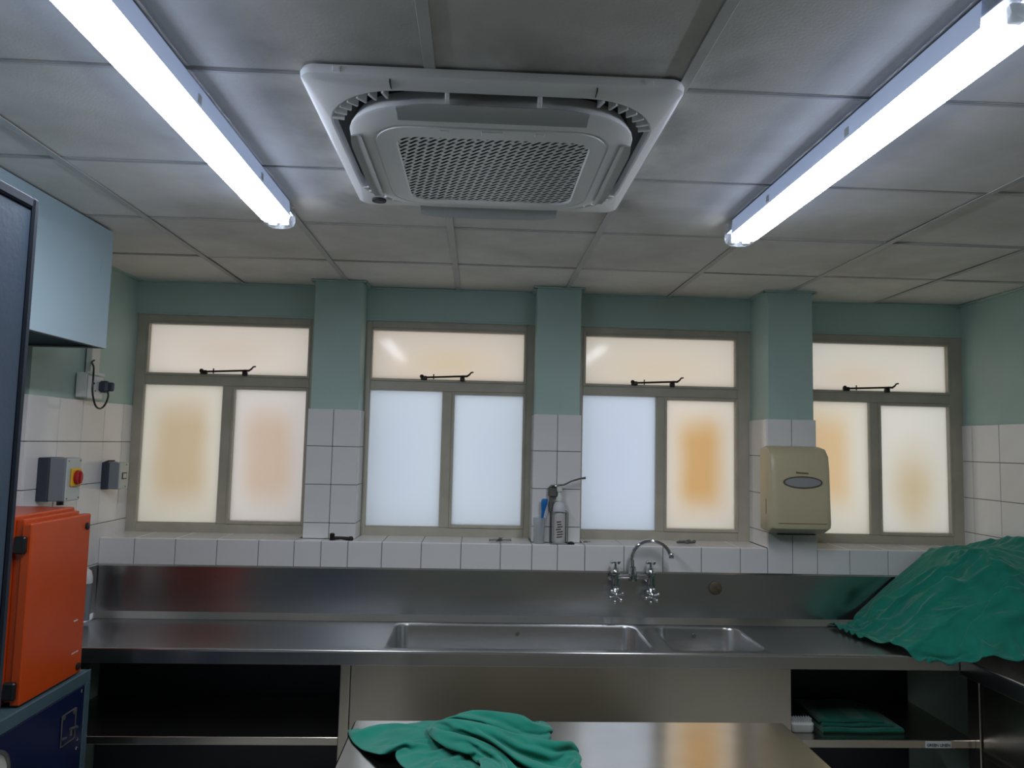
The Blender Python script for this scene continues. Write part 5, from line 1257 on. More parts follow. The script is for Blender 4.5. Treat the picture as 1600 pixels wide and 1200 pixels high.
6,5,9,-1,-10,-7,7,-1,-2,6,2,10,11,6,13,-14,-4,7,9,7,12,4,-17,5,-5,1,5,1,8,4,3,-13,0,0,7,2,5,1,-5,-4,-2,-1,-4,-2,-2,-2,7,9,-4,-13,-8,6,-10,0,-1,-7,-7,-6,-6,-6,-4,-5,-2,-1,-1,1,0,0,0,1,9,-11,
22,-13,-1,12,-11,9,-7,-1,5,-3,11,-3,10,18,3,-10,5,8,-6,2,9,9,-4,1,5,0,5,5,-4,-9,13,-1,0,4,6,-2,-4,0,6,-8,-7,-6,3,1,0,-7,-4,14,8,-16,-6,-3,6,0,-9,-9,-8,-7,-3,-4,-9,-5,-3,-3,3,4,5,4,1,-3,-2,-13,
29,-15,1,-4,6,4,-12,0,-3,14,6,-5,6,12,4,8,-6,6,3,-4,4,8,-6,9,7,-3,-4,13,3,-6,9,0,4,5,-6,5,-5,-8,11,-8,-10,-3,1,2,7,-14,-1,1,9,-3,-3,7,4,-3,-10,-10,-9,-6,-9,-7,-5,-5,-4,-2,1,6,8,9,-5,4,-12,-13,
25,-11,-1,7,-5,-7,0,3,2,6,-3,-2,2,9,13,9,1,-5,11,-6,2,11,5,-2,9,-12,4,5,0,9,12,10,2,1,-5,-11,-6,-5,5,6,-16,-1,2,3,7,-15,1,-6,-3,12,13,5,-1,-11,-4,-9,-10,-12,-12,0,-4,-4,-3,-3,1,9,11,3,-12,-5,-4,-18,
12,3,1,-9,-3,4,-2,0,5,2,3,0,-1,5,7,12,6,-6,11,7,0,10,9,-12,4,1,9,3,2,10,14,5,2,-7,6,-14,-15,-11,9,7,-8,-10,4,9,1,-15,-4,-10,8,18,16,4,-7,-12,-14,-14,-12,-2,-4,4,-5,-8,-5,-2,6,9,10,3,-15,-15,-5,-11,
20,-6,-8,-2,-1,1,0,-1,7,-1,6,-8,12,7,3,5,-4,5,11,5,-6,10,15,4,-7,13,6,7,3,5,1,13,-1,-1,7,-11,-17,-14,-5,5,-1,3,-7,15,-9,-4,-4,-7,6,19,9,5,-9,-19,-16,-14,-1,7,-5,1,-10,-2,-3,1,1,6,14,-5,-12,-14,-11,-10,
36,-5,-7,-4,0,-2,-1,-4,-6,0,-2,3,4,6,3,4,7,12,-6,8,3,2,10,14,9,9,10,3,6,4,-10,-1,6,5,-9,0,-14,-16,-7,7,-2,-7,15,2,-14,-8,3,-3,11,16,3,-2,0,-19,-18,-5,6,-6,2,-6,-1,1,-2,-3,4,8,7,-10,-15,-12,-9,-10,
37,8,-6,-7,-3,-2,-4,0,-4,-4,-2,-2,-1,1,2,8,9,6,-1,9,3,9,11,15,13,12,11,4,-6,8,-5,-7,-9,-7,0,9,-16,-14,2,3,-5,-8,18,-1,-15,-8,3,2,16,3,-4,11,-8,-19,-13,7,-5,-2,-1,-1,2,4,-2,-2,5,5,0,-17,-8,-1,-15,-15,
36,14,0,-12,3,-9,4,1,-1,-3,-2,-5,-6,0,4,3,6,8,9,6,3,9,4,11,16,10,6,5,-5,1,-10,-5,-10,-11,10,3,6,-14,-12,2,-6,1,10,8,-17,-4,-9,14,8,-8,11,10,-15,-19,-1,6,-2,0,2,0,2,-3,-6,6,5,0,-12,-10,-5,-10,-6,-12,
29,16,7,-3,0,0,-8,-7,3,3,-4,-5,1,5,0,5,7,7,10,3,-5,2,9,6,14,4,-1,3,6,-1,-8,-12,-6,-10,8,11,2,-7,-10,-5,5,3,-3,13,-13,-15,4,-1,2,9,15,2,-18,-14,8,7,-6,7,0,-1,-1,-5,-2,5,6,-12,-11,-3,-16,-6,-12,-10,
18,18,15,7,-8,-1,1,-5,-12,-3,1,-8,9,10,11,7,5,7,7,6,-5,-6,-6,6,15,9,-3,2,-10,0,-1,4,-7,-19,6,7,11,-4,-14,-7,3,12,-10,12,-6,-17,-3,6,4,17,7,-5,-15,-3,11,-1,3,1,-7,4,-4,-6,8,8,-10,-9,-9,-14,-3,-15,-11,10,
14,12,12,14,2,-3,2,-5,-6,-9,-7,10,9,6,12,12,7,2,8,2,-8,-3,-8,-1,1,13,2,-7,-4,-3,-6,2,0,-1,-4,2,15,4,-15,-7,-5,8,-2,4,-9,-6,1,15,9,-4,-3,3,-11,8,6,-1,5,-6,1,-1,-3,7,4,-8,-15,-11,-8,-3,-11,-11,7,-9,
11,8,5,12,9,8,-4,2,3,-7,-4,-5,0,6,19,17,13,-3,-2,11,1,-9,-3,-11,-6,4,7,-8,0,-8,-3,1,10,-11,8,-4,12,6,-2,-12,-12,6,1,-9,-3,0,6,16,10,-15,1,7,-12,11,-7,6,0,6,-5,1,9,1,-11,-9,-15,-3,2,-15,-8,-3,4,-5,
4,6,2,12,8,6,10,7,3,-8,6,-4,-8,9,9,19,18,5,-4,-2,8,-9,-6,-6,-15,-1,5,-8,-4,-3,3,0,6,0,-4,-4,13,6,1,-13,-4,-5,7,-7,-2,-7,16,14,4,-11,3,-6,3,-2,1,-2,1,5,10,0,0,-8,-10,-9,3,-1,-13,-14,-2,3,2,-4,
7,0,-3,6,9,12,10,7,8,2,1,0,0,-5,10,17,19,14,1,-6,-3,1,-13,-5,-9,-15,-1,-1,-13,8,5,-4,-2,1,5,-6,13,6,3,-7,-14,-6,2,6,-7,-2,16,16,0,-10,3,-4,-3,3,-3,-1,-2,9,6,2,-5,-6,-2,-6,-1,-9,-15,-2,3,5,-5,0,
15,-14,8,-3,5,10,16,16,11,7,0,-4,4,-2,-3,15,20,13,13,-6,-2,-9,-14,0,-9,-10,-14,-4,-12,3,1,6,-3,-2,5,6,-4,9,12,-11,-1,-10,-12,-1,7,8,5,18,2,-13,4,-12,6,-7,3,-3,3,15,-3,8,-10,-5,-3,0,-10,-15,-4,5,-4,11,-3,1,
17,-5,-7,-1,7,6,15,15,8,8,9,11,1,-2,-4,4,16,8,16,9,-6,-7,-13,-17,-4,-6,-2,-5,-11,-11,0,0,0,7,-2,9,-7,-1,13,-5,-11,-4,0,-9,9,5,14,14,0,-8,-3,-5,1,-2,6,2,1,5,0,0,4,1,-7,-14,-12,-3,0,0,-2,12,-1,-12,
31,-12,-5,3,7,5,14,12,11,10,10,9,4,-4,-10,-5,16,15,10,3,6,-4,-16,-15,-6,-7,9,-7,-12,-14,-9,-2,3,3,3,1,-7,1,11,-2,-7,-12,-1,6,-6,15,17,4,7,-5,-5,-1,-4,-4,9,4,-3,-4,1,7,-4,5,-12,-9,-10,1,6,-1,-5,12,-1,-12,
28,2,3,2,3,4,13,12,8,7,1,10,11,-3,0,-11,-2,14,6,5,5,9,-5,-16,-14,-12,11,-6,-17,0,-6,-9,-6,3,-2,-7,3,2,4,12,-2,-10,-2,6,-11,11,12,12,-7,9,2,-14,-1,-3,13,-3,-1,4,7,-7,-1,-5,-10,-10,7,-6,6,-2,4,-6,5,-7,
29,10,6,6,-3,2,4,14,11,4,-4,0,13,13,5,-2,-12,-6,0,11,10,6,8,-8,-15,-19,-6,1,-2,-14,5,-2,-4,-8,-7,-7,3,1,10,6,10,-1,-7,-3,-8,6,5,9,0,1,6,-7,-7,3,7,6,6,2,-3,1,-11,-14,-8,0,10,-7,4,-4,2,1,0,0,
30,9,12,6,-2,-4,14,5,5,8,-1,-9,5,12,17,10,-6,-16,-13,10,11,9,2,-2,-5,-11,-14,-14,8,-13,-2,13,-2,-9,0,-9,-5,-4,3,9,15,4,4,-10,-5,-5,8,5,-11,8,-8,5,6,-13,9,12,-1,-6,6,-2,-15,-10,-3,12,-3,-7,4,4,4,-5,1,-7,
35,17,12,-2,-2,4,2,4,-3,8,6,-3,-2,9,9,10,3,-4,-17,-3,10,9,9,6,-7,-13,-14,-12,-1,-2,-1,5,8,-6,-13,1,3,-3,1,9,11,-9,6,-5,6,-5,-4,-10,9,-8,2,12,-6,2,-6,4,2,4,3,-9,-17,-4,10,-1,-4,7,5,-4,-4,6,-2,-8,
46,14,10,8,-2,5,-8,-2,-6,6,-4,-4,4,1,9,12,11,7,-12,-12,6,12,8,4,-5,-5,-11,-19,-9,5,4,7,7,-2,-13,-3,8,-3,7,6,2,-3,3,1,-8,-6,-1,-7,-2,-6,8,12,-8,-8,-2,7,14,-8,-1,-13,-4,6,-1,-4,-3,0,3,0,3,3,-4,-3,
41,15,15,9,8,5,-5,-11,-13,-5,-9,-2,5,6,5,11,13,15,3,-13,-11,6,4,8,-6,-1,-5,-3,-9,-4,2,15,2,5,-14,-7,9,5,-8,14,2,7,2,-8,-7,-5,6,-7,-5,-9,6,-8,-2,3,4,7,-9,-1,-6,-10,2,-2,-1,-1,2,-1,5,-2,1,0,3,-4,
36,17,11,6,8,10,-1,-2,-11,-15,-14,-7,1,5,5,11,15,15,15,1,-11,-12,-1,1,4,7,-7,0,-4,-3,2,10,8,-6,0,-11,-2,5,-6,12,9,6,2,-5,-4,0,4,-5,-4,-9,-7,-15,-5,3,9,8,-2,-8,-13,-7,-1,-1,4,2,5,0,-2,2,-4,7,-3,-4,
33,18,13,4,4,9,-1,-1,-1,-9,-15,-15,-7,0,6,9,14,15,16,13,3,-14,-6,-8,1,12,7,-3,-1,-1,3,5,-3,-6,8,-15,1,-4,-4,14,0,11,1,-10,9,10,-1,-8,-10,-5,-5,-7,-11,1,-8,14,-5,-9,-3,-11,8,3,-6,7,-2,1,3,-8,6,1,-4,1,
31,19,13,5,3,-2,-8,0,1,2,-1,-12,-16,-6,1,4,15,15,14,12,11,1,-7,3,-9,-3,12,13,0,-7,-5,5,0,-3,6,-15,-13,7,3,1,1,12,0,-6,-6,7,6,-1,1,-6,-6,-15,2,-14,1,0,3,-15,-7,-8,2,3,3,3,4,3,-4,1,0,2,0,-1,
28,19,15,3,-7,-4,-7,4,2,-1,6,1,-9,-14,-3,-1,5,14,15,15,14,14,4,-7,0,-9,3,9,15,-7,-10,-1,-9,5,5,-17,-8,-2,12,1,2,14,-5,3,-13,-1,-3,5,-1,0,-2,-4,-5,-3,-1,-9,-7,-13,-5,-11,5,6,-1,8,-4,4,2,-3,6,-5,6,-9,
27,17,14,-3,-5,-10,-5,-1,1,3,4,3,1,8,-3,-5,-4,1,11,16,18,17,8,8,-5,-5,-2,5,1,6,-1,-12,-8,0,8,-14,-14,5,0,14,6,-2,1,-5,4,-2,-4,-10,4,0,-7,4,9,-3,-12,-6,-12,-6,-20,-3,10,6,-8,3,-2,5,-1,10,-6,4,-3,3,
26,16,12,-3,-3,-10,-8,-6,-3,1,2,7,8,11,9,2,-2,-3,-1,8,16,16,14,14,4,0,-1,-5,2,3,0,-6,-14,-7,4,-5,-14,3,11,4,5,4,-4,-1,-4,-13,-7,-2,1,10,8,6,-7,1,1,-8,-13,-16,-17,-6,1,2,-4,11,-1,3,6,-3,-1,0,4,-7,
19,15,12,7,-5,-7,-5,-5,-3,-4,-11,2,9,12,10,8,7,3,-4,11,12,15,8,5,14,13,0,0,-9,-2,1,-4,-6,-14,-1,5,-15,0,4,-2,10,-2,0,-4,-11,-10,-2,6,11,9,8,-9,9,7,-5,-7,-16,-18,-10,-7,-12,3,-4,-4,3,9,-3,11,-9,3,9,-15,
9,11,14,5,1,1,-2,-1,2,-4,-11,-11,4,7,5,9,7,10,13,12,4,7,7,8,11,12,13,6,-4,-12,-8,-2,-1,-5,-10,6,-9,-9,13,-7,-5,-2,1,-7,-3,7,0,0,4,11,3,4,7,2,1,-14,-12,-19,-16,-12,-6,-2,-3,3,6,-5,2,2,6,0,-1,-11,
10,11,6,-1,2,-5,1,5,2,-2,5,-11,-3,9,-5,3,9,12,8,15,13,13,12,10,12,10,0,8,7,-6,-10,-11,-5,-2,-8,-3,1,-12,1,8,-11,-6,-3,-13,11,8,3,-1,5,13,4,12,1,0,0,-12,-17,-18,-20,-12,-7,-3,3,6,-10,-2,1,12,-1,-2,-4,-7,
2,12,0,0,-1,0,1,1,1,3,1,7,-7,11,-2,-1,0,8,14,10,11,14,15,11,10,11,12,7,-4,5,-1,-6,-12,-3,-6,-15,1,-2,-14,9,6,-5,-16,-3,-7,2,10,11,6,12,13,-3,-5,0,-3,0,-11,-20,-20,-18,-5,0,8,3,-13,3,4,-1,-10,8,-10,-4,
5,8,-8,2,-1,1,-3,3,-2,3,-2,6,6,7,5,3,3,1,4,11,11,12,13,15,11,5,9,11,5,4,3,1,-8,-4,-10,-10,-14,1,-8,-7,8,-2,-5,-9,-4,7,13,8,8,1,7,2,-6,-9,5,-2,-10,-15,-19,-16,-4,3,4,7,-9,2,-2,1,-9,-7,-4,7,
2,2,-1,13,2,-13,0,6,4,-7,-4,6,-6,4,6,4,7,8,10,13,11,10,8,6,10,13,10,2,8,4,10,6,0,-3,-8,-15,-14,-14,5,-6,-10,-3,1,-1,7,5,13,1,-4,7,5,2,-10,-8,-2,1,3,-21,-20,-1,-5,4,-7,13,0,-1,-1,-10,-9,-14,-4,1,
17,-7,-6,14,4,-10,-11,10,-6,8,0,-6,-5,3,4,4,5,4,9,10,12,8,9,15,11,8,5,5,6,4,7,7,8,6,-2,-12,-17,-12,-14,0,-5,-3,-1,13,0,7,8,4,4,-2,5,-9,0,-3,-10,-6,4,-13,-11,-6,-5,-4,-2,6,2,5,-12,-13,-9,1,2,-11,
26,-1,-11,12,-11,-9,3,-1,0,4,-6,2,0,2,4,6,6,7,7,8,8,10,11,11,11,2,-4,4,4,3,6,7,7,8,9,0,-16,-17,-2,-10,-8,-8,9,13,10,6,5,1,1,6,-2,1,-7,-7,-6,-1,-8,-15,-7,-9,-8,7,-2,-9,2,7,-10,-10,-14,-9,10,-5,
33,-9,-7,-2,-6,0,12,0,-7,1,-1,4,6,4,4,3,4,8,9,9,9,10,9,8,8,5,-4,2,3,5,-2,1,3,3,6,8,-5,-16,-5,-7,-16,3,-3,10,10,7,6,4,7,6,3,-7,-7,-5,-1,2,-9,-14,-15,-4,-13,2,0,3,-5,-10,-5,-14,-13,6,-1,8,
31,-14,-11,-3,4,11,13,2,-4,-2,4,3,4,1,4,8,5,8,7,8,9,9,9,8,7,6,0,4,2,2,-1,3,4,2,-1,-5,-7,-11,-18,0,-9,-9,-3,9,8,11,12,10,10,7,2,1,-7,-2,-9,-9,-4,-4,-14,-12,-6,2,2,-9,-7,-10,-12,-9,-8,7,-2,5,
25,-14,1,3,5,12,12,6,-3,-8,-12,3,3,4,6,7,11,13,13,10,9,7,5,7,9,7,6,4,2,0,0,2,0,-5,-4,-4,-2,-15,-15,-13,-4,-11,3,-3,7,8,14,16,9,13,5,-6,4,0,-12,-3,-17,-8,2,-11,-8,2,-2,-8,-6,-15,-18,-7,7,-8,3,-3,
8,-1,10,9,5,7,7,1,-8,-5,-2,3,4,6,8,9,10,10,11,10,9,11,9,8,5,4,4,5,6,5,2,0,-1,-1,-4,-4,-10,-16,-16,-10,-13,-5,4,3,3,3,9,9,9,10,2,-1,-2,-1,7,-6,-7,-5,-10,-6,-7,2,-5,-10,-14,-18,-18,-1,10,-6,1,-7,
7,11,10,12,5,1,5,-2,-4,0,2,4,0,7,8,9,9,10,10,10,10,10,9,9,7,5,0,1,4,4,2,4,3,-2,-5,-13,-15,-13,-18,-15,-3,5,6,3,2,4,5,9,6,6,1,-4,-1,-1,0,-2,-3,2,-4,-9,-10,-14,-5,-2,-14,-20,-6,-5,3,-9,-1,4,
23,7,6,11,10,7,3,-1,-6,-8,2,3,7,3,4,3,5,12,11,11,9,10,10,9,7,7,7,6,6,4,3,1,-4,-7,-12,-13,-13,-9,-15,-14,1,5,14,7,2,2,4,4,8,3,1,2,0,-3,-1,-2,-1,-6,-13,-4,-15,-15,-12,2,-13,-5,-9,-17,-2,6,-1,-6,
33,8,7,7,6,4,1,-1,-3,-9,-2,7,1,3,1,3,8,9,10,9,9,9,7,7,10,10,12,11,12,2,-1,-4,-7,-3,-13,-10,-11,-9,-14,-8,8,3,8,13,7,-1,1,12,3,-3,-2,1,4,-1,-4,-2,-4,-4,-8,-11,-19,-20,-12,-5,-11,-7,1,-6,-6,1,5,-2,
24,15,9,4,0,-3,6,1,-1,-2,-4,-1,8,1,1,6,4,3,6,9,10,11,14,16,14,14,13,8,0,0,-5,-7,6,-11,-11,-7,-10,-11,-14,-1,14,2,3,7,16,9,-3,2,7,8,0,-5,-7,-8,-8,-6,-5,-2,3,-8,-18,-16,-17,-18,-11,-8,-4,5,11,-2,3,-6,
14,14,2,9,8,-6,-6,1,1,0,0,-1,0,3,3,6,6,9,13,13,15,15,16,15,13,9,6,2,0,-4,-4,7,-7,-9,-6,-13,-6,-10,-8,-3,19,1,4,0,16,11,7,-6,-3,9,9,1,-5,-6,-8,-10,-12,-10,-5,-7,-10,-15,-11,-11,-11,-18,-4,0,6,12,7,1,
5,16,-3,6,14,-5,-7,-8,-1,0,2,5,0,4,7,12,13,13,13,15,16,15,13,10,7,11,3,-4,-3,2,5,-4,-5,-7,-15,-8,-1,-12,2,-5,17,3,5,-4,15,7,10,-2,-2,-4,11,9,0,-9,-8,-4,-8,-13,-10,-7,-14,-14,-14,-15,-11,-9,-1,-4,13,15,9,-11,
11,5,9,-1,2,-1,8,-17,1,-3,-4,4,8,11,13,14,13,13,13,14,12,6,6,11,13,8,-6,1,5,-1,-2,-4,-7,-8,-13,-2,-2,-8,5,-3,15,12,-4,-6,15,2,7,7,-3,-5,0,13,7,0,-10,-12,-3,-1,-11,-11,-17,-19,-17,-16,-17,-2,12,-1,12,3,2,6,
3,11,16,10,-8,-1,6,-18,1,-1,-1,11,7,11,13,13,14,13,7,3,7,7,13,15,5,-5,6,1,3,-3,-6,-3,6,-6,-12,-2,-13,-5,9,1,15,13,-8,-13,11,9,1,7,5,-4,-9,7,12,6,-2,-8,-9,-5,-8,-13,-20,-17,-18,-17,-15,-4,7,9,1,-1,5,-4,
8,13,15,8,7,-3,-9,-16,7,-6,1,9,14,14,13,13,11,1,-1,8,9,10,15,3,-5,10,-2,5,-1,-7,-2,8,11,-12,-12,-6,-14,4,6,5,14,12,-13,-17,14,12,2,-4,11,-1,-7,-7,13,9,4,-1,-6,-14,-7,-6,-19,-19,-18,-15,-15,-14,-5,11,7,-8,5,8,
6,13,10,9,17,6,-16,-10,6,-10,5,11,15,12,6,8,6,5,13,8,8,6,-2,-4,5,0,3,4,-6,0,7,13,-1,-10,-5,-15,-10,13,-4,14,8,13,-15,-18,7,10,10,-8,4,8,0,-8,1,10,6,3,0,-6,-11,-16,-14,-16,-15,-17,-11,-10,-9,5,0,-4,1,9,
9,-1,10,12,18,10,-8,2,1,-14,3,14,14,-2,5,10,13,15,3,5,8,-4,-8,8,0,-4,10,-6,-2,5,17,3,-3,-2,-12,-14,-3,17,-6,11,5,10,-9,-18,-4,9,14,1,-9,7,7,-4,-5,7,9,2,1,2,-7,-19,-19,-19,-12,-8,-18,-3,5,2,-4,-4,-1,-2,
3,2,7,12,10,8,-3,11,-1,2,4,8,-3,6,16,15,13,10,1,3,-7,-10,3,-1,-4,9,-2,-5,3,18,7,8,-11,-2,-7,-8,-4,13,-10,9,2,11,1,-15,-14,13,8,8,-6,-7,8,5,-8,0,11,4,3,4,-8,-10,-18,-20,-7,-11,-18,-11,5,14,3,-10,-4,5,
4,7,-3,10,3,16,6,1,12,7,-2,-5,8,15,16,12,10,6,0,-9,-11,-2,4,-8,0,5,-7,3,13,10,15,-5,-6,-1,-10,-8,-6,11,-10,6,3,11,5,-10,-6,5,0,12,0,-9,-3,8,0,-9,9,6,5,6,-3,-14,-9,-9,-8,-18,-14,-10,3,8,2,-5,-1,-7,
7,-6,12,3,7,4,11,6,15,-2,-10,12,16,15,17,13,3,-9,-1,-9,-12,10,-11,-3,5,-8,-2,12,4,19,6,5,-10,-12,2,-14,0,-2,-1,-2,7,9,6,2,-6,-3,0,11,5,-8,-11,4,6,-1,-6,6,4,7,9,-12,-18,-2,1,-9,-14,-15,-6,7,-1,-8,-1,-3,
9,0,-6,4,8,-1,10,14,13,-3,5,14,17,17,14,5,-11,-3,-5,-8,3,-4,-3,0,-11,-6,6,5,17,15,7,-9,-9,1,-10,-9,-5,-1,-8,-1,8,9,5,4,-7,8,-1,8,3,1,-12,-8,7,5,-8,3,4,5,8,4,-13,-16,1,0,-7,-6,-16,0,-9,-3,-3,-3,
18,-14,6,4,5,-10,11,11,10,6,13,14,18,16,5,-8,-3,-8,-5,-6,2,-6,2,-9,-8,1,5,14,19,11,-4,-6,-10,-2,-9,-10,-7,-3,-6,-5,10,9,4,5,-6,9,8,5,-4,4,-3,-14,4,1,-4,-1,7,5,7,2,3,-14,-9,-1,0,3,-9,-10,-10,-8,-7,5,
12,3,0,8,0,-8,6,0,11,16,17,16,16,4,-3,-7,-2,-10,-7,5,-6,-1,-1,-9,1,-2,15,14,8,5,-8,-3,-7,-7,-7,-9,3,-11,-4,0,-3,11,1,4,7,1,6,9,-4,-2,5,-9,-4,12,-5,-7,0,6,8,5,-1,2,-14,-3,0,-3,-5,-8,-12,-7,6,-3,
12,14,1,-6,5,-5,-4,-5,10,18,19,18,12,-3,-3,4,-3,-13,-9,0,-5,-2,1,11,8,-8,6,2,2,6,-4,-6,-7,-8,1,-9,-5,2,5,-15,-2,5,6,0,7,-1,7,10,1,-8,4,1,-6,7,9,-6,-4,-6,7,9,1,-3,-6,-6,-6,-6,-5,-4,-6,3,-1,-9,
25,5,8,-1,-12,-16,-1,-2,7,20,20,15,7,-4,13,6,-17,-13,-12,0,-5,1,13,8,19,0,-17,0,-9,5,-1,-5,-8,-8,9,-5,2,8,-7,-18,-5,12,-6,-2,9,-1,11,3,1,-3,-2,8,-4,2,10,8,-7,2,-9,6,6,-13,-7,-6,-4,-5,-4,-3,-1,-3,-1,0,
32,-1,0,-7,-11,-5,-2,-2,4,18,14,13,7,12,13,-10,-11,-15,-4,-6,-3,14,9,-1,14,11,-5,-12,-9,-10,-5,-1,2,-6,12,9,-4,-7,-3,-15,-2,-5,-4,-1,15,1,-3,10,-2,-6,3,3,10,4,3,0,4,3,-1,-4,-3,-6,-10,-12,-5,-4,-3,1,1,0,-2,2,
21,-1,0,-10,-1,0,-4,-4,2,18,8,10,13,16,5,-11,-11,-7,-11,0,6,15,8,10,1,2,-3,-8,-15,-7,-12,3,2,9,4,4,-3,-6,-7,-13,3,1,-2,-13,13,6,-12,10,6,-9,7,4,-3,4,2,1,7,-2,-2,-4,0,3,-6,-8,-12,0,5,3,4,-2,-6,6,
16,0,-8,-2,-1,1,0,-6,6,5,8,14,10,13,1,-8,0,2,-18,1,16,10,-2,9,-2,-1,1,-11,-15,-10,1,9,-10,3,6,-2,6,0,-16,-8,-3,-2,7,-8,-1,11,-9,0,7,9,7,1,-17,4,4,1,0,0,-3,-1,0,5,5,1,-9,0,-6,8,4,-6,3,-2,
23,-15,-7,8,-1,4,-8,9,-1,3,2,11,5,8,0,2,2,5,-8,0,11,6,1,5,6,-9,-9,2,-16,-13,5,-2,-2,-1,-1,-3,9,2,-8,-10,-5,-5,11,-3,-2,3,4,-11,0,12,6,5,-12,-1,-5,2,-5,2,4,8,-4,-1,7,4,7,1,2,-5,-4,6,-3,3,
14,-12,6,1,-1,-1,0,6,8,1,3,-6,-1,11,11,-7,4,7,12,-5,4,15,6,8,-3,-12,-18,-1,4,-17,-13,-8,0,2,-6,8,-1,17,-6,-20,-3,8,-11,0,0,0,2,-1,7,-8,4,6,8,-8,-8,0,-4,5,-2,8,-2,-4,5,1,11,0,9,12,2,-11,4,2]
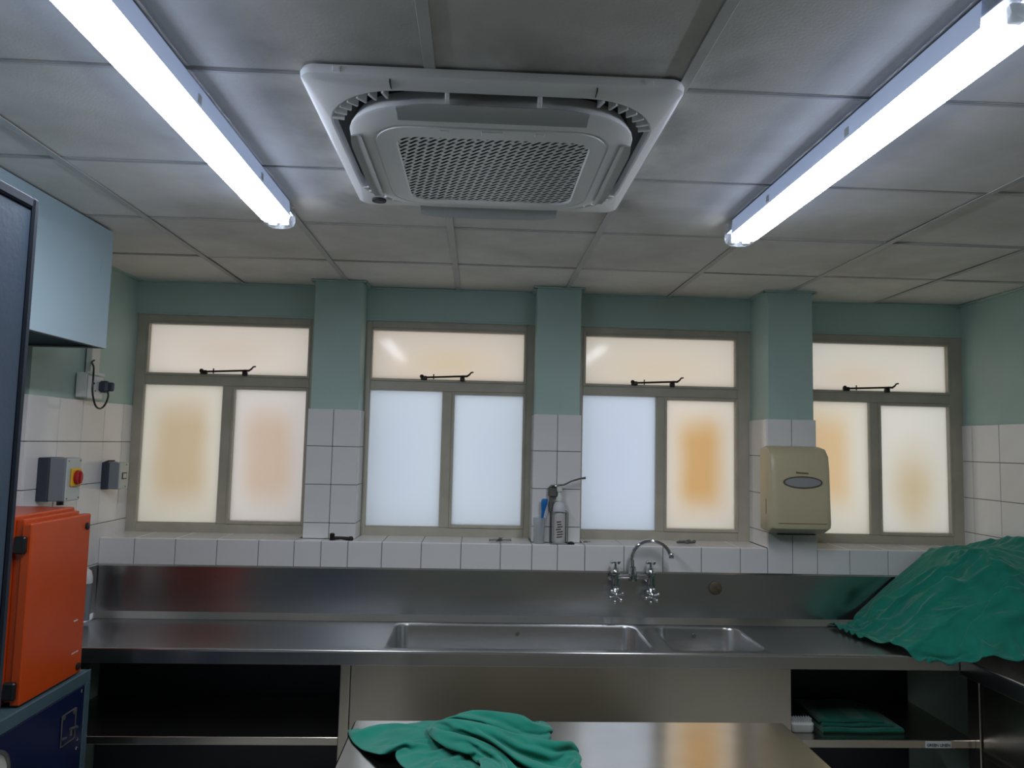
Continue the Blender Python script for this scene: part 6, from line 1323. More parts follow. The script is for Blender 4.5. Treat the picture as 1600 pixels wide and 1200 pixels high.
DRAPE_STEPS = [
233,14,13,13,12,10,11,10,9,9,8,8,9,8,8,8,8,8,7,8,4,13,14,13,13,13,14,13,13,13,13,14,13,13,14,13,13,14,13,13,14,13,13,14,13,14,13,14,14,13,14,13,14,14,13,14,13,14,14,13,14,14,13,12,13,13,11,14,14,8,10,12,11,9,9,11,7,11,7,9,
223,14,14,13,11,10,11,13,12,11,11,9,8,8,8,7,8,8,7,8,4,9,14,13,14,13,13,13,14,13,13,14,13,13,13,14,13,14,13,13,14,13,13,14,14,13,14,13,14,13,14,13,14,13,13,14,13,14,13,14,14,13,13,13,13,13,12,13,12,12,12,10,11,12,10,10,10,7,6,9,
225,8,11,11,12,13,12,11,12,11,12,12,8,10,8,8,7,8,7,7,4,7,14,13,13,14,13,13,14,13,13,13,14,13,13,14,13,13,14,13,14,13,13,14,13,14,14,13,14,13,14,13,13,13,14,13,14,13,13,14,14,14,13,12,13,13,12,12,13,13,12,12,12,12,12,11,8,8,3,10,
221,14,11,10,11,11,14,12,11,11,9,9,11,8,8,9,9,8,8,7,4,6,13,13,13,13,14,13,13,14,13,13,14,13,13,14,13,13,14,13,13,14,13,14,13,14,13,14,14,13,14,13,13,13,13,13,14,13,14,13,14,14,14,13,12,13,13,12,12,13,13,13,13,13,12,11,6,10,2,9,
211,16,15,13,12,12,11,13,12,11,10,8,8,8,9,8,9,8,9,8,6,2,13,13,13,13,13,14,13,13,14,13,13,14,13,14,13,13,14,13,13,13,14,13,14,13,14,14,13,14,13,14,13,14,12,14,12,14,13,14,13,14,14,14,13,12,13,14,12,12,13,13,14,13,12,12,4,13,1,8,
205,11,14,15,14,15,13,14,10,10,9,10,10,9,9,9,9,8,8,7,7,1,11,14,13,13,13,13,14,13,14,13,13,14,13,14,13,14,13,13,13,13,14,13,14,13,14,13,14,13,14,13,14,14,13,13,13,13,14,13,13,14,13,14,14,13,13,13,13,13,13,13,13,13,14,12,5,12,1,8,
202,13,9,14,16,15,15,12,8,9,8,9,11,10,10,10,9,10,9,9,8,1,8,13,13,14,13,13,13,14,13,14,14,13,14,13,14,13,14,13,14,13,12,14,13,13,14,13,14,13,13,14,14,13,14,13,14,13,14,13,13,13,14,13,14,12,14,13,14,13,13,13,14,13,14,13,5,12,2,7,
196,14,15,10,15,15,13,8,8,8,11,10,11,11,10,10,10,10,9,9,9,5,5,13,14,13,13,13,14,13,14,14,13,14,13,14,13,14,13,14,13,14,13,13,13,13,13,13,14,14,13,13,13,14,13,14,14,13,14,14,13,13,13,14,13,13,13,13,14,13,14,13,14,13,14,14,11,7,2,7,
187,15,13,16,13,15,8,8,10,11,11,12,11,11,10,11,10,9,10,9,10,5,5,12,13,14,13,13,14,14,13,14,14,13,14,13,14,13,14,13,14,13,14,13,13,14,13,13,13,13,14,13,14,13,13,14,13,13,14,14,13,13,14,13,14,13,13,12,14,13,14,14,14,14,13,14,6,14,3,8,
182,11,14,16,16,11,8,9,11,13,12,11,12,11,11,10,11,10,9,10,10,6,4,11,13,14,13,13,14,13,14,14,14,13,14,13,14,14,13,14,13,14,13,14,13,13,14,13,14,13,13,13,14,13,14,13,14,13,13,13,13,14,13,14,13,14,13,13,12,14,13,15,14,14,14,13,8,12,5,9,
173,12,16,16,14,9,9,11,13,13,12,13,12,11,11,10,11,10,9,10,9,8,5,9,14,14,13,14,13,14,14,13,14,14,13,14,13,13,14,13,14,13,14,13,13,14,13,14,13,14,14,13,14,13,13,13,14,13,14,13,13,12,13,14,13,14,14,13,13,12,14,14,14,14,15,14,10,7,6,12,
165,12,17,16,12,9,11,13,13,13,12,12,12,12,12,11,11,10,10,10,9,9,5,9,13,13,13,13,14,14,13,14,14,14,14,14,13,14,14,13,14,13,14,13,13,13,13,14,13,13,14,14,14,13,14,13,14,13,13,13,14,13,12,13,13,13,14,14,14,12,13,13,15,14,14,14,10,11,7,10,
157,14,17,15,11,9,14,13,13,12,11,14,13,12,12,12,11,11,10,10,9,8,6,8,14,13,13,14,14,13,14,13,14,14,13,14,13,13,14,13,14,14,14,13,14,13,14,13,14,13,13,13,14,14,13,14,14,14,13,13,13,13,14,12,13,12,14,14,14,13,13,12,14,14,15,14,13,10,7,10,
149,16,15,15,10,13,14,13,12,11,14,14,13,12,13,11,12,11,11,10,9,9,5,10,11,14,13,14,13,14,14,14,14,14,14,13,14,13,14,13,13,13,13,13,13,14,13,14,14,14,13,14,13,13,14,14,13,14,14,14,13,13,13,13,13,13,12,13,14,15,13,12,13,14,14,14,14,11,8,10,
143,14,16,14,12,15,12,13,11,14,14,14,13,13,12,13,11,12,10,10,10,10,6,8,13,13,13,13,13,13,13,14,14,14,14,13,14,14,13,14,14,14,14,13,13,13,14,12,13,14,14,14,13,14,13,13,14,13,14,14,14,14,13,13,13,14,12,12,13,15,14,13,12,13,13,15,14,12,8,11,
134,15,15,15,15,14,12,12,14,14,14,14,13,13,13,13,11,12,9,10,9,9,10,10,11,14,13,14,13,13,13,14,14,13,14,14,13,13,14,13,13,14,14,13,13,14,13,14,13,13,14,13,14,14,13,14,13,13,14,13,14,14,14,14,14,13,13,13,12,13,14,14,13,12,12,14,14,12,10,12,
129,14,15,15,13,14,12,14,15,15,14,13,13,13,13,14,12,11,11,10,10,9,8,11,13,13,13,14,13,13,13,14,14,14,14,13,14,13,14,13,14,14,13,14,13,13,13,12,13,14,13,13,14,13,14,13,14,14,13,13,14,14,14,14,14,14,13,13,13,12,13,14,14,13,11,12,14,13,11,13,
131,14,14,11,14,10,16,13,12,14,15,14,13,12,14,12,10,11,13,11,12,11,11,10,8,13,13,13,14,13,14,13,13,13,14,14,14,13,14,14,14,14,14,13,14,14,14,14,13,13,13,13,12,13,14,14,14,13,14,14,13,14,14,14,14,15,14,13,13,14,11,12,14,14,12,11,12,13,13,13,
130,14,14,13,12,14,14,8,14,12,13,12,13,14,12,13,13,9,10,10,12,11,12,12,13,13,13,13,13,13,13,14,14,14,14,14,14,14,14,13,14,13,14,13,12,14,14,13,14,14,14,14,13,13,12,13,14,14,14,14,14,13,14,14,15,14,14,15,13,12,14,12,11,14,14,11,11,12,14,12,
130,13,15,10,16,12,14,10,13,12,9,14,10,12,13,13,14,12,10,10,13,13,13,10,14,13,12,13,13,13,13,13,14,14,14,15,15,14,14,14,13,14,14,13,12,13,13,13,12,13,14,14,14,14,13,13,12,14,14,14,14,14,14,14,14,14,14,15,14,14,12,13,12,11,13,14,11,11,13,12,
129,15,12,12,16,11,13,12,13,12,7,14,12,10,13,10,13,14,11,14,14,12,13,13,9,10,12,13,13,13,14,13,14,14,15,15,14,13,14,13,13,14,14,15,14,13,15,12,13,14,12,12,14,13,14,14,14,12,13,14,14,15,14,14,14,14,14,14,14,14,14,13,11,13,11,12,13,12,12,12,
128,15,11,14,15,11,14,11,13,12,6,15,13,12,8,14,10,11,14,12,14,11,14,10,11,13,13,12,13,13,12,14,13,15,14,15,14,15,15,15,14,14,13,12,14,14,14,12,14,13,14,13,13,13,13,13,15,14,12,13,14,14,15,14,14,14,14,14,13,14,14,14,13,11,13,11,12,12,13,12,
126,16,10,14,16,10,14,12,12,12,7,15,12,12,9,13,14,6,13,13,15,12,12,11,13,11,10,10,13,14,13,14,14,14,15,15,15,15,14,15,14,14,16,14,13,13,13,14,12,14,13,13,14,13,14,13,13,14,15,13,13,13,14,14,15,14,13,14,14,13,14,14,13,13,12,13,11,13,12,12,
123,16,10,15,15,10,15,13,11,11,8,15,12,12,9,13,13,8,14,13,9,12,14,11,9,10,11,13,14,13,14,13,14,14,16,15,15,14,16,15,17,17,16,13,11,13,13,12,14,13,13,13,13,14,14,14,14,13,13,15,14,13,12,14,14,14,14,14,13,14,14,13,13,14,13,13,12,11,13,12,
120,17,9,14,16,9,13,12,14,12,9,14,12,12,9,13,12,14,11,9,9,10,12,9,12,12,13,14,13,12,13,14,13,15,17,16,14,19,17,17,15,12,16,13,15,11,11,13,14,13,14,14,11,14,14,14,15,14,14,13,14,14,13,12,13,14,15,14,13,14,13,14,14,12,13,13,13,13,12,12,
115,18,10,12,16,10,14,13,12,10,11,14,12,12,9,15,11,13,12,12,9,3,12,12,13,14,11,14,11,12,13,13,14,15,16,18,19,17,15,15,13,17,16,16,11,13,12,12,13,13,14,14,14,12,13,15,15,14,15,14,13,13,14,14,12,13,13,14,14,13,14,14,13,14,13,12,13,13,13,12,
111,18,10,11,17,12,13,13,12,10,9,15,12,12,11,12,14,12,11,15,8,2,11,14,14,13,11,10,11,13,12,13,14,15,17,20,19,18,14,13,14,18,15,16,15,12,9,13,12,14,14,14,15,14,13,13,15,15,15,15,14,13,12,14,14,13,12,13,13,14,14,14,13,13,14,13,13,13,13,12,
106,19,11,9,17,14,10,14,9,11,11,15,12,12,14,11,11,15,11,14,8,4,11,14,13,12,9,12,11,13,10,13,14,14,19,21,18,21,17,12,10,19,14,18,10,12,13,13,14,12,13,15,14,15,15,15,13,15,15,14,15,14,14,12,12,14,14,13,13,13,13,14,14,13,13,13,14,12,14,12,
100,20,12,8,16,15,11,12,14,12,11,10,12,13,13,14,9,14,13,11,9,7,10,15,12,11,9,13,11,11,9,13,14,17,17,21,18,24,18,16,10,16,21,6,14,11,11,14,13,14,14,13,14,15,16,15,15,14,14,15,15,14,14,14,13,12,12,14,14,13,13,13,14,14,13,13,13,14,12,13,
95,20,15,7,13,16,11,12,13,11,13,13,13,13,11,12,14,8,14,12,9,8,11,14,12,11,9,13,10,13,6,13,14,17,17,23,17,22,22,17,13,14,24,4,9,15,11,13,12,14,14,14,14,14,15,16,15,16,14,14,14,15,14,14,14,14,13,12,12,13,13,14,14,13,14,14,13,13,12,13,
90,19,17,8,10,16,11,14,12,11,15,12,13,13,12,11,15,8,13,13,9,9,9,14,12,13,9,11,12,10,6,14,13,16,20,21,20,23,17,20,12,21,22,-2,10,15,14,12,13,12,13,14,15,16,15,15,16,15,15,14,14,14,14,14,14,15,14,13,14,12,11,13,13,14,14,14,14,13,12,13,
85,19,18,11,8,13,13,14,10,13,14,12,13,13,14,11,14,9,13,13,7,12,9,14,12,12,10,10,12,7,10,12,12,17,19,21,25,24,13,16,22,19,18,-1,9,15,13,12,12,14,13,15,15,16,15,16,15,15,15,15,14,14,14,14,14,14,14,14,15,14,13,11,12,12,14,14,13,14,13,13,
80,19,19,13,9,9,14,12,14,12,13,10,14,15,12,13,13,11,12,13,6,13,11,13,12,10,10,12,10,8,11,11,12,16,20,23,27,19,14,22,20,14,19,10,-1,15,14,11,12,12,14,16,15,17,15,15,16,15,15,14,15,14,14,13,14,15,14,14,14,14,14,14,13,12,12,13,13,14,13,13,
75,19,19,13,14,6,12,12,15,10,13,12,13,16,13,12,14,12,11,12,7,14,12,11,11,11,11,12,8,10,13,10,11,18,17,24,27,18,18,20,19,14,16,18,-2,14,13,12,11,11,12,16,16,17,16,17,15,14,15,15,13,14,14,14,14,14,14,14,14,15,14,14,14,14,13,12,11,14,13,13,
71,19,18,13,14,11,7,13,15,9,13,12,15,15,13,13,14,13,10,12,7,13,12,13,9,12,12,12,8,11,13,8,14,18,18,23,22,25,16,16,23,13,21,16,-3,14,13,10,10,14,12,14,15,16,17,16,17,15,14,14,15,13,14,15,13,14,14,14,14,14,14,14,14,15,14,14,13,12,11,13,
68,19,17,16,10,15,6,11,15,9,10,15,16,13,15,14,13,14,10,11,8,12,13,11,10,12,12,13,10,10,13,9,14,19,15,25,24,24,15,13,23,18,22,14,-3,13,12,8,11,14,14,14,15,16,16,16,16,16,15,14,14,14,13,15,14,14,14,13,14,14,14,14,14,14,14,14,13,12,13,13,
64,19,18,17,9,14,10,8,15,9,9,16,16,13,16,14,13,13,10,12,10,9,13,11,10,13,12,13,11,11,13,10,14,18,16,24,23,25,17,10,20,22,23,14,-3,11,11,8,12,14,14,15,16,15,16,15,16,15,15,15,14,14,13,14,15,14,14,15,14,13,14,14,13,14,13,15,14,13,12,13,
61,19,18,17,8,15,13,6,13,12,6,17,15,15,15,15,14,11,12,10,12,8,12,11,10,13,13,13,11,11,15,14,11,14,22,24,20,20,21,11,23,24,20,13,-3,9,10,7,13,13,15,15,15,16,16,16,16,15,15,15,14,14,13,14,14,15,14,15,14,14,15,14,13,13,13,13,14,14,13,13,
58,19,18,17,9,13,14,9,10,13,5,17,15,14,17,14,15,13,11,9,11,10,10,11,11,13,13,13,12,12,14,16,12,14,23,22,25,19,14,15,21,24,15,17,-6,7,13,11,9,14,15,16,15,17,14,17,16,16,15,13,14,15,14,14,14,14,14,15,14,15,14,14,14,14,14,13,13,13,13,13,
55,20,18,16,12,10,14,11,11,11,4,16,16,14,16,15,15,15,10,11,8,11,10,10,12,13,13,14,13,14,14,14,15,15,22,20,25,16,21,17,16,19,16,11,1,3,14,11,12,13,15,17,16,14,17,16,15,16,15,14,14,14,14,15,14,15,15,14,14,14,14,14,14,14,14,13,14,14,12,13,
52,20,18,16,14,8,16,9,12,9,5,16,16,16,15,16,13,15,13,9,11,8,11,10,11,13,14,13,15,15,15,12,16,17,21,19,24,15,22,20,14,17,13,9,0,10,13,11,12,15,13,17,13,17,17,16,16,15,15,14,14,14,14,15,14,15,15,14,15,14,14,14,14,14,14,12,13,15,13,13,
49,20,18,17,14,7,16,11,9,14,4,12,17,14,16,17,16,11,15,10,11,8,10,10,12,13,13,14,16,16,12,14,17,20,16,23,20,17,24,16,17,14,7,14,0,12,12,11,12,14,14,13,16,18,17,15,16,15,15,15,14,14,14,15,14,15,15,14,15,14,14,15,14,13,14,15,13,12,14,13,
45,20,19,17,15,7,15,13,7,14,10,6,16,16,14,17,17,14,11,12,11,10,9,11,11,13,14,15,16,15,13,17,18,16,17,20,17,23,20,18,19,12,7,9,4,12,11,12,12,13,13,15,16,17,17,16,16,15,15,14,15,14,14,15,14,15,14,15,15,15,14,14,14,14,14,14,14,14,12,13,
41,21,19,18,16,7,13,14,7,13,12,7,11,15,18,14,18,17,11,12,11,10,10,11,11,13,13,16,16,14,17,16,16,16,20,17,17,24,17,15,21,12,6,17,2,12,10,11,9,13,15,16,15,17,17,16,16,15,15,14,14,15,14,14,15,15,15,15,14,15,15,14,14,13,14,14,14,14,13,13,
38,20,20,18,17,8,11,14,8,12,11,13,7,11,19,17,14,17,16,13,11,10,10,11,11,13,15,15,14,17,17,14,16,18,17,20,16,22,17,15,22,5,11,17,7,9,13,10,9,12,15,15,16,16,17,17,15,14,14,15,14,14,15,15,15,15,15,15,14,15,12,15,14,14,15,14,14,14,13,13,
36,19,19,19,17,9,10,15,8,12,10,11,11,8,18,17,16,17,14,13,13,11,12,11,12,13,14,16,16,15,17,15,17,15,19,18,17,21,16,17,19,1,14,15,11,11,9,11,12,12,15,14,17,15,16,16,16,15,13,14,14,15,15,15,16,16,15,14,15,13,14,15,12,14,14,14,14,15,14,13,
34,17,20,18,18,11,8,15,10,10,13,6,10,10,16,19,16,17,17,15,13,11,12,11,12,13,15,15,17,15,15,17,16,14,19,17,19,18,18,16,18,2,12,15,14,11,12,7,11,13,14,17,17,16,16,15,14,15,13,14,14,15,15,16,16,15,16,14,14,15,13,14,13,14,14,14,15,14,14,13,
32,16,19,18,18,13,7,14,14,8,13,6,8,12,12,20,17,18,17,16,13,13,12,12,12,14,15,15,15,17,14,17,15,15,18,16,20,14,21,18,16,2,15,17,13,7,12,12,8,11,16,17,16,17,16,15,14,14,14,12,13,15,16,15,16,17,16,16,13,14,13,11,14,14,14,15,15,15,14,13,
30,15,19,17,18,15,8,12,15,8,12,8,4,13,12,19,17,18,18,16,15,14,12,13,13,15,14,16,15,15,16,15,16,14,19,17,13,18,19,16,19,5,15,18,10,6,13,8,13,13,15,16,17,16,17,14,14,13,14,14,11,15,16,17,16,17,17,15,15,13,14,12,10,14,12,15,16,16,14,13,
28,15,18,18,15,17,9,13,13,10,9,10,1,12,14,17,21,16,17,17,17,15,13,14,13,15,15,15,16,14,15,16,15,15,16,18,13,16,21,14,19,11,13,18,8,6,11,12,11,14,15,16,17,16,15,14,14,14,14,14,14,13,16,17,16,16,14,17,15,14,12,13,13,13,13,14,15,16,15,13,
26,15,16,18,14,17,14,11,13,12,5,12,1,12,12,16,21,18,17,17,19,15,15,13,15,14,15,16,15,15,14,15,15,16,14,18,14,16,19,18,13,15,14,18,5,8,13,13,9,12,15,17,17,15,15,15,14,13,13,14,16,16,15,15,18,16,13,17,13,13,14,13,13,12,15,14,15,16,14,13,
25,14,13,17,18,15,15,12,13,11,5,12,0,10,17,15,17,21,16,19,19,15,16,16,14,14,15,16,14,15,15,13,16,15,15,17,15,19,15,17,17,12,13,15,16,6,11,14,7,12,17,15,16,16,14,14,14,14,14,12,16,18,18,12,19,15,13,18,15,10,14,12,13,14,12,15,14,16,15,13,
24,13,12,17,17,17,14,15,10,11,5,11,1,11,18,15,12,22,19,17,20,18,15,18,14,16,13,14,16,14,15,13,15,16,14,16,17,17,17,14,17,14,11,18,13,14,6,11,11,13,16,16,15,16,13,14,14,12,15,15,15,17,18,14,17,17,12,17,15,11,13,13,12,14,13,14,14,16,15,13,
26,11,13,15,17,16,15,13,8,9,11,8,1,14,17,15,11,21,20,18,20,18,18,16,16,15,15,13,14,15,13,15,14,15,15,16,17,16,17,18,12,15,12,18,14,10,12,6,15,13,16,14,16,16,15,12,14,11,14,16,17,16,18,17,15,15,14,16,15,11,13,12,14,11,14,15,15,15,15,13,
23,14,12,12,18,16,14,15,9,6,12,5,4,15,17,14,10,21,21,18,21,20,18,15,18,15,14,15,13,14,14,12,16,13,16,15,17,17,17,16,17,11,12,18,15,9,8,11,15,15,14,16,15,16,14,13,14,13,14,14,17,18,18,17,15,14,16,15,13,11,13,11,14,12,14,14,16,16,14,13,
21,12,14,11,15,17,16,15,12,2,10,3,11,14,16,14,10,20,22,22,20,19,19,16,17,15,15,13,15,12,14,14,12,17,13,17,15,18,16,17,16,15,9,15,17,10,9,10,16,16,14,15,15,15,12,14,15,14,16,17,14,17,18,18,16,13,16,15,12,13,9,13,12,14,14,13,16,15,15,13,
20,11,13,11,17,16,15,12,12,7,3,7,14,14,13,15,11,21,21,23,19,19,20,18,16,15,15,13,14,13,13,14,14,12,16,16,15,18,16,16,18,16,12,12,14,14,10,10,14,16,15,15,13,15,13,13,14,16,16,17,18,17,17,16,17,14,12,15,12,11,15,12,12,14,13,14,15,15,14,13,
18,12,13,13,14,15,16,12,6,15,4,4,14,16,8,15,14,22,22,22,18,21,19,19,15,16,14,14,13,13,13,14,14,14,13,16,15,18,17,16,15,17,13,11,13,14,14,9,14,17,13,16,14,15,13,14,13,15,17,18,18,18,17,15,13,15,14,13,12,13,13,13,14,14,13,15,15,13,14,13,
19,11,13,13,11,15,16,15,3,9,13,8,10,14,10,9,17,22,23,20,20,23,19,19,14,17,13,15,12,13,14,12,14,15,14,14,18,15,17,17,16,13,17,14,11,10,10,15,13,14,16,16,15,14,14,12,13,17,19,18,18,17,14,14,16,15,12,14,14,14,14,14,13,15,14,13,12,14,14,13,
17,14,13,9,11,16,16,14,10,6,2,15,12,12,13,9,19,21,19,23,18,24,20,18,15,17,13,13,14,12,13,13,13,15,15,15,14,18,17,17,16,14,14,15,14,10,9,13,13,16,16,16,14,13,12,14,15,18,18,17,17,17,16,15,15,15,14,14,14,14,13,12,15,13,14,12,14,14,13,14,
17,14,13,6,12,16,16,13,12,7,-3,13,15,14,13,10,18,22,20,20,20,24,19,19,15,17,13,12,13,13,13,14,13,13,16,16,16,15,17,18,16,15,13,15,13,12,11,9,14,16,15,16,13,13,13,15,17,17,17,18,17,17,16,15,14,13,14,14,14,14,14,13,14,15,13,14,14,12,14,14,
16,15,12,8,13,12,16,12,15,7,-7,15,14,15,12,12,18,22,22,17,20,25,19,17,16,16,16,10,13,14,13,13,13,15,13,17,17,16,15,18,17,15,14,12,14,13,13,8,14,14,15,15,15,13,13,16,17,16,18,18,17,16,15,13,14,14,14,15,15,15,14,12,14,15,15,14,15,11,13,14,
15,15,12,11,12,7,17,12,15,7,-6,11,16,17,11,13,18,22,22,22,17,22,23,16,18,12,15,13,13,13,12,13,13,14,16,15,17,17,16,15,18,16,13,14,12,13,13,10,12,15,14,15,13,14,16,17,16,17,18,17,16,15,14,14,14,15,15,15,14,14,15,14,15,14,14,15,15,12,11,14,
14,15,13,12,10,6,14,12,15,9,-4,9,15,17,16,13,15,20,24,24,20,17,22,19,16,13,14,14,12,12,13,13,13,14,15,17,16,17,17,17,14,16,15,13,13,12,13,11,12,13,15,14,15,15,17,16,17,17,17,16,15,15,14,15,15,15,15,15,15,14,15,14,15,12,14,15,13,12,14,14,
13,15,14,12,8,7,11,11,17,7,0,8,17,11,19,18,16,16,24,23,21,18,20,20,15,13,16,12,12,13,11,13,14,15,15,16,17,17,16,17,16,14,14,15,13,12,12,12,11,13,15,15,15,15,17,16,18,16,16,16,16,14,15,16,15,14,15,15,15,14,14,15,15,13,14,15,13,12,14,14,
13,14,15,13,8,5,8,11,15,16,0,5,17,12,14,19,20,15,23,22,23,17,19,21,14,14,13,15,12,11,14,13,12,14,16,17,16,17,17,17,15,16,13,13,14,13,12,12,11,12,15,15,15,16,17,18,16,17,16,15,16,15,15,16,14,15,14,14,15,15,15,14,15,15,15,15,14,11,12,14,
12,14,15,14,10,3,7,10,15,12,13,0,13,18,14,13,20,16,25,20,22,21,17,17,18,15,13,11,12,12,12,14,14,14,15,16,18,17,17,16,16,15,14,13,13,13,12,13,11,13,14,15,16,16,17,17,17,16,16,16,15,15,15,16,15,16,14,13,14,14,16,15,16,15,14,14,13,12,13,14,
14,11,14,15,12,1,6,15,11,10,14,9,6,16,17,14,13,21,23,22,22,19,20,16,15,15,13,12,12,12,14,12,13,14,16,16,17,18,17,16,16,15,14,14,13,13,12,13,12,11,14,16,16,17,17,17,17,16,15,16,15,15,15,16,16,15,14,14,14,15,15,16,15,16,13,14,13,13,12,14,
13,14,11,13,13,3,5,16,12,6,10,17,8,9,18,16,18,13,22,23,24,20,18,19,14,14,12,13,13,13,11,13,14,15,16,16,17,17,17,16,16,15,14,13,13,13,13,13,11,12,15,16,16,17,17,17,17,15,15,16,15,15,17,16,16,15,14,13,14,15,16,15,16,15,15,14,13,9,14,14,
13,14,12,13,9,6,4,13,11,13,8,15,16,0,17,17,21,19,16,20,22,23,17,18,15,16,11,14,10,12,13,14,13,14,16,16,17,17,17,17,16,15,14,14,14,13,13,13,13,11,14,16,17,17,17,17,16,15,16,15,15,16,17,16,16,15,14,12,15,15,16,16,15,16,15,14,11,12,12,14,
14,12,14,13,8,7,4,7,10,16,15,12,12,11,5,18,21,20,21,18,19,19,21,19,15,14,13,12,12,12,13,13,14,15,16,16,17,17,17,17,15,15,14,14,13,14,13,14,12,12,15,16,17,17,16,17,15,15,16,16,15,16,17,16,15,14,14,14,16,15,16,16,16,15,15,13,14,9,12,14,
11,14,13,12,12,9,1,10,5,14,14,15,8,13,11,13,23,20,20,21,20,16,19,20,13,13,13,13,14,13,11,13,14,16,16,17,17,17,17,16,15,15,15,13,13,14,14,14,13,12,15,16,17,17,16,16,15,16,15,16,16,17,16,16,16,13,14,15,15,16,16,16,16,15,15,14,10,12,11,14,
7,14,15,14,11,11,4,12,4,11,13,10,7,9,13,17,23,23,16,23,19,19,17,19,16,13,13,11,13,12,14,13,15,15,16,16,17,17,17,16,16,15,14,13,13,15,13,16,13,12,15,16,17,16,16,16,15,16,15,16,17,17,16,16,14,14,15,16,15,16,16,16,15,15,16,12,13,8,13,14,
11,11,12,13,13,12,8,13,6,10,9,9,13,7,5,19,22,22,19,20,21,20,17,15,15,15,13,14,12,13,13,13,15,14,16,17,17,17,17,16,15,14,14,13,15,15,14,15,14,12,15,16,17,16,16,15,15,16,16,16,17,16,16,16,14,15,16,15,16,16,16,16,15,14,16,14,13,8,11,14,
6,15,12,13,12,12,12,13,3,13,0,13,16,14,2,13,22,21,21,20,18,20,18,17,14,14,13,13,13,13,13,14,14,16,16,17,17,17,16,16,15,15,14,14,14,13,17,13,15,12,16,16,16,16,16,15,16,15,17,16,16,17,16,15,15,16,15,16,16,16,16,16,15,15,15,15,12,8,10,14,
0,14,15,16,12,9,16,6,3,14,6,4,18,18,10,11,15,21,21,21,20,19,18,17,15,14,13,13,13,13,14,13,15,15,17,16,17,17,16,16,15,16,14,15,14,10,16,18,13,12,16,16,16,15,16,15,16,16,17,16,16,16,16,16,15,16,16,16,16,16,16,16,15,16,15,15,14,3,11,14,
418,-6,-8,-8,-9,-10,-10,-11,-10,-10,-10,-10,-10,-10,-10,-10,-11,-10,-11,-11,-12,-6,-6,-5,-5,-5,-5,-5,-5,-4,-5,-4,-4,-4,-4,-4,-4,-3,-4,-4,-5,-4,-5,-5,-5,-6,-5,-5,-5,-5,-5,-4,-5,-3,-3,-4,-2,-2,-2,-2,-1,-1,1,1,0,-1,2,-1,0,-4,-2,-3,-5,-4,-6,-5,-6,-8,-7,-3,
417,-4,-7,-9,-11,-11,-9,-6,-7,-8,-7,-10,-9,-10,-10,-11,-10,-11,-10,-11,-12,-10,-5,-5,-5,-5,-5,-5,-4,-4,-4,-4,-4,-3,-4,-3,-4,-4,-3,-4,-4,-5,-4,-5,-5,-5,-5,-5,-5,-5,-5,-4,-4,-4,-3,-3,-3,-2,-2,-1,-1,-1,0,0,0,0,0,0,0,-2,-4,-3,-4,-4,-6,-6,-6,-8,-5,-3,
425,-7,-9,-11,-10,-7,-7,-8,-7,-7,-6,-7,-10,-8,-10,-10,-10,-11,-10,-11,-12,-9,-6,-6,-5,-5,-4,-5,-4,-4,-4,-3,-4,-4,-3,-4,-3,-4,-3,-4,-4,-4,-5,-5,-4,-4,-5,-5,-5,-5,-4,-5,-4,-2,-4,-3,-2,-2,-2,-1,-1,-1,-1,-1,1,0,-2,1,-1,-2,-4,-3,-4,-4,-5,-6,-6,-7,-5,-4,
433,-3,-11,-10,-11,-8,-6,-6,-7,-7,-8,-8,-8,-9,-10,-9,-10,-10,-10,-11,-11,-10,-6,-6,-5,-5,-4,-4,-4,-4,-4,-3,-4,-3,-4,-3,-4,-4,-4,-4,-4,-2,-4,-4,-5,-5,-4,-5,-4,-3,-5,-4,-6,-4,0,-2,-2,-3,-1,-1,-1,-1,-1,-2,0,1,-2,-2,-1,-1,-3,-4,-3,-5,-4,-7,-7,-5,-5,-4,
427,5,-4,-10,-10,-7,-7,-4,-7,-7,-8,-8,-10,-9,-9,-9,-10,-10,-9,-10,-11,-11,-6,-6,-4,-5,-5,-4,-3,-4,-4,-3,-4,-3,-3,-4,-4,-3,-5,-4,-5,-4,-3,-2,-3,-3,-5,-4,-5,-4,-3,-3,-3,-5,-4,-3,0,0,-1,-2,-1,-1,-1,-1,-1,-1,0,-3,-2,-2,-2,-3,-4,-5,-5,-6,-8,-5,-4,-4,
430,0,-4,-7,-5,-4,-4,-5,-7,-9,-9,-7,-8,-8,-9,-9,-9,-10,-10,-9,-11,-11,-7,-4,-6,-4,-5,-4,-4,-3,-4,-3,-3,-3,-3,-4,-3,-4,-4,-5,-4,-5,-5,-5,-3,-2,-1,-2,-3,-4,-4,-3,-3,-2,-3,-4,-3,-2,1,1,-1,-1,-2,-1,-1,-1,0,-3,-3,-3,-2,-3,-5,-4,-5,-6,-8,-6,-3,-4,
438,0,-7,-4,-3,-3,-3,-7,-10,-10,-10,-8,-7,-7,-8,-8,-8,-8,-8,-9,-10,-11,-9,-4,-5,-5,-4,-4,-3,-4,-3,-3,-2,-3,-3,-3,-3,-3,-3,-4,-4,-5,-6,-7,-6,-5,-4,-1,0,0,-1,-2,-3,-3,-2,-1,-2,-3,-4,-1,2,0,-1,-2,-3,0,0,-4,-2,-3,-3,-3,-5,-5,-5,-5,-8,-6,-4,-3,
432,11,-1,-5,-2,-3,-5,-11,-11,-10,-8,-6,-7,-7,-7,-7,-7,-8,-8,-9,-8,-10,-9,-5,-4,-4,-4,-4,-3,-3,-3,-3,-3,-2,-3,-3,-4,-3,-3,-3,-3,-3,-5,-6,-7,-7,-6,-6,-3,-2,1,2,1,0,-1,-1,-2,-2,-2,-3,-3,1,1,-1,-3,-5,0,-1,-3,-4,-2,-4,-5,-4,-5,-6,-8,-8,-1,-3,
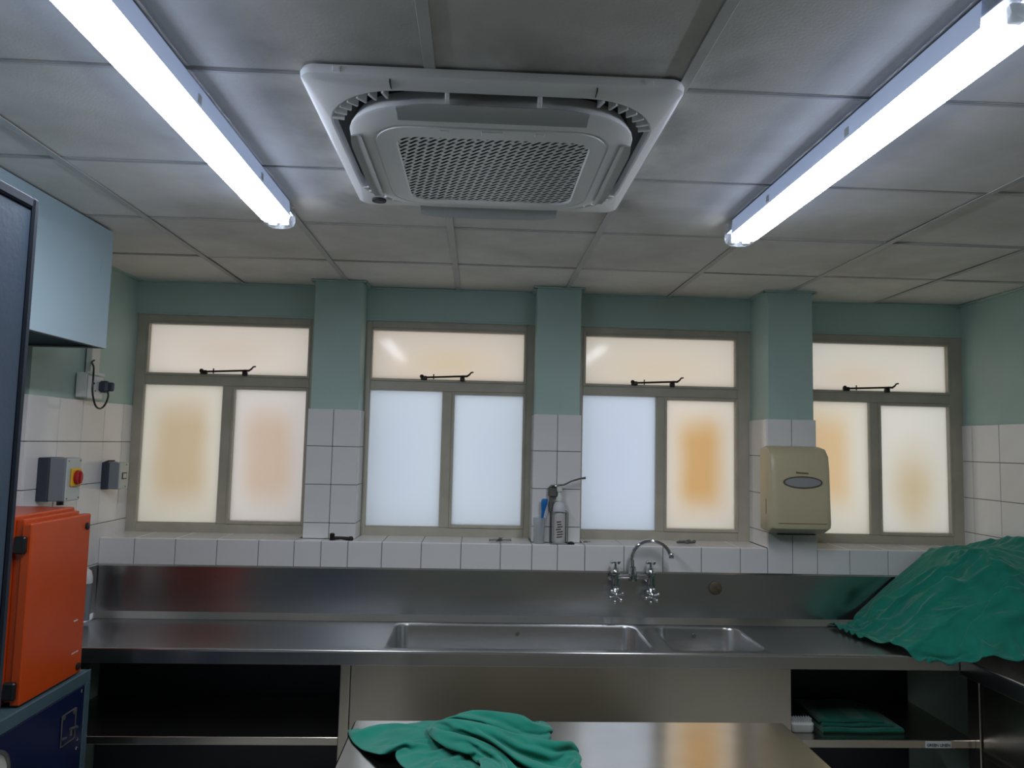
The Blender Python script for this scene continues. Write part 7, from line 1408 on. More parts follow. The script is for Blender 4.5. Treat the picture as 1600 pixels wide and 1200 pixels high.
436,4,5,2,-4,-2,-10,-12,-9,-6,-7,-6,-6,-7,-6,-7,-8,-7,-8,-8,-8,-9,-9,-6,-4,-4,-3,-4,-3,-3,-2,-3,-2,-3,-2,-3,-3,-4,-3,-3,-3,-4,-4,-4,-5,-4,-5,-7,-6,-5,-4,-2,-1,1,2,2,1,1,0,-2,-3,-3,-1,0,-1,-4,-5,-1,-2,-3,-4,-3,-5,-5,-4,-5,-11,-4,-2,-4,
445,0,5,5,-2,-7,-11,-10,-7,-5,-6,-5,-6,-6,-7,-6,-7,-7,-8,-7,-8,-8,-10,-6,-4,-4,-3,-4,-3,-3,-2,-3,-3,-2,-3,-3,-3,-3,-3,-3,-3,-3,-3,-4,-4,-4,-3,-3,-4,-5,-5,-5,-4,-3,-2,-1,1,3,3,2,1,-1,-4,-2,-2,-2,-4,-6,-3,0,-4,-4,-5,-4,-5,-5,-11,-5,1,-5,
453,1,5,5,-3,-11,-11,-6,-5,-5,-5,-5,-6,-5,-7,-6,-7,-7,-7,-7,-8,-7,-9,-7,-2,-4,-3,-3,-3,-2,-3,-2,-3,-3,-3,-3,-4,-3,-4,-4,-3,-3,-4,-4,-4,-1,-1,-2,-3,-2,-3,-3,-4,-5,-4,-5,-3,-2,-1,2,4,4,1,-2,-4,-3,-3,-4,-9,-2,0,-4,-4,-5,-5,-4,-11,-8,3,-4,
462,1,6,3,-7,-11,-8,-4,-4,-5,-5,-6,-5,-4,-6,-6,-6,-6,-7,-7,-7,-7,-8,-7,-4,-4,-4,-3,-3,-2,-3,-2,-2,-2,-2,-2,-3,-3,-3,-3,-3,-3,-3,-6,-6,-5,-3,-1,1,0,-1,-2,-2,-2,-3,-4,-5,-4,-5,-4,-2,1,4,3,0,-4,-4,-3,-5,-10,-2,0,-4,-4,-5,-4,-11,-8,2,-2,
471,3,4,-1,-7,-10,-5,-3,-5,-7,-5,-3,-4,-4,-5,-5,-6,-6,-6,-6,-7,-7,-8,-8,-3,-3,-3,-3,-3,-3,-3,-3,-2,-3,-3,-3,-3,-4,-3,-3,-3,-2,-2,-3,-3,-5,-4,-4,-3,0,2,1,-1,-1,-1,-2,-3,-3,-5,-5,-6,-6,-3,1,4,2,-3,-5,-4,-5,-10,-2,0,-3,-5,-4,-9,-9,1,-2,
480,4,-1,0,-9,-6,-3,-5,-6,-6,-2,-2,-4,-4,-4,-5,-5,-6,-6,-5,-7,-7,-8,-6,-5,-4,-3,-3,-3,-2,-1,-2,-2,-2,-3,-2,-3,-4,-3,-4,-4,-4,-4,-5,-5,-4,-4,-3,-2,-2,1,2,2,1,0,-1,-2,-2,-3,-3,-5,-7,-8,-7,-2,3,4,-2,-6,-4,-6,-10,0,0,-4,-4,-7,-10,0,-1,
490,-2,1,-1,-7,-2,-6,-5,-7,-1,-2,-3,-3,-3,-4,-5,-5,-5,-5,-6,-6,-6,-7,-7,-4,-4,-4,-4,-4,-4,-3,-2,-3,-2,-2,-3,-2,-3,-2,-1,-1,-2,-2,-5,-4,-4,-4,-5,-3,-4,-2,-1,0,1,3,1,0,-2,-3,-3,-3,-4,-6,-9,-9,-6,1,5,-1,-6,-3,-8,-9,2,-1,-4,-4,-9,-2,-2,
491,0,0,-1,-2,-2,-6,-6,-3,1,-2,-3,-3,-3,-4,-3,-5,-5,-6,-6,-6,-6,-6,-6,-4,-3,-3,-4,-3,-3,-3,-3,-3,-2,-3,-3,-3,-3,-4,-3,-3,-3,-2,-4,-5,-3,1,1,0,-2,-3,-3,-4,-3,-1,0,1,1,-1,-3,-5,-4,-3,-5,-8,-10,-8,0,4,0,-5,-4,-8,-7,1,0,-4,-8,-2,-2,
502,-2,-3,-2,-3,-1,-6,-2,0,-1,-1,-3,-3,-4,-2,-3,-4,-4,-5,-6,-6,-6,-6,-5,-3,-4,-3,-4,-3,-3,-4,-2,-2,-3,-2,-2,-3,-2,-3,-3,-2,-3,-2,-4,-5,-5,-5,-4,0,1,4,1,-1,-4,-5,-4,-4,0,1,0,-4,-5,-5,-4,-4,-6,-10,-10,-2,4,2,-6,-3,-8,-6,3,-1,-6,-3,-4,
516,-2,-3,-4,-4,-5,-2,-2,-6,-2,-1,2,-3,-5,1,-6,-7,-5,-2,-2,-4,-4,-5,-6,-9,-4,-4,-3,-4,-2,-2,-5,-4,-3,-3,-3,-3,-2,-3,-3,-2,-2,-2,-2,-2,0,-1,-3,-4,-6,-2,4,6,2,-1,-5,-6,-6,-4,1,0,-4,-4,-7,-5,-3,-4,-10,-11,-5,5,3,-5,-3,-7,-6,5,-3,-3,-6,
529,-3,-2,-4,-5,-3,-3,-5,-3,-4,-2,-5,-1,0,-6,-3,-2,-6,-6,-5,-4,-3,-3,-4,-3,-4,-3,-4,-5,-4,-3,-3,-2,-2,-2,-3,-2,-3,-2,-3,-2,-3,-3,-3,-5,-4,-2,-2,-1,-3,-3,-3,2,4,4,2,-1,-6,-7,-6,-1,0,-5,-4,-6,-6,-3,-4,-8,-10,-5,3,4,-4,-3,-6,-4,4,-3,-7,
541,-2,-3,-5,-3,-3,-3,-4,-4,-4,-4,-2,-4,-5,-3,-2,-2,-4,-4,-5,-3,-3,-2,-3,-4,-3,-4,-5,-4,-4,-4,-3,-2,-2,-2,-2,-1,-2,-2,-3,-3,-2,0,-2,-6,-5,-4,-4,-4,-2,-4,-3,-3,-1,2,4,4,1,-3,-7,-7,-3,-1,-4,-5,-5,-7,-3,-2,-6,-9,-7,1,5,-2,-3,-3,-4,0,-5,
554,-3,-4,-3,-3,-4,-3,-3,-3,-4,-5,-3,-4,-4,-3,-5,-2,-1,-4,-3,-3,-3,-2,-2,-6,-6,-5,-4,-4,-3,-3,-2,-2,-2,-2,-1,-2,-4,-3,-3,-4,-3,-2,-3,-3,-2,-1,5,-2,-3,-5,-6,-5,-6,-4,-2,2,5,4,-1,-6,-8,-4,-1,-5,-4,-4,-7,-5,0,-3,-8,-9,-1,6,1,-6,1,-4,-4,
566,-3,-4,-3,-3,-4,-2,-3,-4,-3,-5,-3,-5,-3,-4,-3,-3,-4,-2,-3,-3,-4,0,-5,-4,-4,-5,-5,-3,-4,-3,-2,-2,-2,-2,-2,-2,-2,-2,-2,-3,-4,-3,-4,1,-1,-1,-3,0,2,-2,-3,-5,-7,-8,-8,-5,0,4,5,1,-5,-7,-5,-2,-5,-4,-2,-7,-5,-1,0,-5,-9,-4,6,2,-5,-2,-3,
578,-3,-4,-3,-4,-3,-2,-3,-4,-3,-5,-3,-4,-3,-4,-3,-3,-4,-4,-2,-2,-4,-1,-3,-4,-5,-7,-8,-2,-2,-2,-2,-2,-2,-2,-1,-2,-2,-3,-2,-4,-3,-1,-2,-6,-3,2,3,0,-2,-3,-2,-1,-2,-6,-9,-9,-8,-4,2,6,3,-3,-6,-5,-3,-5,-3,-1,-5,-6,-2,0,-1,-6,-6,1,1,-2,-3,
589,-3,-4,-3,-3,-3,-3,-3,-3,-3,-4,-4,-4,-3,-4,-3,-2,-4,-3,-3,-6,-3,0,-5,-7,-6,-5,-4,-2,-1,-2,-2,-2,-1,-2,-2,-2,-3,-2,-1,-2,0,-1,-3,-6,-2,-4,-3,2,1,3,-2,-5,-4,-1,-4,-8,-10,-10,-6,-1,5,5,1,-5,-5,-3,-4,-5,0,-2,-5,-6,0,3,-3,-6,-3,1,-4,
601,-3,-4,-3,-3,-3,-4,-3,-3,-2,-4,-4,-3,-4,-4,-2,-4,-3,-3,-4,-7,-4,-3,-7,-5,-3,-2,-3,-3,-1,-2,-2,-1,-2,-1,-1,-3,-2,-1,0,-2,-5,1,-2,0,-6,-4,0,-2,-4,-3,0,4,-3,-6,-2,-2,-8,-10,-10,-9,-2,3,6,4,-2,-4,-4,-4,-6,0,1,-3,-7,-4,5,1,-4,-6,-3,
613,-3,-4,-4,-3,-3,-3,-3,-3,-3,-3,-4,-3,-3,-4,-3,-4,-3,-3,-4,-6,-7,-4,-4,-4,-4,-2,-3,-2,-2,-2,-2,-1,-1,-2,-1,-1,-2,-2,-2,-4,2,0,-2,-2,-2,-5,0,1,-3,-4,-5,-4,2,-1,-6,-4,-3,-6,-8,-10,-8,-5,0,5,5,2,-1,-3,-4,-5,-2,0,0,-5,-5,0,-4,-1,-3,
625,-4,-3,-4,-3,-3,-4,-3,-2,-3,-3,-3,-4,-3,-4,-3,-3,-4,-3,-4,-5,-7,-5,-3,-6,-2,-2,-4,-2,-1,-3,-2,-1,-1,-2,0,-1,-2,-3,-3,-2,1,-3,1,2,-4,-8,2,-1,-3,-3,-4,-4,-4,0,1,-5,-6,-3,-4,-7,-9,-8,-6,-2,2,4,5,2,0,-2,-5,-4,-2,1,-1,-4,-4,-3,-3,
637,-4,-3,-4,-3,-3,-4,-3,-3,-2,-2,-3,-5,-4,-4,-2,-4,-2,-3,-4,-5,-6,-6,-5,-3,-3,-4,-2,-2,-1,-4,-1,-2,-3,1,0,-2,0,-3,-2,-4,-1,-3,6,-9,-2,3,-2,-1,-1,-2,-5,-6,-6,-5,0,4,-6,-5,-4,-3,-5,-7,-7,-7,-5,-2,3,5,5,3,0,-2,-5,-5,-3,2,-6,-2,-3,
649,-4,-3,-4,-3,-3,-4,-3,-3,-3,-3,-1,-4,-4,-4,-3,-3,-3,-2,-4,-5,-5,-6,-5,-3,-4,-3,-2,-2,-3,-4,-1,-2,-2,-1,1,-2,2,-2,-3,-3,-2,-1,-3,-4,2,-2,3,-1,-2,-4,-6,-2,-4,-6,-6,-2,2,-3,-5,-4,-3,-3,-5,-6,-5,-5,-4,-1,1,4,4,3,2,-2,-5,-6,-3,-2,-2,
662,-4,-4,-3,-3,-3,-4,-3,-3,-4,-3,-2,-4,-3,-3,-3,-3,-4,-2,-4,-5,-4,-5,-4,-4,-4,-3,-2,-3,-2,-5,-2,-2,0,-3,1,-1,0,0,-1,-4,-2,-1,-4,-3,3,-1,-4,-4,-3,-1,0,-3,-3,-3,-6,-6,-3,0,-1,-4,-3,-3,-3,-3,-3,-4,-4,-5,-3,-2,1,1,3,2,2,-2,-6,-3,-3,
674,-4,-4,-3,-3,-3,-3,-4,-2,-3,-4,-3,-3,-3,-3,-3,-3,-4,-3,-4,-4,-3,-5,-4,-4,-3,-4,-2,-3,-2,-5,-3,-3,-1,-1,1,0,-3,-1,2,-3,-1,-2,-5,-1,3,-1,-5,0,-7,0,-2,-1,-5,-4,-2,-6,-4,-5,-2,1,-2,-3,-2,-2,-2,-2,-2,-3,-4,-4,-3,-3,-1,-1,1,-1,0,0,-3,
686,-4,-4,-3,-3,-3,-3,-3,-3,-2,-4,-3,-3,-3,-3,-4,-3,-3,-3,-3,-5,-3,-4,-4,-4,-3,-4,-3,-2,-4,-4,-4,-2,-3,1,1,0,-2,-3,0,1,-3,0,-5,-3,3,-4,0,-4,-2,-1,-4,-4,-4,0,-5,-1,-4,-5,-5,-3,0,0,-1,-1,-2,-1,-1,-1,-2,-3,-4,-3,-4,-3,1,0,0,-3,-2,
698,-4,-4,-4,-2,-2,-3,-3,-3,-3,-3,-3,-3,-4,-3,-3,-3,-3,-3,-3,-5,-2,-4,-4,-4,-4,-3,-3,-3,-4,-3,-4,-4,-3,1,1,1,-2,-3,1,0,-3,0,-5,-2,-2,2,-2,-2,-3,-1,-3,-4,-5,-3,-1,-3,-3,-3,-3,-4,-4,-2,0,0,0,0,-1,-1,-1,-1,-2,-2,-4,-4,-4,-2,0,-1,-3,
710,-4,-4,-4,-2,-2,-3,-3,-3,-3,-2,-3,-4,-3,-3,-3,-3,-3,-3,-3,-4,-3,-4,-4,-4,-3,-3,-4,-4,-3,-3,-4,-4,-2,0,1,2,-4,-1,1,-1,-2,-1,-4,-1,-2,-1,-3,-2,0,-3,-4,-4,-3,-3,-3,-1,-2,-3,-3,-2,-3,-2,-3,-2,-1,0,0,1,1,-1,0,-1,-2,-4,-5,-3,-3,-2,-2,
722,-4,-4,-4,-3,-2,-2,-2,-3,-4,-2,-3,-3,-3,-4,-3,-3,-3,-3,-3,-3,-3,-4,-3,-4,-4,-3,-3,-4,-4,-4,-3,-3,-2,-1,1,0,-1,-1,-1,1,-3,-2,-1,-1,-2,-2,-2,-4,-3,-1,-3,-3,-3,-3,-3,-2,-2,-1,-3,-3,-1,-2,-2,-2,-2,-2,-1,-2,0,1,2,1,0,-2,-3,-5,-5,-4,-2,
734,-4,-4,-4,-3,-2,-2,-2,-3,-3,-4,-2,-3,-3,-3,-3,-3,-3,-3,-3,-4,-3,-3,-3,-4,-3,-4,-3,-4,-3,-4,-3,-3,-2,-2,1,0,0,0,-2,1,-2,-2,-1,-1,-2,-1,-4,-3,-4,-5,0,-3,-3,-2,-2,-2,-2,-3,-2,-1,-2,-1,-2,-1,-2,-1,-2,-2,-2,-1,-1,-1,1,1,0,-5,-5,-3,-3,
746,-4,-4,-4,-3,-3,-1,-2,-2,-4,-3,-3,-3,-3,-3,-3,-3,-2,-3,-3,-4,-3,-3,-4,-3,-4,-3,-3,-4,-3,-3,-3,-4,-1,-2,-1,1,2,-1,-2,-1,-1,-1,-1,0,-2,-1,-6,-4,-3,-4,-3,-2,-1,-1,-2,-2,-2,-2,-2,-2,-2,-2,-1,-2,-1,-1,-1,-1,-2,-1,-2,-2,-1,-2,0,-1,-3,-4,-2,
757,-3,-4,-4,-3,-3,-2,-1,-2,-3,-4,-3,-3,-2,-3,-4,-2,-3,-3,-3,-3,-3,-3,-4,-3,-4,-3,-3,-3,-4,-2,-4,-3,-3,-1,1,0,0,0,-1,-2,-2,1,0,-1,-1,-3,-7,-3,-3,-3,-4,-2,0,-1,-1,-2,-2,-2,-2,-2,-2,-1,-2,-2,-2,-1,-1,1,-1,-2,-2,-2,-2,-1,-2,-2,-2,-2,-3,
769,-4,-3,-4,-3,-3,-2,-2,-1,-3,-4,-3,-2,-3,-3,-3,-3,-3,-2,-3,-3,-3,-4,-3,-3,-4,-2,-4,-3,-3,-3,-3,-3,-2,-1,-2,1,-1,1,0,-3,-1,0,2,-5,-2,-1,-7,-3,-2,-3,-2,-2,-3,1,-1,-2,-2,-1,-2,-1,-2,-2,-1,-2,-2,-1,-2,-1,-1,0,-1,-1,-3,-2,-2,-1,-3,-2,-2,
781,-4,-4,-3,-3,-3,-3,-2,-2,-1,-4,-2,-3,-3,-3,-3,-2,-3,-3,-2,-3,-3,-4,-3,-3,-3,-3,-3,-3,-3,-3,-3,-3,-1,-2,-1,1,-2,-1,0,-1,-2,1,-1,-4,-6,-5,1,-2,-3,-2,-2,-2,-2,0,0,-1,-2,-1,-1,-2,-2,-1,-2,-2,-1,-1,-2,-1,-1,-2,-1,0,-1,-3,-2,-2,-2,-3,-2,
792,-3,-4,-3,-4,-3,-2,-3,-2,-1,-2,-3,-3,-3,-3,-2,-3,-2,-3,-3,-2,-4,-3,-3,-3,-3,-3,-3,-2,-3,-3,-3,-2,-2,-1,-2,1,-3,-1,1,0,-3,0,-3,-4,-5,-4,0,-1,-2,-4,-1,-1,-1,-1,0,0,-2,-1,-2,-1,-1,-2,-2,-1,-1,-1,-2,-1,-1,-2,-1,-2,-1,0,-3,-3,-3,-1,-2,
802,-2,-3,-3,-4,-3,-2,-3,-2,-3,0,-3,-2,-4,-2,-3,-3,-2,-2,-3,-2,-3,-4,-3,-3,-3,-3,-2,-3,-2,-4,-2,-2,-2,-2,0,0,-3,0,0,0,-3,-2,-1,-4,-5,-5,0,0,-3,-3,-2,0,-1,0,-1,-1,0,-1,-1,-2,-1,-1,-2,-1,-1,-2,-1,-2,-2,-1,0,-1,-2,-2,-1,-3,-3,-2,-2,
813,-2,-3,-2,-4,-3,-2,-3,-2,-3,-1,-1,-3,-4,-2,-3,-2,-3,-2,-2,-3,-2,-3,-3,-3,-3,-3,-2,-3,-2,-4,-2,-2,-2,-2,0,-3,0,-1,0,-1,-1,-3,-2,-2,-6,-4,1,-1,-3,-3,-1,0,-1,-1,0,-1,0,-1,-1,-1,-2,-1,-1,-2,-1,-1,-2,-1,-2,-1,-2,0,0,-2,-2,-3,-3,-3,-2,
825,-3,-2,-3,-3,-3,-2,-3,-2,-3,-2,-1,-2,-5,-1,-3,-2,-2,-3,-2,-2,-2,-3,-3,-3,-3,-2,-3,-2,-3,-3,-2,-2,-2,-1,-1,-2,-1,-2,-1,-1,0,-4,-1,-1,-5,-4,-2,0,-2,-3,-3,1,1,-1,0,-1,0,0,-1,-2,-1,-2,-1,-2,-1,0,-2,-2,-1,0,-2,-2,-1,0,-2,-3,-4,-2,-2,
836,-2,-3,-2,-3,-3,-2,-3,-2,-3,-2,-2,-2,-4,-1,-3,-3,-2,-1,-2,-2,-3,-2,-3,-2,-3,-3,-2,-2,-3,-3,-2,-2,-2,-2,-1,-1,-1,-2,-1,-2,0,-3,-1,-1,-4,-5,-3,0,-3,-1,-3,0,3,0,-1,-1,0,0,-1,-1,-1,-2,-2,-2,-1,-2,1,-2,-1,-3,-2,-1,-1,-1,1,-3,-4,-3,-2,
848,-3,-2,-3,-2,-3,-3,-2,-2,-2,-3,-2,-2,-3,-3,-2,-2,-3,-1,-2,-2,-2,-2,-2,-3,-2,-3,-3,-2,-2,-3,-2,-2,-2,-2,-1,-1,-1,-2,-1,-2,-2,-1,-1,-1,-3,-5,-3,-1,-4,0,-2,0,1,0,0,0,-1,1,-1,-2,-1,-2,-1,-1,-1,-2,-1,1,-2,-2,-2,-1,-1,-1,-2,-3,-4,-2,-1,
859,-2,-3,-3,-2,-2,-3,-2,-2,-2,-3,-2,-3,-2,-2,-2,-3,-2,-2,-2,-2,-2,-1,-2,-3,-2,-3,-2,-3,-2,-2,-2,-2,-2,-1,-2,-1,-3,-1,0,-2,-2,-2,-2,-1,-2,-3,-3,-4,-1,-2,-1,1,0,1,-1,-2,0,2,0,-1,-2,-1,-1,-1,-2,-1,-2,0,0,-4,-1,0,-1,-2,-1,-3,-4,-2,-2,
871,-3,-3,-3,-1,-3,-2,-2,-2,-2,-2,-3,-3,-2,-2,-2,-2,-2,-2,-3,-1,-2,-2,-1,-2,-3,-2,-3,-2,-2,-2,-2,-2,-2,-1,-3,-1,-3,0,-1,-1,-2,-3,-4,-1,0,-1,-4,-4,-1,-1,-1,1,0,1,-1,0,-2,1,1,-1,-1,-1,-2,-1,-1,-1,-2,-1,-1,-3,-1,0,-3,-1,1,-3,-3,-4,-2,
883,-3,-4,-2,-3,-1,-2,-2,-2,-2,-2,-3,-3,-1,-3,-2,-2,-2,-2,-2,-2,-1,-2,-2,-1,-3,-2,-2,-3,-1,-2,-2,-2,-2,-2,-2,-3,-1,-1,-1,0,-1,-4,-5,0,1,-2,-8,2,-2,-1,0,1,0,1,-1,-1,-2,1,-2,2,-1,-1,-1,-1,-1,-2,-2,-1,0,-3,-3,1,-2,-3,-2,-3,-1,-2,-1,
895,-4,-3,-3,-2,-1,-2,-2,-2,-1,-3,-2,-4,-2,-2,-1,-2,-2,-2,-2,-2,-1,-2,-2,-1,-2,-3,-2,-2,-2,-2,-2,-2,-1,-2,-3,-2,-1,-1,-1,0,-2,-3,-6,1,1,-6,-3,2,-2,-1,-1,1,2,-1,-1,0,-2,1,-1,-2,1,-2,1,-2,-2,-2,0,0,-1,-4,-1,-3,2,-3,-3,-2,-2,-1,-2,
906,-3,-4,-3,-2,-1,-2,-2,-1,-1,-2,-2,-5,-2,-2,-2,0,-3,-2,-1,-2,-2,-1,-2,-2,-1,-2,-2,-3,-2,-2,-1,-2,-2,-2,-2,-2,-2,-2,0,0,-1,-5,-4,1,0,-4,-4,0,0,0,0,1,1,-1,1,-1,-2,-1,0,-2,-1,-1,1,0,-2,-2,-1,-2,-2,-1,-1,-2,0,-3,-1,-2,-2,-2,-1,
918,-4,-4,-3,-2,-2,0,-2,-2,0,-2,-2,-4,-4,-2,-2,0,-1,-3,-1,-1,-2,-2,-1,-2,-1,-2,-2,-2,-2,-2,-2,-1,-2,-2,-2,-2,-3,-2,0,-1,0,-6,-3,-3,2,-3,-1,0,1,0,0,2,-1,0,-1,-1,-1,-2,1,-2,-2,-1,2,0,-1,-2,-1,-2,-2,-1,-2,-2,-2,-1,0,-4,-2,-1,-1,
929,-4,-3,-4,-2,-3,1,-3,0,0,-1,-2,-5,-3,-5,-1,-1,0,-1,-2,-1,-1,-2,-1,-2,-2,-1,-2,-2,-2,-2,-1,-2,-1,-2,-2,-2,-3,-3,-1,0,-1,-4,-4,-2,-3,2,-1,2,1,0,-1,-2,0,3,0,-2,-2,-1,-1,0,-1,-1,2,0,-1,-1,-2,-2,-1,-2,-2,-3,-3,-1,0,-2,-2,-1,-1,
940,-4,-4,-4,-3,-1,0,-2,-1,0,0,-2,-4,-3,-5,-1,-1,0,-1,-1,-1,-2,-1,-1,-2,-1,-2,-2,-1,-2,-2,-2,-1,-2,-1,-2,-3,-2,-3,-2,-1,0,-2,-4,-2,-3,0,1,2,2,-1,-3,0,1,0,2,-1,-3,-2,0,0,-1,0,-1,2,-1,0,-3,-2,0,-4,-2,-1,-4,-3,0,0,-1,-2,-1,
949,-2,-4,-5,-2,-2,1,-1,-1,-1,1,-2,-3,-6,-3,0,-1,-1,0,-1,-2,-1,-1,-1,-2,-2,-1,-2,-1,-2,-2,-1,-2,-1,-2,-1,-3,-2,-3,-2,-1,-1,-1,-3,-3,-2,0,2,2,2,-3,-1,-1,1,-1,-1,0,-1,-2,1,-1,0,-1,-1,3,0,-3,-2,-1,1,-4,-2,-1,-5,-2,0,-1,-1,-1,-2,
961,-3,-3,-5,-5,-2,2,0,-1,-1,2,-5,0,-7,-1,-1,-1,-1,1,-2,-1,-1,-1,-1,-2,-1,-2,-1,-2,-1,-2,-2,-2,-1,-1,-2,-2,-2,-3,-2,-1,-2,0,-4,-1,-1,-1,2,2,2,-3,0,-2,0,-1,0,0,-2,-2,-2,3,0,0,-1,1,1,-3,-2,-1,0,-2,-2,-4,-3,0,-2,-1,-1,-1,-1,
973,-4,-3,-4,-6,-2,0,0,0,1,0,-4,0,-7,0,0,-2,-1,0,-1,-1,-1,0,-1,-2,-1,-1,-2,-2,-1,-2,-2,-1,-2,-1,-1,-2,-2,-3,-2,-1,-2,-1,-2,-2,-1,-1,2,1,3,-1,-1,-2,-2,0,0,0,-2,-2,0,0,1,1,0,-1,1,-1,-2,-1,-1,-2,-3,-2,-3,0,-1,-3,-1,-1,-1,
985,-4,-3,-6,-4,-4,1,-3,1,3,-2,-2,-1,-5,0,-1,0,-2,0,0,-2,0,0,-1,-2,-1,-1,-2,-1,-2,-1,-2,-2,-1,-2,-1,-1,-2,-2,-3,-1,-2,-1,-2,-2,-2,0,0,2,4,-1,0,-2,-2,-1,0,1,-4,0,0,1,1,0,0,-2,0,1,-1,0,-1,-4,-2,-2,-3,-1,-3,-2,0,0,-1,
996,-4,-3,-6,-3,-4,-2,-1,0,-4,8,-5,0,-4,-1,0,0,-2,0,0,-1,0,0,-1,-1,-2,-1,-1,-2,-2,-1,-1,-2,-2,-1,-2,0,-2,-2,-2,-3,-1,-2,-3,-1,-1,-1,1,2,3,-1,0,-2,0,-1,-1,-2,0,1,-1,1,0,-1,1,-1,-1,3,0,-1,-1,-3,-2,-3,-2,-3,-3,-1,0,-1,-1,
1008,-5,-4,-4,-3,-5,-2,-2,0,-1,-2,3,1,-4,0,-1,-1,-1,0,0,0,0,-1,0,-1,-1,-2,-1,-2,-1,-2,-1,-1,-2,-1,-2,-2,0,-2,-2,-2,-2,-2,-2,-1,-1,-1,1,2,1,0,0,-1,0,-3,-1,-1,1,0,1,-1,1,-1,0,-1,-1,-1,0,0,1,0,-3,-2,-4,-1,-3,-2,1,-2,-1,
1019,-4,-4,-4,-4,-5,-3,-1,0,-1,-2,2,2,-3,0,0,-2,-1,0,1,-1,1,-1,0,-1,-1,-2,-1,-2,-1,-1,-1,-2,-1,-2,-1,-2,-1,-1,-2,-2,-2,-1,-2,-2,-1,-1,1,2,1,0,0,-2,0,-2,0,0,0,0,0,0,0,0,-1,0,-1,0,1,1,0,-3,-4,-1,-1,-3,-4,-1,1,-1,-1,
1030,-4,-4,-3,-7,-2,-3,-1,-1,0,-3,2,2,-1,-1,0,-1,-1,-1,1,0,0,0,0,-1,-2,-1,-1,-1,-1,-2,-1,-1,-1,-2,-1,-2,-2,-1,-1,-2,-2,-1,-1,-2,-1,-1,1,1,2,-1,0,-1,0,-2,0,0,0,0,0,1,0,-1,-1,-1,1,0,-1,-2,1,0,-3,-3,-2,-2,-3,-1,2,-2,-1,
1041,-3,-4,-4,-6,-4,-2,-1,0,0,-3,0,2,1,-1,0,-1,-1,0,-1,2,0,-1,1,-2,-1,0,-2,-1,-1,-1,-1,-1,-1,-2,-1,-2,-2,-1,-1,-1,-2,-2,-1,-1,-1,-1,1,1,0,0,-1,-1,0,0,0,-1,1,1,0,0,0,-1,-1,0,-2,-1,1,1,1,-1,-2,-3,-3,-3,-2,-1,0,-1,0,
1053,-4,-3,-5,-5,-5,-1,-2,1,0,-3,-1,-1,3,0,1,0,-2,0,0,0,1,0,0,-1,-1,-1,-1,-1,0,-1,-1,-1,-2,-1,-1,-2,-1,-2,-2,-1,-1,-1,-1,-1,-1,-1,0,1,0,0,-1,-1,0,0,1,1,0,0,0,0,0,-1,-2,-1,0,1,1,0,0,-2,-2,-1,-4,-2,-1,-2,-1,0,-1,
1064,-4,-3,-5,-4,-5,-2,-1,0,-1,0,-2,-3,2,0,3,-1,0,0,0,1,0,1,-1,0,-1,-1,0,-1,-1,-1,-1,-1,-1,-1,-1,-2,-1,-2,-1,-2,-1,-1,-1,-1,0,-1,0,0,1,-1,0,-1,-1,2,0,1,0,0,0,0,-1,-2,0,0,0,1,1,1,-2,-1,-2,-1,-6,0,-1,-4,1,-1,0,
1075,-3,-4,-3,-5,-5,-3,-1,-1,-2,2,-1,-4,2,-2,3,2,1,-1,1,0,1,0,0,0,-2,-1,1,-1,-1,-1,0,-1,-1,-1,-2,-1,-1,-2,-1,-1,-1,-1,-1,-1,0,-1,0,0,0,-1,0,0,0,1,1,0,0,-1,1,-2,-1,0,1,1,0,2,0,0,-2,-3,-4,-3,-3,-2,-1,0,0,0,0,
1087,-4,-3,-3,-6,-5,-2,-1,-4,-2,1,1,-3,-1,0,2,5,1,-1,1,1,0,0,1,-1,-1,-1,0,0,0,-1,-1,-1,-1,-1,-1,-1,-1,-2,-1,-1,-1,-1,-1,0,0,-1,-1,1,-1,0,-1,1,0,1,0,1,-1,0,-1,0,0,0,1,1,1,1,-1,-4,-3,-2,-1,-2,-2,-2,-1,0,0,0,-1,
1095,-1,-3,-3,-4,-6,-3,-3,-3,-3,3,-4,-1,0,2,0,6,3,0,0,1,1,-1,0,1,-1,-1,0,0,0,-1,0,-1,-1,-1,-1,-1,-1,-1,-2,-1,-1,0,-1,0,-1,0,-1,0,-1,0,0,1,0,1,0,1,-1,0,0,0,0,0,2,1,1,-1,-4,-3,-1,-1,-2,-2,-2,-2,-1,0,0,0,0,
1105,-2,-1,-4,-5,-2,-6,-3,-3,-1,-4,-2,1,1,3,0,3,7,-1,1,1,1,-1,1,0,-1,0,0,0,0,0,-1,-1,0,-1,-1,-1,-1,-1,-1,-1,-1,-1,0,-1,0,0,-1,-1,0,0,0,0,1,1,1,0,-1,0,0,1,0,0,0,1,2,-2,-3,-2,-1,-1,-2,-2,-2,-3,-1,0,0,0,0,
1116,-4,-1,-1,-6,-3,-4,-4,-4,-3,-2,-3,-2,5,3,-1,3,4,4,2,0,2,0,0,0,0,0,0,0,0,0,0,-1,-1,-1,-1,-1,-1,-1,-1,0,-1,0,-1,0,0,-1,0,-1,0,0,0,1,0,1,0,0,0,0,1,0,0,1,1,0,1,-1,-4,-2,-1,-1,-2,-3,-2,-1,0,-1,-1,1,0,
1124,0,-4,1,-5,-4,-3,-9,-3,-3,-3,-2,-2,6,3,0,1,5,4,3,1,2,1,0,1,0,0,0,0,0,0,0,-1,-1,-1,0,-1,-1,-1,0,-1,-1,0,0,-1,0,0,0,-1,0,-1,1,0,1,0,0,1,0,0,0,2,1,0,1,0,-2,-1,-3,0,-2,-1,-2,-2,-2,-1,-1,-1,0,0,0,
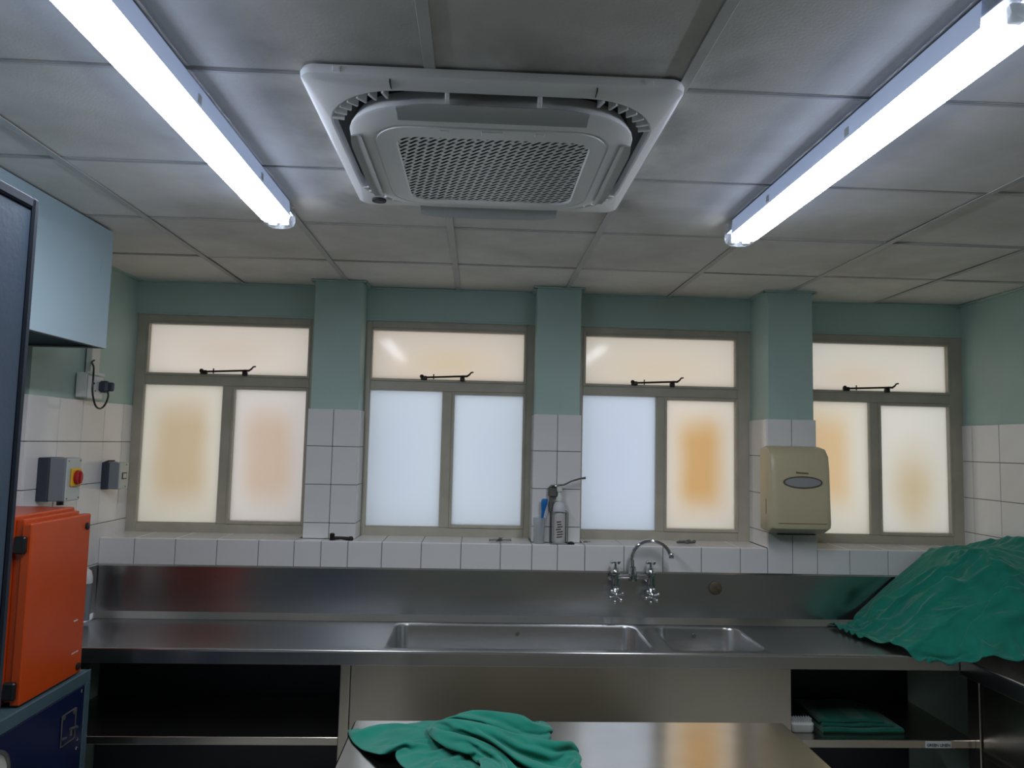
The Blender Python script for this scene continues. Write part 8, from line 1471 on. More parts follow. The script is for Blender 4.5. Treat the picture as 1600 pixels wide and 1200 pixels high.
1131,3,-6,3,-4,-4,-2,-9,-3,-6,-10,3,-4,9,4,1,3,3,5,3,1,3,1,0,1,0,0,1,0,1,-1,0,-1,0,-1,-1,0,-1,-1,0,-1,0,-1,0,0,0,0,0,-1,0,0,0,0,1,0,0,0,0,1,1,2,0,0,0,0,-3,-1,0,-1,-1,-2,-1,-2,-1,-2,-1,-1,-1,1,-1,
1137,0,-1,2,0,-4,-2,-10,-9,-10,0,0,-3,3,10,3,3,4,5,4,2,2,2,0,0,1,0,1,1,0,-1,0,0,-1,0,-1,0,-1,-1,0,-1,0,0,-1,0,0,0,1,-1,0,0,0,1,0,0,0,0,1,0,1,1,1,1,0,-2,-2,0,-1,0,-1,-2,-2,-2,-1,-1,-1,-2,0,0,0,
1145,0,-2,1,3,-4,-1,-9,-15,-9,-1,4,-8,8,10,5,4,4,5,4,2,2,1,1,1,1,0,1,1,0,0,0,-1,0,-1,0,-1,0,0,-1,0,-1,0,0,-1,0,1,0,1,-1,0,1,0,0,0,0,0,1,1,0,1,1,1,-1,-1,-2,-1,1,-1,-2,-1,-1,-2,-2,-1,-2,-1,0,0,0,
1149,4,0,-3,4,1,-3,-11,-16,-5,-4,3,-6,3,13,9,4,5,4,4,4,1,1,2,1,1,0,1,1,0,0,0,0,0,-1,0,-1,0,0,-1,0,0,-1,0,-1,0,1,1,1,-1,1,0,0,0,0,0,0,1,1,1,0,0,0,0,-1,0,-1,0,-1,-1,-1,-1,-2,-2,-2,-2,-1,0,1,0,
1156,2,-1,-1,3,2,-1,-15,-15,0,-4,-9,0,7,12,10,8,5,4,4,3,2,2,1,1,1,1,1,1,0,0,0,0,0,0,0,-1,0,0,-1,0,0,0,-1,-1,0,1,1,2,0,0,0,0,0,0,1,0,0,1,0,1,0,0,0,0,0,-1,-1,-1,-1,-1,-1,-2,-2,-2,-2,-1,1,0,0,
2,1,3,2,2,3,1,2,4,4,5,6,5,5,6,5,5,6,5,6,8,1,0,-2,-3,-2,-2,-2,-1,-2,-2,-2,-1,-2,-2,-1,-2,-2,-2,-1,-2,-2,-2,-2,-2,-1,-1,-1,-1,-1,0,-1,0,-1,-1,0,0,0,0,0,0,2,-2,5,-4,4,-5,0,0,8,-6,0,4,-5,6,-6,7,-1,-4,3,
5,5,3,2,2,1,3,4,3,2,3,5,5,6,6,5,6,5,6,6,7,5,0,-2,-2,-1,-2,-2,-2,-2,-2,-1,-2,-2,-2,-1,-2,-2,-2,-1,-2,-2,-3,-3,-2,-3,-2,-1,-2,-2,-1,-1,0,-1,0,-1,0,1,-1,0,0,2,-1,0,1,-2,5,-1,0,4,-4,0,3,-3,-2,1,5,4,-10,1,
2,12,5,3,2,1,1,5,4,4,3,2,5,4,6,6,5,6,6,6,8,5,-2,-1,-1,-2,-1,-2,-1,-2,-1,-1,-2,-1,-1,-2,-1,-2,-1,-2,-2,-2,-3,-2,-4,-3,-3,-2,-2,-2,-2,0,-1,-3,-1,0,0,-1,-1,-2,1,0,2,1,-2,-2,5,-2,-1,1,-1,1,-2,4,-3,-1,8,4,-10,-4,
0,7,8,6,5,6,-1,-3,6,5,7,5,4,6,5,5,6,5,6,6,7,6,-1,0,-1,-1,-1,-1,-2,-1,-1,-1,-1,-1,-1,-1,-1,-1,-1,-1,-2,-4,-4,-3,-2,-3,-4,-2,-4,-4,-2,-1,2,-1,-5,-2,-1,0,-1,-2,0,0,1,2,1,-4,1,2,-2,-3,3,-1,-3,0,0,1,9,2,-10,-5,
6,6,7,3,4,6,-2,-2,5,6,7,7,7,6,6,6,5,6,5,6,7,7,0,0,-1,0,-1,-1,-1,0,-1,-1,0,-1,0,-1,-1,-1,0,-1,-1,-2,-4,-5,-5,-4,-2,-4,-2,-3,-4,-3,-2,0,2,-1,-4,-3,-2,0,-1,-1,0,0,3,0,-4,1,0,-2,-3,-2,-1,0,-1,3,9,-2,-9,-6,
6,11,7,6,3,1,-5,2,7,6,7,6,6,6,6,6,6,6,7,6,7,7,3,-1,0,0,0,-1,0,0,0,-1,0,0,-1,0,-1,0,0,-1,0,-1,-2,-3,-5,-5,-6,-5,-3,-3,-2,-3,-3,-3,-1,1,1,-1,-3,-3,-2,0,0,0,-2,0,-2,-1,0,-1,-3,-3,-2,-2,0,1,10,-2,-10,-8,
4,9,14,5,2,-5,1,7,7,7,6,7,6,6,6,6,6,6,6,6,6,9,5,-1,0,1,0,0,0,1,0,0,0,0,0,-1,0,-1,-1,-1,-1,0,0,-1,-2,-4,-4,-5,-5,-5,-5,-3,-2,-2,-2,-2,-1,1,1,0,-5,-2,-1,0,0,-2,-4,0,-2,-3,-2,-3,-3,-2,-2,-1,8,-3,-8,-9,
11,4,8,12,-3,-4,7,8,7,7,7,7,6,6,6,6,6,6,6,6,6,8,6,1,1,0,1,0,1,1,1,0,1,1,0,1,0,-1,0,-2,-1,-2,-2,-2,-1,0,-1,-2,-4,-4,-5,-4,-5,-4,-2,-3,-1,-1,0,1,1,-4,-3,-2,-1,2,-5,-4,-2,-2,-5,-2,-3,-4,-3,-2,3,4,-11,-10,
13,9,7,5,-7,5,9,7,8,7,7,6,7,6,6,6,6,6,7,6,6,8,7,3,1,2,1,1,1,2,1,1,1,1,1,1,0,0,0,-1,0,-1,-2,-4,-3,-4,-2,0,0,0,-2,-2,-4,-3,-4,-4,-3,-3,-2,-1,0,0,-2,-4,-3,-2,1,-4,-5,-4,-4,-4,-3,-4,-4,-4,4,-1,-10,-9,
9,14,8,-3,0,10,8,8,8,7,7,6,6,6,6,6,7,6,7,7,6,8,8,5,2,2,2,2,2,2,2,2,2,2,1,2,1,0,0,0,-1,0,-2,-4,-4,-3,-4,-3,-3,0,0,1,0,0,-2,-2,-4,-3,-4,-4,-3,-2,-1,-2,-4,-4,-3,0,-4,-7,-5,-4,-4,-5,-4,-4,3,-3,-11,-7,
11,13,3,-2,9,10,9,8,8,6,6,6,6,6,7,6,7,7,7,7,8,8,9,6,0,2,3,2,2,3,3,2,3,2,3,3,2,2,1,1,0,0,0,-4,-4,-4,-5,-4,-3,-3,-2,-1,1,1,1,1,0,-1,-3,-5,-5,-5,-5,-3,-2,-4,-5,-4,0,-5,-8,-5,-5,-5,-5,-4,1,-1,-13,-6,
14,12,1,5,10,10,9,7,7,7,6,7,6,5,7,6,7,7,7,7,8,9,9,7,4,4,3,3,2,3,3,3,3,3,2,2,2,1,1,1,1,1,1,-1,-2,-2,-3,-4,-4,-4,-3,-2,-3,-1,-1,0,1,2,0,-1,-2,-5,-7,-6,-6,-4,-4,-6,-4,0,-7,-8,-6,-5,-5,-5,1,-2,-12,-8,
18,9,5,8,11,10,8,7,7,7,7,5,5,6,7,6,7,7,7,8,9,9,10,9,3,4,3,3,4,3,4,3,4,4,3,4,3,2,3,1,2,1,1,-3,-2,-2,-1,-2,-3,-2,-4,-4,-3,-2,-3,-2,-2,-1,-1,1,0,-1,-3,-6,-8,-8,-6,-5,-6,-4,-1,-7,-8,-6,-6,-5,-2,1,-11,-9,
22,8,10,10,10,9,8,8,8,6,4,6,5,6,7,6,7,8,8,8,9,10,10,8,6,4,4,4,3,3,3,4,3,4,4,3,4,3,2,4,3,4,4,0,-1,-2,-2,-1,-2,-2,-3,-3,-4,-4,-4,-3,-3,-3,-3,-3,-3,0,1,-1,-6,-9,-9,-7,-6,-6,-4,-1,-8,-9,-5,-6,-3,0,-9,-8,
28,11,10,11,10,8,9,8,6,4,5,6,6,6,6,7,7,8,9,9,9,10,10,10,4,5,5,5,4,5,4,4,4,5,4,3,4,4,3,2,3,2,3,0,-2,-2,0,3,0,0,-1,-2,-3,-4,-5,-4,-5,-4,-4,-4,-5,-4,-3,-1,1,-4,-9,-10,-8,-6,-7,-3,-1,-9,-8,-5,-5,-1,-7,-8,
39,11,10,11,9,8,9,8,5,3,6,6,6,5,7,6,8,9,9,10,10,10,10,9,6,4,3,4,4,4,4,5,5,5,5,5,5,5,5,4,5,4,4,1,-1,-1,-3,-2,-2,-1,1,0,0,-1,-3,-4,-6,-6,-6,-4,-5,-6,-6,-5,-2,0,-2,-9,-10,-9,-5,-7,-2,-2,-9,-7,-5,-1,-7,-6,
45,13,12,10,11,8,10,3,5,5,6,6,7,6,6,6,8,8,10,10,10,10,11,7,5,5,5,4,3,3,5,3,5,5,6,5,6,6,5,5,6,5,6,2,1,0,1,2,-2,-3,-3,-2,-2,-1,0,-1,-4,-6,-7,-8,-5,-6,-5,-7,-7,-4,-1,-1,-7,-10,-9,-5,-6,-2,-2,-8,-6,-3,-5,-5,
46,13,13,14,10,13,3,8,9,6,5,5,7,7,4,8,8,9,9,10,9,10,9,9,8,5,5,4,3,4,3,5,5,6,6,6,7,6,6,6,6,7,6,4,0,0,0,1,0,2,-2,-4,-4,-5,-4,-2,-1,-2,-6,-8,-8,-7,-7,-4,-7,-8,-6,-1,1,-6,-10,-9,-4,-7,0,-2,-8,-5,-4,-3,
47,15,13,11,12,8,9,13,6,9,7,6,7,5,7,8,7,9,10,10,10,10,9,9,6,5,4,4,4,4,4,4,4,3,6,7,8,7,7,8,7,9,8,7,3,2,1,1,0,0,-1,-2,-4,-5,-6,-7,-5,-3,-3,-5,-8,-8,-7,-7,-6,-6,-7,-7,-2,1,-4,-9,-8,-5,-5,0,-1,-7,-5,-2,
48,15,12,15,6,13,9,12,6,10,11,4,10,8,4,8,8,8,10,9,7,8,9,10,3,6,4,5,4,4,4,4,5,6,6,7,7,8,8,9,9,9,9,9,3,2,1,5,4,1,1,-2,-2,-5,-6,-7,-8,-8,-6,-3,-5,-7,-9,-7,-7,-6,-4,-7,-7,-4,1,-1,-7,-8,-4,-4,-1,0,-5,-3,
48,14,15,13,7,13,10,11,7,9,12,6,7,10,6,11,9,5,9,5,8,10,7,7,8,8,5,4,4,4,4,3,5,6,7,8,8,11,11,11,10,11,9,8,3,1,1,-3,0,1,3,5,1,0,-4,-6,-9,-8,-9,-9,-4,-4,-7,-9,-6,-7,-7,-3,-5,-7,-5,1,2,-5,-7,-5,-1,-3,-1,-4,
48,13,16,12,8,12,9,12,9,10,12,5,6,9,12,5,12,10,6,9,8,9,6,9,7,5,2,4,5,4,5,5,5,7,7,9,11,10,11,11,12,12,12,12,-1,1,2,4,-2,-3,-3,-2,0,4,1,0,-4,-8,-10,-9,-9,-6,-4,-6,-8,-6,-6,-6,-3,-4,-6,-5,-1,3,-2,-5,-5,0,-4,-3,
47,13,16,11,9,12,9,12,10,10,13,2,9,10,11,6,9,13,9,8,7,6,9,9,6,5,7,6,4,3,4,4,5,6,9,10,11,12,13,13,13,13,12,12,5,3,1,-1,0,-2,-2,-3,-5,-5,-1,2,2,-2,-6,-9,-10,-9,-7,-5,-5,-6,-5,-5,-6,-3,-2,-3,-6,-2,1,2,-3,-4,-3,-4,
45,13,17,10,9,12,9,11,12,11,12,2,10,10,12,7,8,12,9,8,10,9,6,9,8,8,7,4,3,1,4,5,5,6,9,11,12,15,14,14,13,11,13,15,7,3,4,4,-2,-4,-4,-4,-2,-4,-8,-6,0,2,2,-4,-8,-9,-9,-8,-5,-4,-5,-4,-3,-6,-4,-1,0,-4,-4,-1,1,1,-5,-3,
44,11,17,11,8,13,11,12,10,10,13,2,11,10,12,7,11,8,10,11,12,10,6,10,8,6,4,2,3,4,5,5,5,6,6,12,15,12,14,15,17,17,14,16,3,7,6,-2,3,1,-3,-6,-8,-5,-2,-8,-8,-3,2,4,-1,-7,-8,-9,-7,-6,-3,-4,-3,-1,-5,-5,-1,2,-1,-5,-4,0,1,-3,
42,10,17,13,6,14,10,10,11,13,12,2,11,11,13,6,11,10,10,9,12,13,9,8,3,2,7,2,8,6,4,5,5,4,9,10,12,14,19,19,19,16,16,13,10,3,6,0,-2,-1,0,-1,-5,-6,-7,-5,-6,-8,-5,0,3,2,-3,-6,-7,-7,-6,-4,-4,-1,0,-2,-4,-3,0,2,-2,-1,-3,-3,
41,7,16,15,4,13,11,9,12,13,14,3,11,10,12,11,8,11,11,8,12,15,8,4,0,5,7,8,9,4,6,5,4,6,8,8,12,17,21,22,21,15,19,15,8,6,8,-2,0,0,-3,-3,-4,-4,-7,-9,-5,-5,-8,-6,-1,2,4,1,-3,-5,-6,-5,-5,-4,-2,0,1,-2,-3,-2,0,-1,-1,-3,
40,5,15,16,5,10,14,7,14,13,13,5,11,12,9,11,12,6,12,8,14,14,5,1,5,6,11,7,7,4,10,3,5,9,4,8,15,16,21,24,24,18,19,12,13,9,1,4,0,-7,-4,-4,1,-1,-4,-9,-10,-6,-4,-6,-6,-3,1,4,5,1,-2,-4,-5,-4,-5,-3,-2,1,2,-1,-4,0,-2,-3,
39,3,13,17,8,7,13,12,7,11,13,12,11,12,10,8,13,7,10,11,13,14,4,2,7,8,9,6,8,7,9,4,5,5,9,6,18,14,21,25,26,21,14,23,12,6,6,-1,-2,-3,-4,-2,-6,-4,0,-3,-7,-9,-6,-5,-5,-5,-3,-1,3,5,5,2,0,-3,-4,-4,-4,-3,-1,1,1,-2,-3,-3,
39,1,9,18,11,6,12,11,9,12,11,10,10,12,13,11,9,14,7,10,13,13,5,3,7,8,10,6,9,6,11,5,4,4,11,5,18,17,21,25,27,24,14,22,17,3,3,3,2,-1,-4,-7,-6,-4,-6,-2,-3,-4,-7,-7,-5,-3,-3,-3,-2,0,3,6,6,4,1,-2,-3,-4,-3,-4,-2,0,-1,-3,
39,1,5,16,14,7,11,8,11,12,9,12,10,12,12,14,8,14,9,8,13,11,9,6,6,7,10,7,7,8,11,1,7,8,7,8,16,18,25,25,27,21,18,24,17,1,2,4,2,4,-7,-6,-7,-4,-3,-7,-2,-4,-1,-5,-7,-4,-3,-2,-2,-1,-1,0,3,6,8,5,2,-2,-2,-3,-3,-3,-5,-2,
39,1,2,13,16,9,9,8,12,10,9,13,11,12,11,14,9,13,10,9,13,9,9,7,7,8,10,8,6,11,9,0,10,3,10,10,13,18,28,28,24,22,22,24,20,3,4,-3,6,1,-6,-3,-4,-6,-7,-4,-7,-3,-3,1,-3,-5,-4,-3,-2,-1,0,-1,-1,0,4,7,8,5,0,-4,-5,-3,-2,-2,
38,3,-1,10,15,13,8,11,6,12,10,14,11,10,13,13,10,12,11,10,13,7,9,8,7,10,10,6,8,11,7,3,7,8,8,10,8,24,29,23,25,29,22,24,21,4,3,-4,-1,1,1,-4,-3,-4,-5,-7,-4,-4,-5,-2,0,0,-1,-3,-2,-2,-1,-1,0,0,-1,0,4,7,7,3,-3,-3,-3,-3,
38,4,-2,9,10,15,10,10,5,12,12,12,11,10,14,13,11,12,12,10,13,6,9,9,9,9,9,5,11,7,6,8,9,2,13,8,11,25,26,24,27,28,26,20,20,0,-1,6,4,-4,2,-3,-3,-3,-3,-5,-7,-6,-3,-2,-4,-1,1,2,2,0,-1,-1,-2,-1,-1,-1,-1,1,5,6,5,-1,-3,-2,
38,4,-2,8,10,10,15,9,4,13,10,13,10,12,14,12,13,11,13,10,13,7,9,8,11,8,7,7,11,8,2,11,10,1,13,8,17,19,28,28,24,28,23,22,20,-2,-4,9,6,2,-7,5,-6,-6,-5,-2,-1,-5,-6,-4,0,-4,-1,0,3,5,3,2,0,0,-2,-3,-2,-1,-1,2,4,5,3,-3,
38,3,-1,4,13,8,14,11,4,12,13,10,8,15,12,14,13,12,13,11,12,9,8,9,10,8,8,6,10,9,2,12,9,2,15,5,16,22,28,31,24,26,20,24,20,-3,-5,10,7,2,0,-6,0,-2,-7,-6,-4,-1,-3,-3,-4,0,-2,-1,0,1,4,3,4,3,3,0,0,-2,-3,-1,4,5,1,-3,
38,3,0,1,13,8,10,14,5,11,14,6,10,16,12,15,15,12,13,11,11,11,8,9,10,8,7,7,8,9,3,12,7,8,15,6,17,19,27,32,27,22,19,23,21,-2,-5,10,6,0,4,0,-7,-3,-4,-7,-4,-4,-3,-2,-2,-1,2,0,0,0,0,0,2,3,3,4,5,3,1,-1,-1,1,2,-2,
38,3,0,-1,14,7,7,15,8,9,15,5,11,13,15,15,14,15,13,12,10,11,9,10,10,8,5,7,9,9,3,8,13,13,6,8,19,23,25,30,22,20,23,23,21,-1,-1,9,3,6,0,-2,-6,-7,0,-7,-5,-4,-4,-1,-3,0,1,2,3,2,1,-1,-2,-1,1,2,4,5,7,5,3,-1,-3,-2,
38,2,3,-4,13,7,6,12,12,9,15,5,10,15,13,17,14,15,14,13,10,10,11,9,10,9,5,7,9,8,8,4,13,14,2,14,13,24,28,29,23,17,25,20,22,6,0,3,7,-1,-5,2,-2,-2,-7,-3,-5,-4,-3,-6,-2,0,-1,3,1,2,5,3,2,-1,-2,-2,0,2,4,5,7,4,-2,-2,
39,0,4,-4,10,9,6,10,11,11,14,6,10,14,14,17,16,13,15,13,13,10,10,11,9,8,6,8,7,6,8,9,10,15,3,15,13,25,24,26,26,18,22,22,23,11,0,2,-2,-4,3,1,0,-8,-2,-5,-6,-5,-2,-2,-3,-1,1,0,1,1,3,3,5,4,1,0,-3,-1,4,3,3,4,2,-2,
38,1,4,-4,8,11,3,12,10,10,15,8,7,13,16,15,18,15,14,14,11,13,10,11,9,9,7,8,5,5,8,12,10,13,6,15,14,24,21,24,26,20,21,23,23,7,-4,8,2,-3,-2,4,-6,-2,-3,-3,-5,-5,-4,-4,1,-2,-1,2,1,1,2,4,2,2,2,5,2,-1,-2,5,5,3,-1,-3,
43,-1,1,-4,6,13,3,9,12,8,14,11,6,14,14,16,16,19,12,15,12,13,11,11,9,9,8,8,5,4,12,11,9,5,16,11,17,23,17,25,24,21,24,21,22,6,-8,9,6,-5,0,3,-5,1,-4,-8,-5,-4,-3,-1,-3,1,-1,1,4,3,1,4,5,3,0,-2,2,6,1,-2,3,7,-1,-4,
39,2,3,-4,2,15,3,8,13,7,11,14,9,10,15,15,16,17,17,14,13,11,13,11,10,9,9,6,4,8,10,7,8,13,14,13,20,14,22,22,22,22,23,21,23,3,-8,9,4,-2,8,-1,-5,-3,-5,-4,-2,-7,-3,-2,0,-1,2,1,2,5,4,3,4,3,2,2,-2,-2,3,3,2,3,2,-4,
38,1,2,1,-1,14,5,6,13,7,10,14,12,12,9,17,15,15,19,15,13,13,11,12,11,10,9,6,5,9,5,9,11,15,10,16,19,13,21,24,18,22,25,16,23,8,-9,3,7,6,-1,-3,-1,-4,-1,-4,-5,-4,-3,-2,-2,1,0,6,2,4,2,5,4,3,1,3,2,0,-3,2,4,5,-1,-4,
39,1,0,1,-1,13,6,4,14,7,10,11,16,15,3,15,18,17,15,16,14,14,13,11,11,10,8,7,9,7,4,12,12,9,15,14,19,14,20,22,16,25,21,17,21,12,-5,-7,11,4,0,-2,-2,2,-1,-4,-6,-7,-1,-3,0,0,1,4,5,6,5,1,5,2,8,2,2,1,-2,-5,2,5,0,-4,
38,2,0,-1,0,11,10,2,13,7,10,12,13,16,9,9,16,16,18,17,15,13,13,11,12,10,9,7,6,10,5,11,11,14,11,16,18,14,19,20,16,25,20,18,18,15,-6,-5,9,-1,4,2,-2,-6,-1,-2,0,-3,-5,1,0,1,1,2,1,5,7,7,2,6,3,-1,5,-1,-3,3,3,3,-2,-6,
39,1,2,2,-3,6,13,1,11,10,6,15,13,15,9,6,16,17,15,17,16,14,14,13,12,10,9,9,5,9,10,9,11,15,10,17,13,17,18,19,16,24,20,17,16,16,0,-8,5,6,0,-2,-1,-1,-1,-3,-7,0,4,-2,-4,1,1,6,4,6,6,9,5,3,3,2,-3,2,0,-3,2,5,0,-6,
39,1,5,-1,-2,2,14,4,6,13,6,13,13,13,13,3,15,16,16,17,17,15,14,13,12,11,9,9,8,7,11,10,11,15,11,16,13,18,13,18,17,24,16,14,16,19,4,-5,2,3,1,1,-3,-3,2,-3,-5,2,-3,5,-5,0,2,7,7,5,8,4,9,7,1,1,-1,2,0,-2,0,2,-1,-6,
39,0,5,-1,-4,3,13,9,3,12,7,11,15,11,15,4,11,17,15,17,16,16,15,14,12,11,10,8,9,9,9,11,11,16,10,14,19,15,12,18,14,23,15,11,18,18,4,-5,7,0,2,2,-2,-3,2,-5,4,-5,-2,-3,8,0,0,3,7,6,8,8,5,8,0,7,-4,2,6,1,0,-1,-6,-7,
39,1,2,5,-8,1,12,7,8,9,12,7,15,11,13,7,7,17,17,17,16,15,16,14,13,11,9,9,9,11,9,11,12,14,13,13,17,16,11,18,12,20,17,8,19,17,0,2,8,0,3,-2,1,1,-4,0,-2,-4,2,-2,2,8,6,-2,8,9,10,3,5,6,7,3,0,-2,1,-5,1,2,-2,-7,
40,-1,5,4,-8,2,6,9,8,8,13,7,16,8,13,12,4,15,17,17,15,17,16,14,13,12,9,10,9,10,12,11,11,12,16,12,16,15,14,13,17,14,14,10,19,16,4,0,10,1,2,4,0,-6,-5,4,-1,-5,3,0,0,4,9,7,0,10,12,1,9,9,3,5,-3,-5,-1,-2,-1,4,-1,-7,
42,-1,4,0,-3,0,4,9,6,10,13,7,16,11,7,12,9,11,19,15,16,17,16,14,14,12,12,7,11,9,11,13,10,13,15,12,15,12,17,14,14,16,14,13,9,16,4,5,13,3,-1,3,0,-2,-4,-2,-2,2,-3,6,3,3,1,12,3,6,13,1,6,11,0,4,2,-1,-7,-3,5,3,-3,-7,
44,0,1,2,-5,-3,4,4,11,10,13,9,15,10,2,14,18,10,13,19,14,17,16,13,14,12,13,10,9,11,10,12,12,11,15,12,13,15,14,17,13,16,17,4,14,10,13,8,5,7,-1,-1,-6,1,6,-4,0,-6,3,-1,6,4,1,11,7,6,13,4,3,10,-2,6,-4,3,3,-4,4,-2,-4,-6,
41,6,-4,5,2,-5,-6,7,11,11,9,12,15,8,1,13,19,11,14,17,16,17,16,15,13,12,11,12,10,10,12,10,12,12,14,12,13,15,15,13,17,15,15,5,11,13,10,12,3,11,-3,-7,2,0,-1,3,0,-7,4,-1,3,5,4,8,8,10,10,5,2,9,-2,3,0,8,2,-2,-4,-3,-1,-6,
38,6,-2,7,1,-3,-5,1,12,13,7,13,14,2,4,15,19,11,14,18,16,17,15,18,12,12,12,9,13,10,10,13,10,13,12,14,12,14,14,15,13,18,16,3,11,14,13,11,4,7,-7,0,7,-2,-5,-4,1,3,-3,8,1,-1,6,8,9,10,4,7,3,7,2,5,4,-3,4,3,-2,-3,-5,-6,
38,7,-4,9,-5,-3,2,-2,9,14,9,14,11,-2,8,15,20,13,12,16,17,18,16,17,12,13,11,12,9,12,10,11,14,9,14,13,15,11,15,14,14,14,18,10,5,12,13,12,6,4,-7,8,-1,0,-7,1,0,5,-1,-3,9,0,7,4,7,11,2,5,9,2,8,2,-1,-1,7,-1,-2,1,-4,-6,
39,6,-6,10,1,-6,-5,7,7,9,13,11,7,-2,12,15,19,12,16,14,19,18,15,16,14,12,11,13,9,11,11,10,12,14,11,13,14,12,14,15,13,13,15,13,10,7,11,12,6,2,1,6,-5,-3,3,-2,3,-2,0,2,4,5,3,8,2,9,9,2,9,8,1,0,3,-2,4,2,-2,0,-3,-5,
40,6,-6,5,7,-7,-2,2,10,4,13,13,3,-1,16,14,19,10,15,17,20,17,16,14,16,11,13,10,11,10,11,10,11,13,14,11,15,12,14,14,15,12,13,15,12,9,5,13,6,2,8,-2,-6,-1,7,-1,-5,6,2,-2,2,4,2,9,8,6,3,7,8,8,-4,1,1,0,4,0,3,3,-6,-4,
38,9,-2,-5,11,-8,-5,3,15,9,4,11,11,-6,15,18,15,14,14,17,20,14,18,14,16,11,13,10,11,10,10,12,10,12,13,15,10,15,13,14,14,16,9,11,13,12,12,4,11,8,-5,-3,3,-2,6,-2,5,0,-2,-4,4,5,7,8,4,3,9,5,5,5,0,-2,6,1,-4,2,9,0,-6,-4,
38,4,5,-7,9,-5,-2,0,8,11,14,4,10,-6,13,19,12,14,19,17,21,13,16,17,16,10,13,10,10,10,11,11,12,11,12,13,16,12,13,14,13,15,11,11,9,13,13,7,10,1,3,2,-1,-3,4,-2,0,0,1,4,4,1,3,5,4,2,6,5,6,5,6,3,-2,-2,3,5,2,3,-4,-3,
41,0,5,-7,10,-3,1,-8,6,13,13,8,8,-6,13,19,12,14,19,19,21,13,17,16,15,10,12,13,9,10,10,11,11,13,11,12,14,16,12,13,14,13,13,10,11,10,11,11,8,6,2,-1,-3,5,-3,0,2,-2,5,2,-2,2,3,5,5,7,7,5,5,3,-1,1,2,3,2,-2,3,6,-2,-3,
40,0,5,-5,5,5,0,-9,1,12,13,7,8,-3,15,16,14,14,17,23,20,12,18,17,15,11,9,13,10,8,10,11,11,11,14,13,12,15,16,11,12,14,12,13,9,10,9,12,9,9,-4,1,-1,6,-4,3,-4,6,-1,-2,2,4,5,7,7,6,2,0,-1,2,4,5,-1,1,0,-1,4,9,1,-3,
40,-1,5,-3,2,11,-1,-9,-4,12,13,11,3,-2,15,17,16,13,17,19,23,16,13,17,12,15,10,11,9,9,10,11,12,12,12,14,13,13,15,15,11,12,12,11,12,9,10,11,12,3,5,-2,3,-3,-2,-1,9,-6,0,2,4,5,7,5,1,-1,0,2,5,6,2,2,1,-3,0,4,2,8,4,-3,
42,-2,4,1,-2,13,-2,-12,-2,10,14,9,1,4,11,17,19,17,15,16,20,22,12,14,14,14,10,8,12,10,9,11,11,12,13,12,14,14,14,14,14,12,11,11,10,11,9,12,9,10,0,1,2,1,-3,0,3,-3,1,4,4,4,3,-2,0,0,3,3,3,3,2,3,2,4,3,1,5,5,2,-3,
39,0,2,6,-6,16,-2,-12,-4,8,15,11,2,10,7,10,18,21,14,18,19,21,14,13,14,14,7,11,11,10,11,11,10,11,13,13,14,14,14,13,13,14,11,10,11,10,10,10,12,7,0,2,3,-3,0,6,0,-2,4,3,1,-1,-2,0,1,6,4,2,3,4,5,2,0,-1,4,2,3,7,2,-3,
39,1,1,6,-7,15,-1,-11,-3,6,12,12,0,11,15,9,13,21,14,19,18,21,18,9,15,12,12,7,11,11,9,10,13,12,12,13,14,13,14,14,13,12,12,11,10,10,11,10,12,9,4,0,-4,3,4,2,-6,3,0,1,-1,-2,1,1,5,5,6,6,3,0,-2,-1,-1,-1,2,3,7,9,4,-2,
40,2,0,4,-6,12,6,-12,0,3,4,15,5,3,14,17,11,20,13,20,19,17,19,14,11,11,11,12,9,10,11,10,11,11,13,14,13,14,14,13,13,12,12,11,11,10,11,10,11,8,5,-2,1,3,1,-3,1,-2,0,-1,1,1,4,4,3,1,4,3,-2,0,0,2,1,2,1,5,8,8,3,-3,
47,-7,2,2,-5,11,6,-4,-8,6,1,12,14,4,5,17,18,14,17,18,18,18,16,17,12,10,12,10,10,10,9,11,12,12,13,13,14,14,13,13,13,12,11,11,11,11,10,11,10,11,3,2,2,-1,-3,0,1,2,-1,-2,1,3,3,2,1,3,0,-2,2,0,3,1,0,1,3,6,7,9,3,-3,
49,-4,-4,-2,4,6,10,-3,-11,4,11,4,7,16,1,14,14,22,17,17,15,18,18,12,15,11,12,8,10,9,12,9,11,12,13,13,14,14,14,13,13,12,12,11,11,10,11,11,12,8,5,1,-3,0,3,1,1,-1,0,2,-1,3,-2,-2,0,5,-2,7,0,-1,0,4,2,0,-1,6,8,11,2,-3,
48,2,-7,-5,7,1,15,-7,-12,1,13,4,9,15,8,14,11,16,22,19,17,13,18,14,13,9,12,9,11,10,10,11,11,13,13,14,14,13,14,13,12,12,11,11,11,10,11,12,9,12,4,0,0,1,-2,0,-1,0,0,4,2,-3,-1,2,3,-1,4,2,0,2,0,-1,-1,0,3,7,9,7,5,-3,
41,7,0,-6,5,-4,16,-8,-8,3,3,10,9,12,17,12,11,14,16,21,20,16,13,12,12,12,11,10,10,11,10,11,11,13,12,14,14,13,14,13,12,12,12,11,11,11,12,11,10,11,4,1,0,1,0,1,0,0,-1,0,0,1,3,1,0,0,0,0,-1,1,1,2,1,-1,3,5,6,11,4,-3,
42,0,0,4,1,-6,15,-3,-8,9,3,3,14,8,16,13,6,17,16,16,19,20,13,10,15,13,11,11,8,10,11,11,12,12,12,13,14,14,14,13,12,12,12,11,12,12,11,11,11,9,5,-1,0,0,0,1,1,1,1,-1,2,0,-1,-1,0,4,0,-1,2,3,1,0,0,-2,0,4,11,8,5,-3,
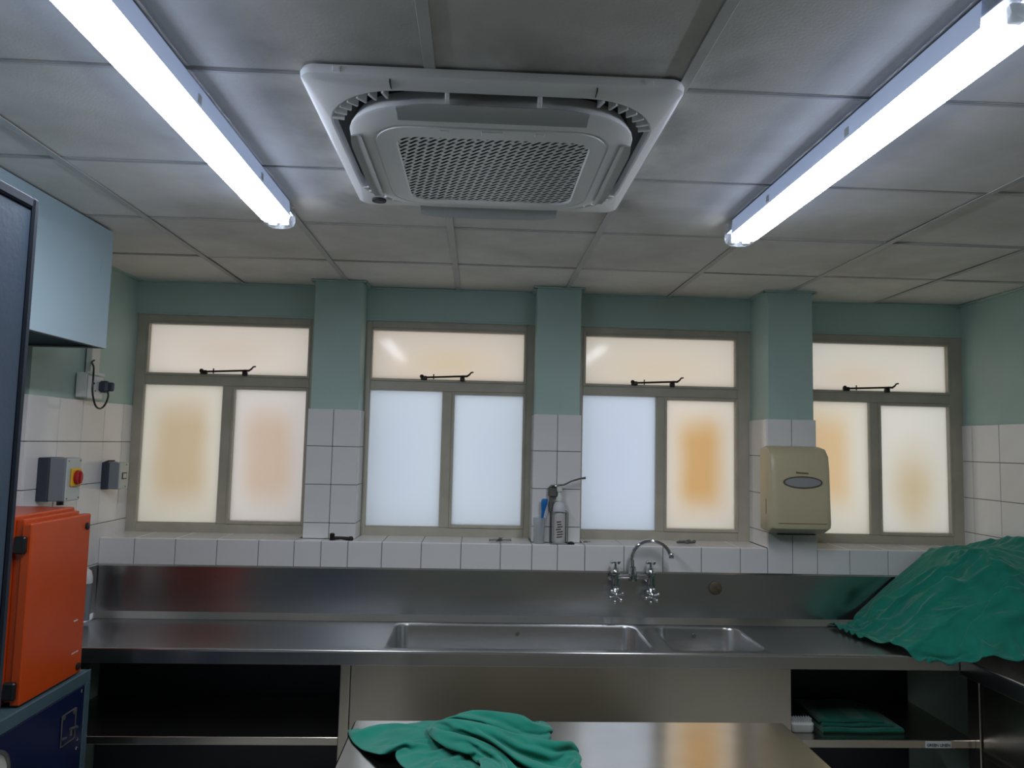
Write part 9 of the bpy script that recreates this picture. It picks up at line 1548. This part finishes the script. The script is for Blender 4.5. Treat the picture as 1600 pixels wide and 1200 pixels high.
49,2,-5,-5,4,-5,13,3,-13,0,11,11,8,15,12,13,8,8,22,13,19,17,17,10,12,13,11,12,10,11,9,11,11,12,13,15,13,14,13,13,13,12,12,12,12,10,13,11,10,11,4,-1,1,0,0,0,-2,1,1,-1,0,0,2,2,3,0,1,0,1,1,-1,-1,-2,0,2,7,4,13,3,-2,
41,10,0,-1,-2,-5,7,7,-8,-9,9,11,9,12,16,10,10,11,18,18,15,16,16,15,13,11,10,10,11,11,10,11,12,13,14,13,13,14,14,13,13,12,13,13,9,11,13,12,10,11,4,-1,0,0,0,1,1,1,1,2,1,0,1,0,-3,-3,1,1,1,-1,0,0,2,5,2,-1,4,12,5,-2,
43,4,0,-1,6,-5,-3,4,-2,-5,13,10,2,7,15,16,10,14,15,18,17,16,14,14,13,13,11,10,11,11,11,11,12,12,13,13,14,14,14,13,13,12,12,12,12,13,10,14,9,11,3,0,0,-1,1,1,1,1,2,0,-1,-1,0,-1,1,-2,1,2,0,1,1,1,1,-1,0,0,7,12,6,-2,
48,-6,-3,-2,7,9,-4,-8,1,2,15,9,0,-2,13,17,17,13,16,16,16,16,15,13,13,12,11,11,11,11,11,12,12,13,13,14,14,14,13,13,13,12,12,12,13,15,9,11,12,11,3,0,0,0,-1,0,0,0,0,0,0,0,1,0,0,1,0,-1,1,0,0,0,0,0,0,1,7,15,6,-1]


def grid_points(steps, nx, ny, org):
    d = np.array(steps, dtype=float).reshape(3, ny, nx)
    return np.cumsum(d, axis=2).transpose(1, 2, 0) * .0008 + np.array(org)


def sheet(name, P, loc, level=2):
    ny, nx = P.shape[:2]
    mb = MB()
    mb.add(P.reshape(-1, 3).tolist(),
           [(j * nx + i, j * nx + i + 1, (j + 1) * nx + i + 1, (j + 1) * nx + i) for j in range(ny - 1) for i in range(nx - 1)])
    o = obj(name, mb, 'cloth', loc=loc)
    o.data.polygons.foreach_set('use_smooth', [True] * len(o.data.polygons))
    su = o.modifiers.new('smooth', 'SUBSURF'); su.levels = level; su.render_levels = level
    so = o.modifiers.new('thickness', 'SOLIDIFY'); so.thickness = .0022; so.offset = 0
    return o


P = grid_points(HEAP_STEPS, 72, 66, (-0.4445, 1.7522, 0))
P[..., 0] = -.075 - .93 * P[..., 0]
P[..., 1] += .085
P[..., 2] = ZC + .0035 + .58 * P[..., 2]
c1 = sheet('green_linen_heap', P, (0, 2.1, ZC))
tag(c1, 'crumpled green theatre linen heaped on the steel work table', 'linen')
P = grid_points(DRAPE_STEPS, 80, 76, (1.8294, 2.8897, 0.8759))


def denser(P, k):
    """resample a grid k times finer"""
    h, w = P.shape[:2]
    y, x = np.linspace(0, h - 1, h * k), np.linspace(0, w - 1, w * k)
    y0, x0 = np.minimum(y.astype(int), h - 2), np.minimum(x.astype(int), w - 2)
    fy, fx = (y - y0)[:, None, None], (x - x0)[None, :, None]
    Q = (P[y0][:, x0] * (1 - fx) + P[y0][:, x0 + 1] * fx) * (1 - fy) + (P[y0 + 1][:, x0] * (1 - fx) + P[y0 + 1][:, x0 + 1] * fx) * fy
    for _ in range(3):
        Q[1:-1, 1:-1] = .4 * Q[1:-1, 1:-1] + .15 * (Q[:-2, 1:-1] + Q[2:, 1:-1] + Q[1:-1, :-2] + Q[1:-1, 2:])
    return Q


class Folds:
    """soft folds laid over a sheet; a leaning fold overhangs its own crease, a lap is the edge of an upper layer"""
    def __init__(s, X, Y):
        s.X, s.Y = X, Y
        s.Z = np.zeros_like(X); s.DX = np.zeros_like(X); s.DY = np.zeros_like(X)

    def frame(s, a, b, bow):
        dx, dy = b[0] - a[0], b[1] - a[1]
        L = math.hypot(dx, dy)
        tx, ty = dx / L, dy / L
        u = ((s.X - a[0]) * tx + (s.Y - a[1]) * ty) / L
        v = -(s.X - a[0]) * ty + (s.Y - a[1]) * tx - bow * np.sin(math.pi * np.clip(u, 0, 1))
        env = np.clip(1 - np.where(u < 0, -u, np.where(u > 1, u - 1, 0)) / .25, 0, 1)
        env = env * env * (3 - 2 * env) * (.4 + .6 * np.sin(math.pi * np.clip(.12 + .76 * u, 0, 1)))
        return v, env, -ty, tx

    def fold(s, a, b, w, h, lean=.5, bow=0.0):
        v, env, px, py = s.frame(a, b, bow)
        g = np.exp(-(v / w) ** 2) * env * h
        s.Z += g; s.DX += px * lean * g; s.DY += py * lean * g

    def lap(s, a, b, h, reach, bow=0.0):
        v, env, px, py = s.frame(a, b, bow)
        s.Z += h * env * np.where(v > 0, np.exp(-v / reach), np.exp(-(v / .004) ** 2))

    def scatter(s, n, box, ang, spread, ln, w, hw, seed, lean=.5):
        rg = np.random.default_rng(seed)
        for _ in range(n):
            cx, cy = rg.uniform(box[0], box[1]), rg.uniform(box[2], box[3])
            a = ang + rg.normal(0, spread)
            L = rg.uniform(*ln) / 2
            ww = rg.uniform(*w)
            c, d = L * math.cos(a), L * math.sin(a)
            s.fold((cx - c, cy - d), (cx + c, cy + d), ww, ww * rg.uniform(*hw), lean * rg.choice((-1, 1)), rg.normal(0, .03))


P = denser(P, 3)
F = Folds(P[..., 0].copy(), P[..., 1].copy())
F.lap((2.70, 3.36), (2.16, 3.20), .020, .10, .03)                      # upper layer ending over the lower one
F.lap((2.30, 3.74), (1.92, 3.66), .014, .08, -.02)
F.fold((1.93, 3.72), (2.36, 3.54), .020, .020, .6, .03)
F.fold((1.96, 3.62), (2.42, 3.44), .018, .018, -.6, .04)
F.fold((2.00, 3.52), (2.50, 3.36), .020, .020, .6, -.03)
F.fold((2.04, 3.42), (2.40, 3.30), .016, .020, -.6, .03)
F.fold((2.10, 3.26), (2.50, 3.12), .018, .022, .6, .03)
F.fold((2.30, 3.16), (2.72, 3.02), .018, .022, -.7, .03)
F.fold((2.40, 3.60), (2.66, 3.30), .022, .014, .4, .04)
F.fold((2.36, 3.76), (2.52, 3.50), .030, .014, .4, .02)
F.fold((2.58, 3.80), (2.66, 3.52), .022, .026, .8, .02)
F.fold((2.64, 3.76), (2.76, 3.44), .030, .022, -.6, .02)
F.scatter(14, (1.94, 2.30, 3.30, 3.72), 2.65, .3, (.10, .26), (.012, .022), (.5, .8), 21)
F.scatter(12, (2.08, 2.74, 2.96, 3.26), 2.5, .45, (.10, .28), (.012, .024), (.5, .8), 22)
F.scatter(8, (2.34, 2.74, 3.30, 3.78), 2.3, .6, (.14, .30), (.018, .030), (.25, .45), 23)
U, V = np.meshgrid(np.linspace(0, 1, P.shape[1]), np.linspace(0, 1, P.shape[0]))
F.Z *= 1.25
F.Z += .007 * np.exp(-(U / .04) ** 2) * (1 + np.sin(38 * V + 6 * np.sin(9 * V))) + .006 * np.exp(-(V / .04) ** 2) * (1 + np.sin(34 * U + 5 * np.sin(8 * U)))
keep = np.clip(np.minimum(1 - V, 1 - U) / .04, 0, 1)
P[..., 0] = np.minimum(P[..., 0] + F.DX * keep, XR - .018)
P[..., 1] = np.minimum(P[..., 1] + F.DY * keep, 3.838)
P[..., 2] += F.Z * keep
c2 = sheet('green_linen_drape', P, (2.4, 3.4, ZC), 0)
tag(c2, 'large green linen sheet draped over a pile in the right counter corner', 'linen')

# folded linen and a bottle on the right under-shelf
fl = thing('folded_green_linen', 'flat folded green linen on the shelf under the right counter', 'linen', (1.75, 3.55, .5215))
for k, (a, b, c, d, z0, z1) in enumerate(((1.60, 1.98, 3.40, 3.72, .5215, .540), (1.61, 1.94, 3.42, 3.71, .5405, .556), (1.60, 1.90, 3.43, 3.70, .5565, .570))):
    rings = []
    for t in np.linspace(0, 1, 12):
        x = a + (b - a) * t
        w = .004 * math.sin(9 * t + k)
        rings.append([(x, c + w, z0), (x, c - .004 + w, (z0 + z1) / 2), (x, c + .004 + w, z1 + w * .5), (x, d, z1 + w * .6), (x, d + .004, (z0 + z1) / 2), (x, d, z0)])
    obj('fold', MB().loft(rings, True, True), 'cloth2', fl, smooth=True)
nb = thing('nail_brush', 'white plastic nail brush on the shelf beside the folded linen', 'brush', (1.51, 3.44, .521))
obj('brush_body', MB().loft([rr(1.512, 3.43, .052, .024, .02, .5215), rr(1.512, 3.43, .056, .027, .022, .530), rr(1.512, 3.43, .056, .027, .022, .556), rr(1.512, 3.43, .050, .022, .018, .562)], True, True), 'white_pl', nb, smooth=True)
bm = MB()
for i in range(8):
    for j in range(3):
        bm.tube([(1.472 + i * .0115, 3.418 + j * .012, .560), (1.471 + i * .0118, 3.417 + j * .013, .582)], .0026, 5)
obj('bristles', bm, 'paper', nb)
